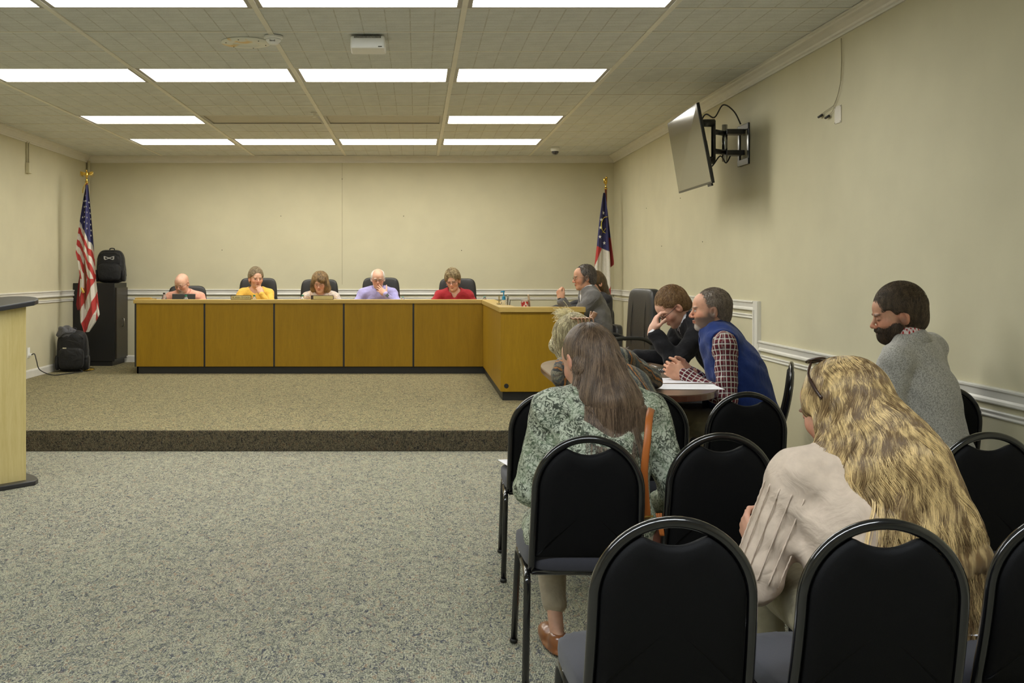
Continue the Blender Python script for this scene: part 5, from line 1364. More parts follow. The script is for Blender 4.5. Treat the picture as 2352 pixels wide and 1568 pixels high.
    def garment(nm, m, parts, label=None, e=.012, df=.009, cut=None, pat=False, foldk=1.0, neck=.066, neck_off=(0, .01, 0), vneck=0, hem=None, sleeve=1.0, armhole=0):
        g = Field()
        if 'torso' in parts: torso(g, e)
        if 'arms' in parts:
            for q in (-1, 1): arm(g, q, e, e * .9, sleeve)
        if 'legs' in parts: legs(g, e, cfg.get('legcover', .93)); g.ell(H, V(.160 * bw + e, .118 * bw + e, .095 + e), None, k=.05)
        if 'torso' in parts:
            cpt = Nk + TM @ V(*neck_off)
            g.ell(cpt + zaxis * .03, V(neck, neck * .98, .075), TM, k=.012, op='s')
            if vneck: g.cap(cpt + ry * .06, cpt + ry * (.10) - zaxis * vneck, .040, .012, k=.01, op='s')
            g.plane(H + V(0, 0, hem if hem is not None else -.06), (0, 0, -1))
        if armhole:
            for q in (-1, 1): g.ell(sh[q] + rx * q * .045 - zaxis * .01, V(.075, .105, .115) * armhole, TM, k=.01, op='s')
        if cut: cut(g)
        amp = .0035 * foldk
        def disp(X, Y, Z):
            return amp * (np.sin(X * 46 + Z * 21 + Y * 11) * np.sin(Z * 34 - Y * 27) + .7 * np.sin(Z * 62 + X * 25 - Y * 38) * np.sin(Y * 41 + X * 13))
        for q in (-1, 1):
            A = arms[q]
        Pv, Q = mesh_field(g, df, disp=disp); Pv, Q = keep_main(Pv, Q, 60)
        me = to_mesh(nm, Pv, Q)
        if pat: pattern(Pv, me)
        o = meshobj(nm, me, m, root, smooth=True)
        if label: o['label'] = label
        return o
    pr.garment = garment
    # clothes
    for g in cfg['clothes']: 
        g = dict(g); garment(g.pop('nm'), g.pop('m'), g.pop('parts'), **g)
    if cfg.get('shoe_m'):
        g = Field(); shoes(g, 0.0)
        for q in (-1, 1): g.plane((0, 0, .075), (0, 0, 1)) if q > 0 else None
        for q in (-1, 1):
            g2 = Field(); g2.p = [p for p in g.p if p[0] == 's' or abs((p[3][0] + p[4][0]) / 2 - an[q][0]) < .09]
            Pv, Q = mesh_field(g2, .007); meshobj('shoe', to_mesh('shoe', Pv, Q), cfg['shoe_m'], root, smooth=True)
    return pr

# ---- hair -------------------------------------------------------------------------------------------------------------
def hair_mat(name, c1, c2, rough=.45, streak=60):
    m, nt, b = newmat(name)
    a = N(nt, 'ShaderNodeAttribute', attribute_name='rnd'); v = coords(nt, (1, 1, .18)); n = N(nt, 'ShaderNodeTexNoise', Scale=float(streak), Detail=3.0); nt.links.new(v, n.inputs['Vector'])
    ad = N(nt, 'ShaderNodeMath', operation='ADD'); nt.links.new(n.outputs['Fac'], ad.inputs[0]); nt.links.new(a.outputs['Fac'], ad.inputs[1])
    r = ramp(nt, [(0.38, c1), (0.75, c2)]); nt.links.new(ad.outputs[0], r.inputs[0]); nt.links.new(r.outputs[0], b.inputs['Base Color'])
    b.inputs['Roughness'].default_value = rough; b.inputs['Specular IOR Level'].default_value = .5; b.inputs['Anisotropic'].default_value = .4; return m
def hair_base(pr, f, m, df=.006, nm='hair', amp=.0018):
    def disp(X, Y, Z): return amp * np.sin(X * 260 + Z * 60 + 3 * np.sin(Y * 40)) * np.sin(Y * 210 - Z * 50)
    Pv, Q = mesh_field(f, df, disp=disp); Pv, Q = keep_main(Pv, Q, 40); me = to_mesh(nm, Pv, Q)
    at = me.attributes.new('rnd', 'FLOAT', 'POINT'); at.data.foreach_set('value', np.full(len(Pv), -.06, dtype=np.float32))
    return meshobj(nm, me, m, pr.root, smooth=True), Pv, Q
def strands(pr, f, P0, flow, steps, step, m, rad=.0011, lift=.002, wave=(0, 0), nm='hair_strands', rs=None, liftend=0.0, jitter=.25, vary=.5, rndc=None, post=None):
    """hairs laid along the surface of field f, following flow(P) (vectors)"""
    rs = rs or np.random.RandomState(5); n = len(P0); Pc = P0.copy(); path = [Pc.copy()]; jit = rs.normal(0, jitter, (n, 3))
    for k in range(steps):
        g = f.grad(Pc, .004); v = flow(Pc, k) + jit; v = v - g * (v * g).sum(1, keepdims=True); v = v / (np.linalg.norm(v, axis=1, keepdims=True) + 1e-9)
        Pc = Pc + v * step; d = f.at(Pc); Pc = Pc - g * (d - lift - liftend * k / steps)[:, None]; path.append(Pc.copy())
    L = np.stack(path, 1)            # n, steps+1, 3
    if wave[0]:
        ph = rndc * 6.28 * 3 if rndc is not None else rs.rand(n) * 6.28; kk = np.arange(steps + 1)[None, :] * step; T_ = np.gradient(L, axis=1); T_ /= (np.linalg.norm(T_, axis=2, keepdims=True) + 1e-9)
        G = f.grad(L.reshape(-1, 3), .004).reshape(L.shape); S_ = np.cross(T_, G); env = np.clip(kk / .10, 0, 1) * wave[0]
        w1 = np.sin(kk * wave[1] + ph[:, None]) * env; w2 = np.cos(kk * wave[1] * .9 + ph[:, None] * 1.3) * env * .12
        L = L + S_ * w1[:, :, None] + G * (w2 + env * .15)[:, :, None]
    if post is not None: L = post(L)
    hc = bpy.data.hair_curves.new(nm); hc.add_curves([steps + 1] * n); hc.position_data.foreach_set('vector', L.astype(np.float32).ravel())
    ra = hc.attributes.new('radius', 'FLOAT', 'POINT'); tt = np.linspace(0, 1, steps + 1); prof = rad * np.where(tt > .7, 1 - (tt - .7) / .3 * .75, 1.0)
    ra.data.foreach_set('value', np.tile(prof, n).astype(np.float32))
    rr = hc.attributes.new('rnd', 'FLOAT', 'CURVE'); rr.data.foreach_set('value', (rs.uniform(-vary * .4, vary * .5, n) * (1 if rndc is None else .45) + (0 if rndc is None else (rndc - .5) * vary * .5)).astype(np.float32))
    o = bpy.data.objects.new(nm, hc); hc.materials.append(m); link(o, pr.root); o['kind'] = 'stuff'; return o
def sample_on(Pv, Q, n, rs, cond=None):
    c = Pv[Q].mean(1)
    a = np.linalg.norm(np.cross(Pv[Q[:, 1]] - Pv[Q[:, 0]], Pv[Q[:, 3]] - Pv[Q[:, 0]]), axis=1)
    if cond is not None: a = a * cond(c)
    i = rs.choice(len(Q), n, p=a / a.sum()); u = rs.rand(n, 1); v = rs.rand(n, 1)
    return Pv[Q[i, 0]] * (1 - u) * (1 - v) + Pv[Q[i, 1]] * u * (1 - v) + Pv[Q[i, 2]] * u * v + Pv[Q[i, 3]] * (1 - u) * v
def short_hair(pr, m, thick=.012, front=.055, nape=-.075, sidez=-.005, top=0.0, n=2600, length=.03, rad=.0010, part=None, puff=(1, 1, 1), receding=0.0, wave=(0, 0), curl_up=0.0):
    """cap of hair with a hairline; then short hairs over it"""
    c, M, s = pr.hc, pr.HM, pr.hs; T = lambda x, y, z: c + M @ (V(x, y, z) * s); f = Field()
    f.ell(T(0, -.020, .032 + top * .5), (V(.079, .098, .092) + thick) * s * np.array(puff) + V(0, 0, top * .5), M, k=.01)
    if nape < -.05: f.ell(T(0, -.060, -.035), V(.062 + thick * .6, .050 + thick * .5, .055) * s, M, k=.03)
    # face opening
    f.ell(T(0, .118, -.045), V(.074, .080, front + .045) * s, M, k=.012, op='s')
    f.ell(T(0, .112, .0), V(.064, .045, front) * s, M, k=.012, op='s')
    for q in (-1, 1):
        f.ell(T(q * .088, .006, sidez - .020), V(.030, .036, .044) * s, M, k=.008, op='s')
        f.ell(T(q * .075, .055, -.02), V(.030, .040, .060) * s, M, k=.010, op='s')
        if receding: f.ell(T(q * .040, .085, .095), V(.030, .045, .035) * s * receding, M, k=.01, op='s')
    f.plane(T(0, -.05, nape), M @ V(0, .35, -1))
    o, Pv, Q = hair_base(pr, f, m)
    rs = np.random.RandomState(int(abs(c[0] + pr.loc[0]) * 1000) % 9999)
    q0 = (Pv - c) @ M; outer = lambda p: (f.at(p) > -.004) * (np.linalg.norm(((p - c) @ M) / (V(.079, .10, .095)), axis=1) > .95)
    P0 = sample_on(Pv, Q, n, rs, outer); crown = T(0, -.04, .14)
    def flow(Pn, k):
        loc_ = (Pn - c) @ M; v = np.stack([loc_[:, 0] * 1.2 + (.03 if part else 0), np.where(loc_[:, 2] > .06, .06, -.02) + 0 * loc_[:, 1], np.where(loc_[:, 2] > .07, 0.0, -.08)], 1) * 10
        return v @ M.T
    strands(pr, f, P0, flow, 5, length / 5, m, rad=rad, lift=.001, liftend=.004 + curl_up, jitter=.45, rs=rs, wave=wave); return o

def glasses(pr, m, rim=.0016, w=.0225, h=.0150, half=False, fwd=0.0, drop=0.0):
    c, M, s = pr.hc, pr.HM, pr.hs
    T = lambda x, y, z: Vector(c + M @ (V(x, y, z) * s))
    b = BM()
    for q in (-1, 1):
        sq = lambda v: math.copysign(abs(v) ** .55, v)
        pts = [T(q * .031 + w * sq(cos(a)), .106 + fwd - .006 * (abs(cos(a)) if cos(a) * q > 0 else 0), -.002 - drop + h * sq(sin(a))) for a in [2 * pi * k / 20 for k in range(20)]]
        if half: pts = [T(q * .031 + w * cos(a), .106 + fwd - .006 * (abs(cos(a)) if cos(a) * q > 0 else 0), -.002 - drop + h * sin(a)) for a in [-pi * k / 14 for k in range(15)]]
        tube(b, pts, rim, 6, closed=not half)
        tube(b, [T(q * (.031 + w), .100 + fwd, .002 - drop), T(q * .075, .088 + fwd * .5, .004 - drop), T(q * .082, .03, .004), T(q * .083, -.012, .006), T(q * .080, -.028, -.006)], rim, 6)
    tube(b, [T(-.031 + w, .107 + fwd, .002 - drop), T(0, .112 + fwd, .004 - drop), T(.031 - w, .107 + fwd, .002 - drop)], rim, 6)
    return fin('glasses', b, m, pr.root, smooth=True)
def collar(pr, m, r=.062, h=.042, tilt=20, open_=.5, nm='collar', thick=.004, up=.034, pts=True):
    """folded shirt collar: a band round the neck open at the front"""
    b = BM(); n = 28; Nk, TM = pr.Nk, pr.TM; A = []
    up_ = nrm(pr.hb - Nk); X = TM[:, 0]; X = nrm(X - up_ * (X @ up_)); Y = np.cross(up_, X)
    for k in range(n + 1):
        a = -pi * 1.5 + open_ * .5 + (2 * pi - open_) * k / n + pi * 2
        ca, sa = cos(a), sin(a); fr = max(0, sa) ** 3
        inn = Nk + up_ * (up + h * .55 - fr * .020) + X * ca * r * .93 + Y * (sa * r * 1.0)
        out = Nk + up_ * (up - h * .55 - fr * (.030 if pts else .01)) + X * ca * (r + .020) + Y * (sa * (r + .022) + fr * .006)
        mid = (inn + out) / 2 + (X * ca + Y * sa) * .004 + up_ * .006
        A.append([b.verts.new(tuple(p)) for p in (inn, mid, out)])
    for k in range(n):
        for j in range(2): b.faces.new((A[k][j], A[k + 1][j], A[k + 1][j + 1], A[k][j + 1]))
    o = fin(nm, b, m, pr.root, smooth=True); md = o.modifiers.new('t', 'SOLIDIFY'); md.thickness = thick; return o
def cuff(pr, q, m, r=.033, L=.035, off=.0, nm='cuff'):
    A = pr.arms[q]; d = nrm(A['w'] - A['el']); a = A['w'] - d * (L - off); b_ = A['w'] + d * off
    b = BM(); tube(b, [a, b_], r * pr.s, 20, cap=False); o = fin(nm, b, m, pr.root, smooth=True); md = o.modifiers.new('t', 'SOLIDIFY'); md.thickness = .003; return o

def beard(pr, m, n=2600, length=.016):
    c, M, s = pr.hc, pr.HM, pr.hs; T = lambda x, y, z: c + M @ (V(x, y, z) * s); f = Field()
    f.ell(T(0, .032, -.050), V(.0675, .068, .070) * s, M, k=.02); f.ell(T(0, .050, -.088), V(.046, .050, .034) * s, M, k=.02); f.ell(T(0, .092, -.051), V(.027, .014, .006) * s, M, k=.01)
    f.ell(T(0, .075, -.006), V(.062, .055, .036) * s, M, k=.008, op='s'); f.ell(T(0, .110, -.0635), V(.019, .016, .006) * s, M, k=.003, op='s'); f.ell(T(0, .118, -.032), V(.016, .02, .013) * s, M, k=.004, op='s')
    f.plane(T(0, -.002, 0), M @ V(0, -1, 0)); f.plane(T(0, 0, -.008), M @ V(0, -.25, 1)); f.plane(T(0, .08, -.124), M @ V(0, .25, -1))
    Pv, Q = mesh_field(f, .0045); Pv, Q = keep_main(Pv, Q, 40); me = to_mesh('beard', Pv, Q); at = me.attributes.new('rnd', 'FLOAT', 'POINT'); at.data.foreach_set('value', np.full(len(Pv), -.05, dtype=np.float32)); meshobj('beard', me, m, pr.root, smooth=True)
    rs = np.random.RandomState(31); P0 = sample_on(Pv, Q, n, rs, lambda p: (f.at(p) > -.004) * (np.linalg.norm(((p - c) @ M - V(0, .03, -.05)) / V(.062, .062, .065), axis=1) > .95))
    strands(pr, f, P0, lambda Pn, k: np.tile(M @ V(0, .25, -1), (len(Pn), 1)), 4, length / 4, m, rad=.0007, lift=.0008, liftend=.003, jitter=.4, rs=rs, nm='beard_hairs')

def hang(zb, bodyf, cx, spread=.5, step=.013, lo=.4, hi=1.0, seed=3, curl=0.0, maxlat=9.0):
    """below height zb the hairs leave the mass and hang over the clothes"""
    def post(L):
        rs = np.random.RandomState(seed); n, m, _ = L.shape; ln = rs.uniform(lo, hi, n) * step; ph = np.floor(rs.rand(n) * 40) * .7; low = np.zeros(n, bool); dead = np.zeros(n, bool); k0 = np.zeros(n)
        for j in range(1, m):
            newlow = low | (L[:, j, 2] < zb); k0 = np.where(newlow, k0 + 1, 0); prev = L[:, j - 1]
            d = np.stack([np.clip(prev[:, 0] - cx, -.2, .2) * spread + rs.normal(0, .05, n) + curl * np.cos(k0 * .8 + ph), rs.normal(-.02, .05, n) - .05 + curl * .5 * np.sin(k0 * .8 + ph), -np.ones(n)], 1)
            q = prev + d * ln[:, None]; dist = bodyf.at(q); g = bodyf.grad(q); q = q + g * np.clip(.010 - dist, 0, .1)[:, None]; dead |= newlow & (dist < -.012); q = np.where(dead[:, None], prev + (prev - L[:, j - 2]) * .0, q)
            L[:, j] = np.where(newlow[:, None], q, L[:, j]); low = newlow
        lat = np.abs(L[:, -1, 0] - cx) > maxlat; L[lat] = L[lat][:, :1] + (L[lat] - L[lat][:, :1]) * .35
        return L
    return post
# ================================================================== cloth patterns
def plaid(name, base, l1c, l2c, pu, pv, lw=.28, attr=True, wr=.5):
    m, nt, b = newmat(name)
    if attr: a = N(nt, 'ShaderNodeAttribute', attribute_name='pat'); v = a.outputs['Vector']
    else: v = coords(nt)
    sep = nt.nodes.new('ShaderNodeSeparateXYZ'); nt.links.new(v, sep.inputs[0])
    def band(sock, period, w_, off=0.0):
        m1 = N(nt, 'ShaderNodeMath', operation='MULTIPLY_ADD'); nt.links.new(sock, m1.inputs[0]); m1.inputs[1].default_value = 1 / period; m1.inputs[2].default_value = 50 + off
        fr = N(nt, 'ShaderNodeMath', operation='FRACT'); nt.links.new(m1.outputs[0], fr.inputs[0])
        lt = N(nt, 'ShaderNodeMath', operation='LESS_THAN'); nt.links.new(fr.outputs[0], lt.inputs[0]); lt.inputs[1].default_value = w_; return lt.outputs[0]
    col = None
    def over(cprev, fac, c, k):
        mx = N(nt, 'ShaderNodeMixRGB', blend_type='MIX'); mm = N(nt, 'ShaderNodeMath', operation='MULTIPLY'); nt.links.new(fac, mm.inputs[0]); mm.inputs[1].default_value = k
        nt.links.new(mm.outputs[0], mx.inputs[0])
        if isinstance(cprev, tuple): mx.inputs[1].default_value = c4(cprev)
        else: nt.links.new(cprev, mx.inputs[1])
        mx.inputs[2].default_value = c4(c); return mx.outputs[0]
    col = over(base, band(sep.outputs[1], pv, .5, .25), l2c, .55)
    col = over(col, band(sep.outputs[0], pu, .16, .55), l2c, .6)
    col = over(col, band(sep.outputs[1], pv, lw), l1c, .62)
    col = over(col, band(sep.outputs[0], pu, lw), l1c, .85)
    nt.links.new(col, b.inputs['Base Color']); b.inputs['Roughness'].default_value = .85; b.inputs['Specular IOR Level'].default_value = .2
    creases(nt, b, coords(nt), wr, 10, 500); return m
def paisley(name, cols, sc=26, wr=.5, dist=1.8, blot=7.0):
    m, nt, b = newmat(name); v = coords(nt)
    n0 = N(nt, 'ShaderNodeTexNoise', Scale=float(blot), Detail=2.0, Distortion=1.2); nt.links.new(v, n0.inputs['Vector'])
    n1 = N(nt, 'ShaderNodeTexNoise', Scale=float(sc), Detail=1.5, Distortion=dist); nt.links.new(v, n1.inputs['Vector'])
    vo = N(nt, 'ShaderNodeTexVoronoi', Scale=float(sc) * 3.6); nt.links.new(v, vo.inputs['Vector'])
    r0 = ramp(nt, [(0.36, cols[0]), (0.46, cols[1]), (0.54, cols[2]), (0.66, cols[0])]); nt.links.new(n0.outputs['Fac'], r0.inputs[0])
    r1 = ramp(nt, [(0.40, (1, 1, 1)), (0.44, (0, 0, 0)), (0.50, (0, 0, 0)), (0.515, (1, 1, 1)), (0.55, (1, 1, 1)), (0.57, (0, 0, 0)), (.62, (1, 1, 1))]); nt.links.new(n1.outputs['Fac'], r1.inputs[0])
    rv = ramp(nt, [(0.25, (0, 0, 0)), (0.42, (1, 1, 1))]); nt.links.new(vo.outputs['Distance'], rv.inputs[0])
    mu = N(nt, 'ShaderNodeMixRGB', blend_type='MULTIPLY'); mu.inputs[0].default_value = .8; nt.links.new(r1.outputs[0], mu.inputs[1]); nt.links.new(rv.outputs[0], mu.inputs[2])
    mx = N(nt, 'ShaderNodeMixRGB', blend_type='MIX'); nt.links.new(mu.outputs[0], mx.inputs[0]); nt.links.new(r0.outputs[0], mx.inputs[1]); mx.inputs[2].default_value = c4(cols[3])
    nt.links.new(mx.outputs[0], b.inputs['Base Color']); b.inputs['Roughness'].default_value = .6; b.inputs['Specular IOR Level'].default_value = .3
    creases(nt, b, v, wr, 9, 600); return m
def stripes(name, cols, period=.10, ang=35, wr=.5):
    m, nt, b = newmat(name); a = N(nt, 'ShaderNodeAttribute', attribute_name='pat')
    mp = nt.nodes.new('ShaderNodeMapping'); mp.inputs['Rotation'].default_value = (0, 0, R(ang)); mp.inputs['Scale'].default_value = (1 / period,) * 3; nt.links.new(a.outputs['Vector'], mp.inputs['Vector'])
    n1 = N(nt, 'ShaderNodeTexNoise', Scale=3.0, Detail=4.0); nt.links.new(mp.outputs[0], n1.inputs['Vector'])
    sep = nt.nodes.new('ShaderNodeSeparateXYZ'); nt.links.new(mp.outputs[0], sep.inputs[0])
    ad = N(nt, 'ShaderNodeMath', operation='MULTIPLY_ADD'); nt.links.new(n1.outputs['Fac'], ad.inputs[0]); ad.inputs[1].default_value = .35; nt.links.new(sep.outputs[0], ad.inputs[2])
    a2 = N(nt, 'ShaderNodeMath', operation='ADD'); nt.links.new(ad.outputs[0], a2.inputs[0]); a2.inputs[1].default_value = 50
    fr = N(nt, 'ShaderNodeMath', operation='FRACT'); nt.links.new(a2.outputs[0], fr.inputs[0])
    r = ramp(nt, cols, 'CONSTANT'); nt.links.new(fr.outputs[0], r.inputs[0])
    n2 = N(nt, 'ShaderNodeTexNoise', Scale=22.0, Detail=3.0); nt.links.new(mp.outputs[0], n2.inputs['Vector']); r2 = ramp(nt, [(0.40, (.25, .25, .28)), (0.55, (1, 1, 1))]); nt.links.new(n2.outputs['Fac'], r2.inputs[0])
    mx = N(nt, 'ShaderNodeMixRGB', blend_type='MULTIPLY'); mx.inputs[0].default_value = .7; nt.links.new(r.outputs[0], mx.inputs[1]); nt.links.new(r2.outputs[0], mx.inputs[2])
    nt.links.new(mx.outputs[0], b.inputs['Base Color']); b.inputs['Roughness'].default_value = .8; creases(nt, b, coords(nt), wr, 9, 400); return m
def fleece(name, c1, c2):
    m, nt, b = newmat(name); v = coords(nt); n = N(nt, 'ShaderNodeTexNoise', Scale=190.0, Detail=3.0, Distortion=.6); nt.links.new(v, n.inputs['Vector'])
    r = ramp(nt, [(0.42, c1), (0.56, c2)]); nt.links.new(n.outputs['Fac'], r.inputs[0]); nt.links.new(r.outputs[0], b.inputs['Base Color']); b.inputs['Roughness'].default_value = .95; b.inputs['Sheen Weight'].default_value = .3
    creases(nt, b, v, .5, 7, 260); return m

# ================================================================== the cast
cl_pink = cloth('pink_shirt', (0.70, 0.36, 0.27)); cl_yel = cloth('yellow_knit', (0.78, 0.48, 0.09)); cl_lav = cloth('lavender_shirt', (0.40, 0.37, 0.68)); cl_red = cloth('red_top', (0.36, 0.025, 0.035))
cl_flor = paisley('floral_blouse', [(0.62, 0.50, 0.40), (0.55, 0.30, 0.18), (0.42, 0.40, 0.45), (0.72, 0.62, 0.52)], 22)
cl_grey = cloth('grey_suit', (0.155, 0.150, 0.150), wr=.7); cl_blk = cloth('black_suit', (0.010, 0.010, 0.012), wr=.6, sheen=.05); cl_wht = cloth('white_shirt', (0.72, 0.72, 0.76)); cl_dk = cloth('dark_trousers', (0.03, 0.03, 0.035)); cl_khaki = cloth('khaki_trousers', (0.26, 0.23, 0.15))
cl_navy = cloth('blue_fleece', (0.013, 0.032, 0.145), sheen=.1, rough=.95); cl_plaid = plaid('maroon_plaid', (0.12, 0.018, 0.022), (0.60, 0.60, 0.54), (0.05, 0.012, 0.03), .027, .030, .22)
cl_ging = plaid('red_gingham', (0.42, 0.04, 0.04), (0.75, 0.70, 0.66), (0.42, 0.04, 0.04), .012, .012, .5, attr=False, wr=.1)
cl_ging2 = plaid('plaid_collar', (0.10, 0.018, 0.022), (0.60, 0.60, 0.54), (0.05, 0.012, 0.03), .022, .022, .25, attr=False, wr=.1)
cl_fleece = fleece('heather_grey_fleece', (0.27, 0.26, 0.23), (0.47, 0.455, 0.415)); cl_cream = cloth('cream_linen', (0.52, 0.42, 0.33), wr=.35, wscale=13, weave=700)
cl_green = paisley('green_paisley', [(0.075, 0.10, 0.065), (0.19, 0.24, 0.155), (0.040, 0.045, 0.032), (0.46, 0.49, 0.38)], 30)
cl_stripe = stripes('striped_shawl', [(0, (.10, .11, .10)), (.20, (.26, .24, .17)), (.36, (.05, .05, .05)), (.50, (.42, .17, .04)), (.60, (.06, .06, .05)), (.68, (.22, .17, .11)), (.86, (.08, .085, .08))], .095, 8)
cl_beige = cloth('beige_trousers', (0.40, 0.34, 0.25))
sh_blk = mat('black_shoe_leather', (.012, .011, .010), .35); sh_brn = mat('brown_shoe_leather', (.22, .075, .022), .3, coat=.3)
m_gl = mat('dark_glasses_rim', (.025, .015, .012), .3); m_glm = mat('metal_glasses_rim', (.20, .15, .10), .3, metal=.7)
SK = (0.62, 0.36, 0.25); SKP = (0.64, 0.38, 0.28); SKT = (0.56, 0.30, 0.19)
COMMON = dict(yaw=180, floor=DAIS, hipz=.44, df=.0055, dc=.02)
def fl_(x, y, z): return (x, y, z)
BACKD = 13.22
def desk_person(label, px, py, d, clothes, **k):
    c = dict(COMMON); c.update(head=P(px, py, d), clothes=clothes); c.update(k)
    cx = (px - 957) * d / F
    for key, q in (('R', -1), ('L', 1)):
        if key not in c: c[key] = dict(w=(cx + q * .15, 12.98, WS + .035), d=(-q * .6, -1, 0), hint=(q * .8, .3, -.6), vis=0)
    c.setdefault('shoe_m', None); return build_person(label, c)
def tops(m, **k): return [dict(nm='shirt', m=m, parts=('torso', 'arms'), **k), dict(nm='trousers', m=cl_dk, parts=('legs',), df=.012)]

# --- 1 pink shirt
p1 = desk_person('bald person in a pink shirt looking down at a laptop', 418, 651, 13.10, tops(cl_pink, neck=.075), skin=SKP, hrot=(-18, 22, 3), lean=20, bw=1.12, shw=.185, fat=.008, eyes='down', beard=((.42, .36, .30), .75, 'goatee'), brow=(.35, .25, .18), scalp=((.40, .26, .17), .35))
collar(p1, cl_pink); glasses(p1, m_gl, half=True)
# --- 2 yellow
p2 = desk_person('person in a yellow sweater with short grey hair resting chin on hand', 588, 640, 13.22, tops(cl_yel, neck=.080, vneck=.03), skin=SK, hrot=(24, 2, 0), lean=8, shw=.165, brow=(.25, .17, .10), look=.002,
    L=dict(w=P(601, 676, 13.03), d=(-.45, .1, 1), pal=(-.5, .8, .1), hint=(.5, 0, -1), curl=(70, 80, 85, 85), thumb=(30, 30)))
short_hair(p2, hair_mat('sandy_grey_hair', (.17, .12, .065), (.42, .34, .21)), thick=.014, front=.082, n=2600, length=.030, rad=.0011, top=.016, wave=(.002, 90))
# --- 3 floral
p3 = desk_person('person in a floral blouse with shoulder length curly light brown hair', 735, 649, 13.12, tops(cl_flor, neck=.078), skin=SKP, hrot=(-4, 18, 0), lean=12, shw=.17, eyes='down')
glasses(p3, m_glm, rim=.0012)
hm3 = hair_mat('curly_light_brown_hair', (.085, .05, .02), (.33, .21, .09))
f = Field(); c, M = p3.hc, p3.HM; T = lambda x, y, z: c + M @ V(x, y, z)
f.ell(T(0, -.022, .045), V(.100, .115, .095), M, k=.02)
for q in (-1, 1): f.ell(T(q * .082, .005, -.045), V(.038, .060, .080), M, k=.03); f.ell(T(q * .070, -.03, -.09), V(.055, .060, .055), M, k=.03)
f.ell(T(0, -.07, -.06), V(.09, .05, .08), M, k=.03)
f.ell(T(.006, .125, -.050), V(.056, .075, .095), M, k=.02, op='s'); f.ell(T(0, .095, .0), V(.05, .04, .045), M, k=.02, op='s')
f.ell(T(-.03, .075, .055), V(.04, .03, .028), M, k=.02)
o, Pv, Q = hair_base(p3, f, hm3)
rs = np.random.RandomState(3); P0 = sample_on(Pv, Q, 2600, rs, lambda p: (f.at(p) > -.01) * 1.0)
dn = lambda M: (lambda Pn, k: np.tile(V(0, 0, -1.0), (len(Pn), 1)) + (Pn - c) * 2.0)
strands(p3, f, P0, dn(M), 9, .008, hm3, rad=.0016, lift=.001, liftend=.004, wave=(.007, 75), rndc=np.round(P0[:, 0] * 30) * .37 % 1.0 + np.round(P0[:, 2] * 22) * .21 % 1.0, rs=rs)
# --- 4 lavender
p4 = desk_person('person in a lavender shirt with white hair and glasses covering mouth with hand', 868, 640, 13.15, tops(cl_lav, neck=.076), skin=SKP, hrot=(2, 12, 0), lean=12, bw=1.12, shw=.185, fat=.005, eyes='down', brow=(.45, .40, .36), scalp=((.70, .68, .64), .6),
    L=dict(w=P(886, 676, 12.98), d=(-.72, .12, .62), pal=(-.35, .85, .1), hint=(.8, -.1, -1), curl=(18, 22, 30, 36), thumb=(62, 10), spread=9))
glasses(p4, m_gl, rim=.0022); collar(p4, cl_lav, open_=.4)
c, M = p4.hc, p4.HM; T = lambda x, y, z: c + M @ V(x, y, z); f = Field(); f.ell(T(0, -.030, .026), V(.090, .103, .090), M, k=.01); f.ell(T(0, .06, .10), V(.066, .13, .10), M, k=.012, op='s'); f.ell(T(0, .13, -.03), V(.09, .10, .12), M, k=.01, op='s')
for q in (-1, 1): f.ell(T(q * .088, .0, -.035), V(.03, .04, .045), M, k=.008, op='s')
f.plane(T(0, -.05, -.06), M @ V(0, .35, -1)); o, Pv, Q = hair_base(p4, f, hair_mat('white_hair', (.60, .58, .55), (.82, .80, .78)))
b = BM(); A = p4.arms[-1]; dd = A['d']; tube(b, [A['w'] - dd * .018, A['w'] + dd * .002], .034, 18, cap=False); o = fin('watch_band', b, mat('watch_band', (.05, .055, .03), .5), p4.root, smooth=True); md = o.modifiers.new('t', 'SOLIDIFY'); md.thickness = .004
b = BM(); xx, zz = nrm(np.cross(dd, A['pal'])), -nrm(A['pal']); cc = A['w'] - dd * .008 + zz * .034; Mw = Matrix([[xx[i], dd[i], zz[i], cc[i]] for i in range(3)] + [[0, 0, 0, 1]]); bx(b, -.018, .018, -.018, .018, 0, .008, M=Mw); fin('watch_face', b, mat('watch_face', (.03, .04, .02), .2), p4.root, bevel=.002)
# --- 5 red
p5 = desk_person('person in a red top with short highlighted hair and glasses looking down', 1040, 645, 13.10, tops(cl_red, neck=.078, vneck=.055), skin=SKP, hrot=(-14, 14, 6), lean=16, bw=1.08, shw=.178, eyes='down')
glasses(p5, m_gl, rim=.0016, drop=.004)
short_hair(p5, hair_mat('highlighted_hair', (.12, .075, .03), (.50, .40, .22)), thick=.020, front=.074, n=2800, length=.040, rad=.0012, top=.020, wave=(.003, 60), nape=-.085)
b = BM(); tube(b, smoothpath([tuple(p5.Nk + p5.TM @ V(.066 * cos(a), .070 * sin(a) + .01, .035 - .055 * max(0, sin(a)))) for a in [2 * pi * k / 16 for k in range(17)]], 2), .0013, 5); fin('necklace', b, mat('silver', (.6, .6, .58), .25, metal=1), p5.root, smooth=True)
for q in (-1, 1):
    b = BM(); sel(b, tuple(p5.hc + p5.HM @ V(q * .084, .0, -.045)), (.005, .005, .005), 1, 1, 10, 6); fin('earring', b, mat('silver', (.6, .6, .58), .25, metal=1), p5.root, smooth=True)

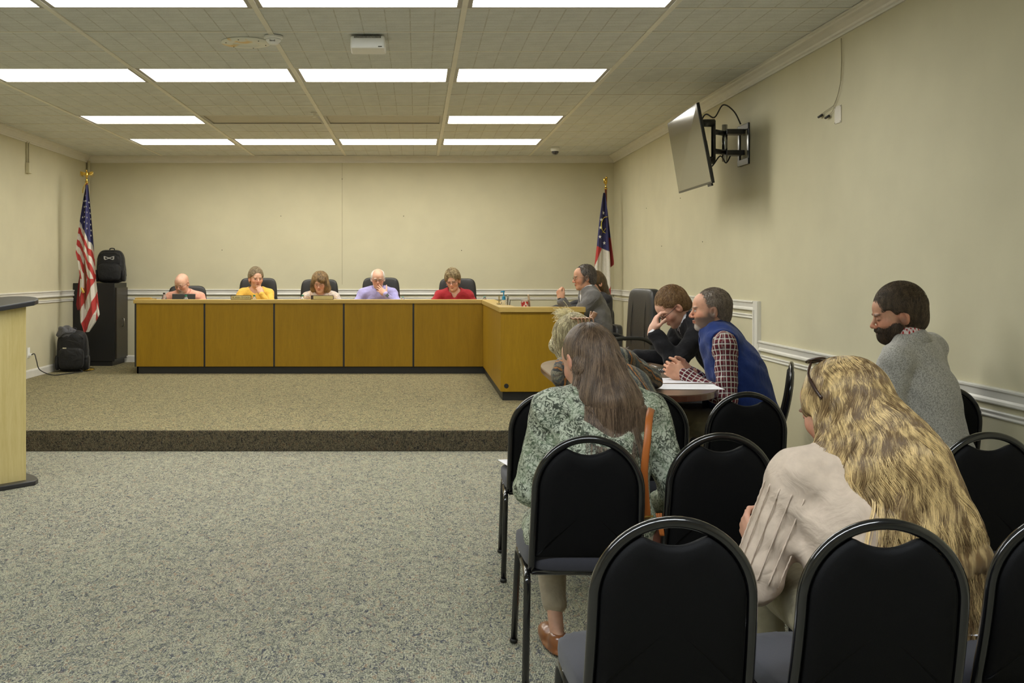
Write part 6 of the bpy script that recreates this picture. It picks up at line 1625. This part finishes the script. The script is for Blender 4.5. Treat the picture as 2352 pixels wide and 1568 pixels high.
# --- 6 grey suit
p6 = build_person('person in a grey suit and glasses seated at the desk wing raising a hand', dict(yaw=92, floor=DAIS, hipz=.52, head=P(1342, 637, 10.2), hrot=(2, 6, 0), lean=16, skin=SKT, bw=1.06, shw=.18, df=.005, dc=.02, neckf=.2,
    L=dict(w=P(1289, 688, 9.98), d=(-.25, .1, 1), pal=(.8, .5, .1), hint=(.1, .35, -1), curl=(72, 80, 86, 88), thumb=(22, 34)), R=dict(w=(1.38, 10.55, WS + .04), d=(-1, 0, 0), vis=0), scalp=((.07, .055, .045), .9), brow=(.10, .08, .06),
    clothes=[dict(nm='suit_jacket', m=cl_grey, parts=('torso', 'arms'), e=.022, neck=.072, vneck=.16, sleeve=.95, foldk=1.4, hem=-.10), dict(nm='dress_shirt', m=cl_wht, parts=('torso',), e=.006, neck=.062), dict(nm='trousers', m=cl_grey, parts=('legs',), df=.011, e=.014)], shoe_m=sh_blk))
glasses(p6, m_glm, rim=.0013); collar(p6, cl_wht, r=.059, h=.040, open_=.5, up=.042); collar(p6, cl_grey, r=.066, h=.050, open_=1.0, nm='jacket_collar', up=.022); cuff(p6, -1, cl_wht, off=.004); 
short_hair(p6, hair_mat('dark_grey_hair', (.06, .048, .04), (.17, .14, .12)), thick=.003, front=.098, n=1800, length=.012, rad=.0009, receding=1.0)
b = BM(); A = p6.arms[-1]; dd = A['d']; tube(b, [A['w'] + dd * .006, A['w'] + dd * .018], .0325, 18, cap=False); o = fin('watch_band', b, m_black, p6.root, smooth=True); md = o.modifiers.new('t', 'SOLIDIFY'); md.thickness = .004
# --- 7 partly hidden behind 6
p7 = build_person('person with long brown hair almost hidden behind the grey suited speaker', dict(yaw=110, floor=DAIS, hipz=.48, head=P(1366, 650, 11.25), hrot=(10, 10, 0), lean=10, skin=SKP, s=.95, df=.007, dc=.025,
    R=dict(w=(1.40, 11.6, WS + .04), d=(-1, 0, 0), vis=0), L=dict(w=(1.42, 11.2, WS + .04), d=(-1, 0, 0), vis=0), clothes=[dict(nm='dark_top', m=cl_dk, parts=('torso', 'arms'), df=.012), dict(nm='trousers', m=cl_dk, parts=('legs',), df=.014)], shoe_m=None))
hm7 = hair_mat('plain_brown_hair', (.06, .035, .015), (.17, .10, .045)); c, M = p7.hc, p7.HM; T = lambda x, y, z: c + M @ V(x, y, z); f = Field()
f.ell(T(0, -.020, .035), V(.090, .108, .100), M, k=.02); f.cap(T(0, -.06, -.02), T(0, -.13, -.24), .085, .060, k=.04); f.ell(T(0, .115, -.040), V(.062, .075, .10), M, k=.02, op='s')
o, Pv, Q = hair_base(p7, f, hm7, .008)

# --- 8 black suit
p8 = build_person('person in a black suit bowing head into hand at the conference table', dict(yaw=94, floor=0, hipz=.50, head=P(1545, 705, 6.95), hrot=(0, 42, 0), lean=38, skin=SKP, bw=1.08, shw=.19, df=.0045, dc=.02, hs=1.03, fat=.006,
    L=dict(w=P(1499, 758, 6.84), d=(.30, .02, .95), pal=(.95, .05, -.25), hint=(.15, -.2, -1), curl=(32, 36, 38, 40), thumb=(52, 12), spread=5), R=dict(w=P(1447, 818, 7.22), d=(-1, .05, .05), pal=(0, .3, -1), hint=(.2, .4, -.6), curl=(40, 45, 55, 60)), eyes='down', brow=(.22, .11, .05), beard=((.30, .15, .07), .35, 'full'),
    clothes=[dict(nm='suit_jacket', m=cl_blk, parts=('torso', 'arms'), e=.022, neck=.072, vneck=.14, sleeve=.84, foldk=1.5, hem=-.10), dict(nm='dress_shirt', m=cl_wht, parts=('torso',), e=.006, neck=.062), dict(nm='trousers', m=cl_dk, parts=('legs',), df=.012)], shoe_m=sh_blk))
glasses(p8, m_gl, rim=.0018); collar(p8, cl_wht, r=.062, h=.044, open_=.5, up=.042); collar(p8, cl_blk, r=.070, h=.050, open_=1.0, nm='jacket_collar', up=.020); cuff(p8, -1, cl_wht, off=.002, L=.05, r=.036); cuff(p8, 1, cl_wht, off=.004, L=.07, r=.037)
short_hair(p8, hair_mat('auburn_hair', (.13, .065, .022), (.27, .16, .065)), thick=.009, front=.078, n=3500, length=.022, rad=.0010, top=.004, nape=-.065)
A = p8.arms[1]; b = BM(); a = A['w'] + A['d'] * .10 + p8.D2L((0, 0, .015)); tube(b, [a, a + p8.D2L((.09, -.02, .045))], .0035, 8); tube(b, [a - p8.D2L((.03, -.01, .018)), a], [.001, .0035], 8); fin('pen', b, mat('silver_pen', (.5, .5, .5), .3, metal=.8), p8.root, smooth=True)

# --- 9 blue vest
p9 = build_person('person in a blue vest and maroon plaid shirt with clasped hands at the table', dict(yaw=80, floor=0, hipz=.50, head=P(1632, 712, 6.1), hrot=(2, 2, 0), lean=22, skin=SKT, bw=1.12, s=1.07, shw=.185, df=.0042, dc=.02, hs=1.02, belly=.05, fat=.008, neckw=1.15,
    L=dict(w=P(1572, 862, 5.98), d=(-.92, .30, .35), pal=(.1, 1, .1), hint=(.25, -.35, -1), curl=(66, 70, 74, 76), thumb=(40, 25)), R=dict(w=P(1580, 852, 6.20), d=(-.95, -.15, .32), pal=(.1, -1, .05), hint=(.2, .3, -1), curl=(62, 66, 70, 72), thumb=(35, 25)),
    beard=((.13, .10, .08), .85, 'grey_chin'), brow=(.10, .07, .05), scalp=((.12, .095, .07), .55),
    clothes=[dict(nm='plaid_shirt', m=cl_plaid, parts=('torso', 'arms'), e=.013, neck=.072, pat=True, foldk=1.6, df=.008), dict(nm='fleece_vest', m=cl_navy, parts=('torso',), e=.030, neck=.075, vneck=.16, hem=-.14, foldk=1.2, armhole=1.0), dict(nm='trousers', m=cl_khaki, parts=('legs',), df=.010)], shoe_m=sh_brn))
collar(p9, cl_navy, r=.076, h=.060, open_=1.1, nm='vest_collar', up=.020, pts=False, thick=.008); collar(p9, cl_ging2, r=.067, h=.044, open_=.6, up=.040)
short_hair(p9, hair_mat('cropped_salt_hair', (.13, .10, .072), (.28, .22, .165)), thick=.0025, front=.088, n=3800, length=.012, rad=.0007, receding=.7, nape=-.065)
b = BM(); A = p9.arms[-1]; tube(b, [A['w'] + A['d'] * .088 + V(0, 0, 0), A['w'] + A['d'] * .094], .0135, 12, cap=False)
bpy.data.meshes.new('x'); b.free()
b = BM(); bx(b, -.004, .004, -.001, .001, 0, .16); o = fin('zip', b, m_white, p9.root); 
zc = p9.C + p9.TM @ V(0, .158, -.10); o.location = zc; o.rotation_euler = (R(-14), 0, 0)

# --- 10 grey fleece man by the wall
p10 = build_person('person with dark beard in a heather grey pullover seated by the right wall', dict(yaw=38, floor=0, hipz=.50, head=P(2062, 722, 4.86), hrot=(40, 12, -2), lean=14, side=-6, skin=SKT, bw=.98, shw=.172, df=.0042, dc=.02, hs=1.06, eyes='down',
    beard=((.10, .065, .04), .6, 'full'), brow=(.06, .035, .02),
    clothes=[dict(nm='pullover', m=cl_fleece, parts=('torso', 'arms'), e=.020, neck=.080, foldk=1.2, hem=-.12, df=.008), dict(nm='trousers', m=cl_dk, parts=('legs',), df=.012)], shoe_m=sh_blk))
collar(p10, cl_fleece, r=.076, h=.066, open_=.5, nm='pullover_collar', up=.026, pts=False, thick=.014); collar(p10, cl_ging, r=.064, h=.046, open_=.5, up=.058)
beard(p10, hair_mat('dark_beard', (.025, .015, .008), (.085, .052, .028)))
short_hair(p10, hair_mat('dark_brown_hair', (.040, .026, .014), (.14, .092, .05)), thick=.011, front=.064, n=6000, length=.045, rad=.0008, top=.006, nape=-.085, wave=(.003, 60))

# --- 11 woman with hair clip
p11 = build_person('person with blonde hair in a claw clip and striped shawl bending over the table', dict(yaw=18, floor=0, hipz=.50, head=P(1318, 786, 5.38), hrot=(24, 44, 0), lean=48, side=-10, skin=SK, bw=1.0, shw=.17, df=.005, dc=.02, eyes='down', s=.98,
    L=dict(w=(.86, 5.75, TZ + .035), d=(.3, 1, 0), hint=(-1, 0, -.3)), R=dict(w=(1.12, 5.75, TZ + .035), d=(-.2, 1, 0), hint=(1, 0, -.3)),
    clothes=[dict(nm='striped_shawl', m=cl_stripe, parts=('torso', 'arms'), e=.026, neck=.075, pat=True, foldk=2.2), dict(nm='trousers', m=cl_dk, parts=('legs',), df=.012)], shoe_m=mat('tan_shoe', (.35, .22, .10), .5), legL=dict(k=(-.13, .40, .47), a=(-.22, .26, .08))))
hm11 = hair_mat('ash_blonde_hair', (.28, .22, .12), (.85, .76, .48)); c, M = p11.hc, p11.HM; T = lambda x, y, z: c + M @ V(x, y, z); f = Field()
f.ell(T(0, -.018, .038), V(.090, .108, .098), M, k=.02); f.ell(T(0, -.085, .055), V(.045, .035, .05), M, k=.03); f.ell(T(0, .120, -.050), V(.066, .080, .088), M, k=.02, op='s'); f.ell(T(0, .075, .045), V(.072, .045, .045), M, k=.02)
for q in (-1, 1): f.ell(T(q * .075, .035, -.025), V(.018, .045, .055), M, k=.02)
o, Pv, Q = hair_base(p11, f, hm11); rs = np.random.RandomState(8); P0 = sample_on(Pv, Q, 4200, rs, lambda p: (f.at(p) > -.006) * 1.0)
tgt = T(0, -.09, .10)
def fl11(Pn, k):
    loc_ = (Pn - c) @ M; back = tgt - Pn; fr = (loc_[:, 1] > .045)[:, None]; return np.where(fr, np.tile(M @ V(0, .15, -1), (len(Pn), 1)), back * 8)
strands(p11, f, P0, fl11, 7, .009, hm11, rad=.0012, lift=.001, liftend=.006, wave=(.003, 60), rs=rs)
# spiky ends fanned out of the clip
Ps = np.tile(T(0, -.06, .125), (420, 1)) + rs.normal(0, .016, (420, 3)); L0 = []
dirs = nrm(p11.D2L((-.75, .2, .55))); G = Ps[:, None, :] + (dirs + rs.normal(0, .32, (420, 3)))[:, None, :] * (np.linspace(0, 1, 6)[None, :, None] * rs.uniform(.018, .045, (420, 1, 1))) - V(0, 0, 1) * (np.linspace(0, 1, 6)[None, :, None] ** 2) * .018
hc_ = bpy.data.hair_curves.new('hair_tuft'); hc_.add_curves([6] * 420); hc_.position_data.foreach_set('vector', G.astype(np.float32).ravel()); ra = hc_.attributes.new('radius', 'FLOAT', 'POINT'); ra.data.foreach_set('value', np.full(2520, .0011, dtype=np.float32)); rr = hc_.attributes.new('rnd', 'FLOAT', 'CURVE'); rr.data.foreach_set('value', rs.uniform(.1, .4, 420).astype(np.float32))
o = bpy.data.objects.new('hair_tuft', hc_); hc_.materials.append(hm11); link(o, p11.root); o['kind'] = 'stuff'
m_clip = mat('tan_claw_clip', (.42, .22, .12), .3, coat=.3)
b = BM(); clipc = p11.W2L(P(1336, 738, 5.30)); 
for s_ in (-1, 1):
    for k in range(5):
        a0 = clipc + V(-.045 + k * .021, s_ * .006, .014); tube(b, smoothpath([a0, a0 + V(.002, s_ * .030, .004), a0 + V(.004, s_ * .040, -.022), a0 + V(.004, s_ * .022, -.042)], 4), .0032, 6)
    tube(b, [clipc + V(-.050, s_ * .008, .014), clipc + V(.050, s_ * .008, .014)], .0045, 6)
    tube(b, smoothpath([clipc + V(.050, s_ * .006, .014), clipc + V(.060, s_ * .016, .030), clipc + V(.066, s_ * .022, .046)], 4), [.006] * 9, 8, flat=2.2)
fin('claw_clip', b, m_clip, p11.root, smooth=True)

# --- 12 woman with long straight brown hair
p12 = build_person('person with long straight brown hair in a green patterned blouse, seen from behind', dict(yaw=2, floor=0, hipz=.50, head=P(1349, 825, 3.74), hrot=(24, 24, 0), lean=16, skin=SK, bw=.98, shw=.172, df=.0045, dc=.018, eyes='down', hands=.92,
    L=dict(w=P(1262, 1092, 3.92), d=(-.35, .6, -.1), pal=(.2, 0, -1), hint=(-.35, -.2, -1), curl=(30, 35, 40, 45)), R=dict(w=P(1510, 1172, 3.84), d=(.0, .3, -1), pal=(-1, 0, 0), hint=(.35, -.3, -1), curl=(40, 45, 50, 50)),
    legL=dict(k=(-.14, .40, .47), a=(-.125, .24, .09), f=(-.08, 1, 0)), legR=dict(k=(.12, .40, .47), a=(.045, .26, .09), f=(.05, 1, 0)), legcover=.80,
    clothes=[dict(nm='patterned_blouse', m=cl_green, parts=('torso', 'arms'), e=.016, neck=.080, neck_off=(0, -.022, .0), foldk=1.7, hem=-.10, sleeve=.86, df=.007,
                  cut=lambda g: g.cap(V(-.15, .02, .46), V(-.165, .22, .45), .115, .085, k=.04)), dict(nm='trousers', m=cl_beige, parts=('legs',), df=.009, e=.006)], shoe_m=sh_brn))
hm12 = hair_mat('straight_brown_hair', (.058, .035, .020), (.21, .138, .085), rough=.38, streak=45)
c, M = p12.hc, p12.HM; T = lambda x, y, z: c + M @ V(x, y, z); f = Field(); Nk = p12.Nk
f.ell(T(0, -.020, .032), V(.079, .101, .094), M, k=.02)
f.cap(T(.005, -.050, -.010), Nk + V(.025, -.075, -.02), .078, .078, k=.05); f.ecap(Nk + V(.035, -.070, .00), Nk + V(.050, -.135, -.14), .082, .042, p12.TM, 1.9, k=.05)
f.cap(T(-.05, -.02, -.05), Nk + V(-.085, -.055, -.010), .022, .015, k=.04); f.cap(T(.055, -.03, -.04), Nk + V(.125, -.060, -.02), .034, .016, k=.05)
f.ell(T(0, .118, -.045), V(.062, .085, .115), M, k=.02, op='s')
f.ell(T(-.090, .045, -.040), V(.034, .062, .065), M, k=.012, op='s')
o, Pv, Q = hair_base(p12, f, hm12, .007, amp=.0012)
bodyf = Field(); q_e = .020
for q in (-1, 1): bodyf.cap(Nk - p12.zaxis * .03, p12.sh[q], .068, .066, k=.05)
bodyf.ecap(p12.C, Nk - p12.zaxis * .10, .168, .154, p12.TM, 1.45, k=.05)
rs = np.random.RandomState(12); P0 = sample_on(Pv, Q, 10000, rs, lambda p: (f.at(p) > -.008) * (p[:, 2] > Nk[2] - .04) * np.where(p[:, 2] > c[2] + .02, 1.0, .12) * (((p - c) @ M)[:, 1] < .055))
def fl12(Pn, k): 
    out = np.tile(V(0.0, -.10, -1.0), (len(Pn), 1)); d = Pn - c; out[:, 0] += np.clip(d[:, 0], -.1, .1) * 2.2 * (Pn[:, 2] < c[2] - .05) + np.clip(d[:, 0] * 8, -1, 1) * (Pn[:, 2] > c[2] + .07); return out
strands(p12, f, P0, fl12, 28, .016, hm12, rad=.0007, lift=.0012, liftend=.003, jitter=.06, rs=rs, wave=(.0014, 22), vary=.6, post=hang(Nk[2] - .035, bodyf, .035, .35, .012, .2, .75, maxlat=.115))
# shoulder bag
bag = thing('shoulder_bag', 'brown leather shoulder bag with orange strap on the green-bloused woman', 'bag', tuple(P(1500, 1215, 3.52)))
B0 = Vector(bag.location); st = [P(1487, 1190, 3.46), P(1480, 1090, 3.42), P(1487, 1010, 3.42), P(1492, 955, 3.47), P(1497, 940, 3.60), P(1490, 975, 3.76)]
b = BM(); tube(b, [q_ - B0 for q_ in smoothpath(st, 8)], .013, 8, flat=.22); fin('strap', b, mat('orange_leather', (.40, .115, .02), .45), bag, smooth=True)
b = BM(); sel(b, (.03, .02, -.085), (.085, .05, .11), .4, .5, 24, 14); fin('bag_body', b, mat('brown_leather', (.10, .03, .015), .5, var=.1), bag, smooth=True)
b = BM(); tube(b, [Vector(P(1477, 1187, 3.44)) - B0, Vector(P(1500, 1185, 3.44)) - B0], .003, 6); fin('buckle', b, m_brass, bag)
for k in range(3):
    b = BM(); tube(b, smoothpath([Vector(P(1508 + k * 5, 1178, 3.47)) - B0, Vector(P(1512 + k * 4, 1200, 3.46)) - B0, Vector(P(1518 + k * 3, 1230, 3.46)) - B0], 4), .004, 6, flat=.4); fin('tassel', b, mat('orange_leather', (.40, .115, .02), .45), bag, smooth=True)

# --- 13 curly blonde woman in the foreground
p13 = build_person('person with long curly blonde hair in a cream shirt, sunglasses on head, seen from behind', dict(yaw=6, floor=0, hipz=.48, head=P(1928, 936, 2.86), hrot=(22, 20, 0), lean=18, skin=SK, bw=1.10, shw=.178, df=.004, dc=.016, eyes='down', hs=1.03,
    L=dict(w=P(1742, 1256, 3.02), d=(-.2, .7, .55), pal=(.8, .4, .2), hint=(-.55, -.5, -1), curl=(50, 55, 60, 60)), R=dict(w=(1.22, 2.98, .66), d=(-.5, .8, .2), hint=(1, -.3, -1), vis=0),
    clothes=[dict(nm='cream_shirt', m=cl_cream, parts=('torso', 'arms'), e=.024, neck=.074, foldk=1.3, hem=-.12, sleeve=.98, df=.006), dict(nm='trousers', m=cl_khaki, parts=('legs',), df=.010, e=.012)], shoe_m=sh_brn))
# pintucks on the left sleeve
A = p13.arms[-1]; sh_ = p13.sh[-1]
for k in range(6):
    b = BM(); pts = []
    ax_ = nrm(A['el'] - sh_); e1 = nrm(np.cross(ax_, V(0, 1, 0))); e2 = np.cross(ax_, e1); dv_ = p13.D2L((-.55, -.8, 0)); ang = math.atan2(dv_ @ e2, dv_ @ e1) + R(-62 + k * 25)
    for j in range(26):
        t = .12 + .85 * j / 25; c_ = lerp(sh_, A['el'], t); r_ = lerp(.047, .040, t) + .0285; w_ = .0012 * (j % 2)
        pts.append(c_ + (e1 * cos(ang) + e2 * sin(ang)) * (r_ + w_) * 1.0)
    tube(b, pts, .0022, 5); fin('pintuck', b, cl_cream, p13.root, smooth=True)
hm13 = hair_mat('golden_blonde_hair', (.15, .090, .038), (.74, .54, .25), rough=.34, streak=60)
c, M = p13.hc, p13.HM; T = lambda x, y, z: c + M @ (V(x, y, z) * 1.03); f = Field(); Nk = p13.Nk; ZA = p13.zaxis
f.ell(T(0, -.022, .034), V(.091, .110, .096), M, k=.02)
f.cap(T(.01, -.045, -.01), Nk + V(.045, -.080, -.02), .092, .110, k=.06); f.ecap(Nk + V(.05, -.098, .01), Nk + V(.100, -.190, -.23), .118, .082, p13.TM, 1.7, k=.05)
f.cap(T(-.070, -.01, -.05), T(-.080, -.02, -.13), .030, .030, k=.03); f.cap(Nk + V(-.05, -.03, .03), Nk + V(-.135, -.02, .0), .042, .028, k=.04)
f.cap(Nk + V(.12, -.09, -.03), Nk + V(.205, -.165, -.22), .070, .055, k=.05); f.cap(Nk + V(-.01, -.10, -.05), Nk + V(.02, -.205, -.25), .066, .050, k=.05)
f.ell(T(0, .122, -.045), V(.068, .085, .115), M, k=.02, op='s'); f.ell(T(-.088, .062, -.070), V(.062, .066, .085), M, k=.015, op='s')
o, Pv, Q = hair_base(p13, f, hm13, .007, amp=.002)
rs = np.random.RandomState(21); P0 = sample_on(Pv, Q, 17000, rs, lambda p: (f.at(p) > -.008) * (p[:, 2] > Nk[2] - .12) * np.where(p[:, 2] > c[2] + .02, 1.0, .16))
# clumps share a wave phase
cen = P0[rs.choice(len(P0), 150, replace=False)]; ci_ = np.argmin(((P0[:, None, :] - cen[None]) ** 2).sum(2), 1); ph = (ci_ * .6180339) % 1.0
def fl13(Pn, k):
    out = np.tile(V(.12, -.10, -1.0), (len(Pn), 1)); d = Pn - c; hi = (Pn[:, 2] > c[2] + .06)
    out[:, 0] += np.clip(d[:, 0] * 9, -1, 1) * hi + np.clip(d[:, 0], -.2, .25) * 1.4 * (~hi); out[:, 1] += -.9 * hi; return out
bodyf = Field(); bodyf.ecap(p13.C, Nk - ZA * .10, .188, .172, p13.TM, 1.45, k=.05)
for q in (-1, 1): bodyf.cap(Nk - ZA * .03, p13.sh[q], .075, .075, k=.05)
bodyf.ecap(p13.H, p13.C, .185, .185, p13.TM, 1.35, k=.05)
hg = hang(Nk[2] - .15, bodyf, .09, .35, .014, .3, 1.0, curl=.45)
def clump(L):
    L = hg(L); t = np.linspace(0, 1, L.shape[1])[None, :, None]; cm = np.zeros((150,) + L.shape[1:]); cnt_ = np.bincount(ci_, minlength=150)
    for j in range(L.shape[1]):
        for a_ in range(3): cm[:, j, a_] = np.bincount(ci_, L[:, j, a_], 150) / np.maximum(cnt_, 1)
    return L * (1 - .5 * t ** .6) + cm[ci_] * (.5 * t ** .6)
strands(p13, f, P0, fl13, 44, .0125, hm13, rad=.0006, lift=.002, liftend=.010, jitter=.05, wave=(.016, 38), rndc=ph, rs=rs, post=clump, vary=.75)
# single curls lying on the shirt
n = 300; cl = 22; ci2 = rs.randint(0, cl, n); cx_ = rs.uniform(-.06, .20, cl)[ci2] + rs.normal(0, .003, n); ln = rs.uniform(.16, .34, cl)[ci2]; ph2 = rs.rand(cl)[ci2] * 6.28; amp = rs.uniform(.012, .035, cl)[ci2]; G = np.zeros((n, 26, 3)); off = rs.normal(0, .0028, (n, 3))
for i in range(26):
    t = i / 25; Pp = Nk + np.stack([cx_ * (.8 + .3 * t) + amp * np.sin(t * 8 + ph2) * t, -.13 - .06 * t + 0 * cx_, -.05 - ln * t - .25 * amp * np.sin(t * 12 + ph2)], 1) + off * (1 - .5 * t)
    d = bodyf.at(Pp); g_ = bodyf.grad(Pp); Pp = Pp - g_ * (d - .006)[:, None]; G[:, i] = Pp
hc_ = bpy.data.hair_curves.new('hair_curls'); hc_.add_curves([26] * n); hc_.position_data.foreach_set('vector', G.astype(np.float32).ravel()); ra = hc_.attributes.new('radius', 'FLOAT', 'POINT'); ra.data.foreach_set('value', np.tile(np.linspace(.0007, .0003, 26), n).astype(np.float32)); rr = hc_.attributes.new('rnd', 'FLOAT', 'CURVE'); rr.data.foreach_set('value', (rs.uniform(-.05, .3, cl)[ci2] + rs.uniform(-.1, .1, n)).astype(np.float32))
o = bpy.data.objects.new('hair_curls', hc_); hc_.materials.append(hm13); link(o, p13.root); o['kind'] = 'stuff'
# sunglasses pushed up into the hair
m_sun = mat('tortoise_sunglasses', (.030, .012, .008), .2, coat=.5)
b = BM()
for q in (-1, 1):
    tube(b, smoothpath([T(q * .062, -.004, .124), T(q * .090, -.010, .094), T(q * .099, -.022, .060), T(q * .101, -.040, .020)], 5), [.0035] * 8 + [.005] * 8, 8, flat=1.4)
    tube(b, [T(q * .037 + .030 * cos(a), .000 - .019 * sin(a), .131 + .001 * sin(a)) for a in [2 * pi * k / 18 for k in range(18)]], .003, 6, closed=True)
    sel(b, T(q * .037, .000, .131), (.026, .017, .005), 1, 1, 14, 8)
tube(b, [T(-.01, .004, .134), T(.01, .004, .134)], .003, 6)
fin('sunglasses', b, m_sun, p13.root, smooth=True)
print('TRIS', sum(len(o.data.polygons) * 2 for o in S.objects if o.type == 'MESH'))
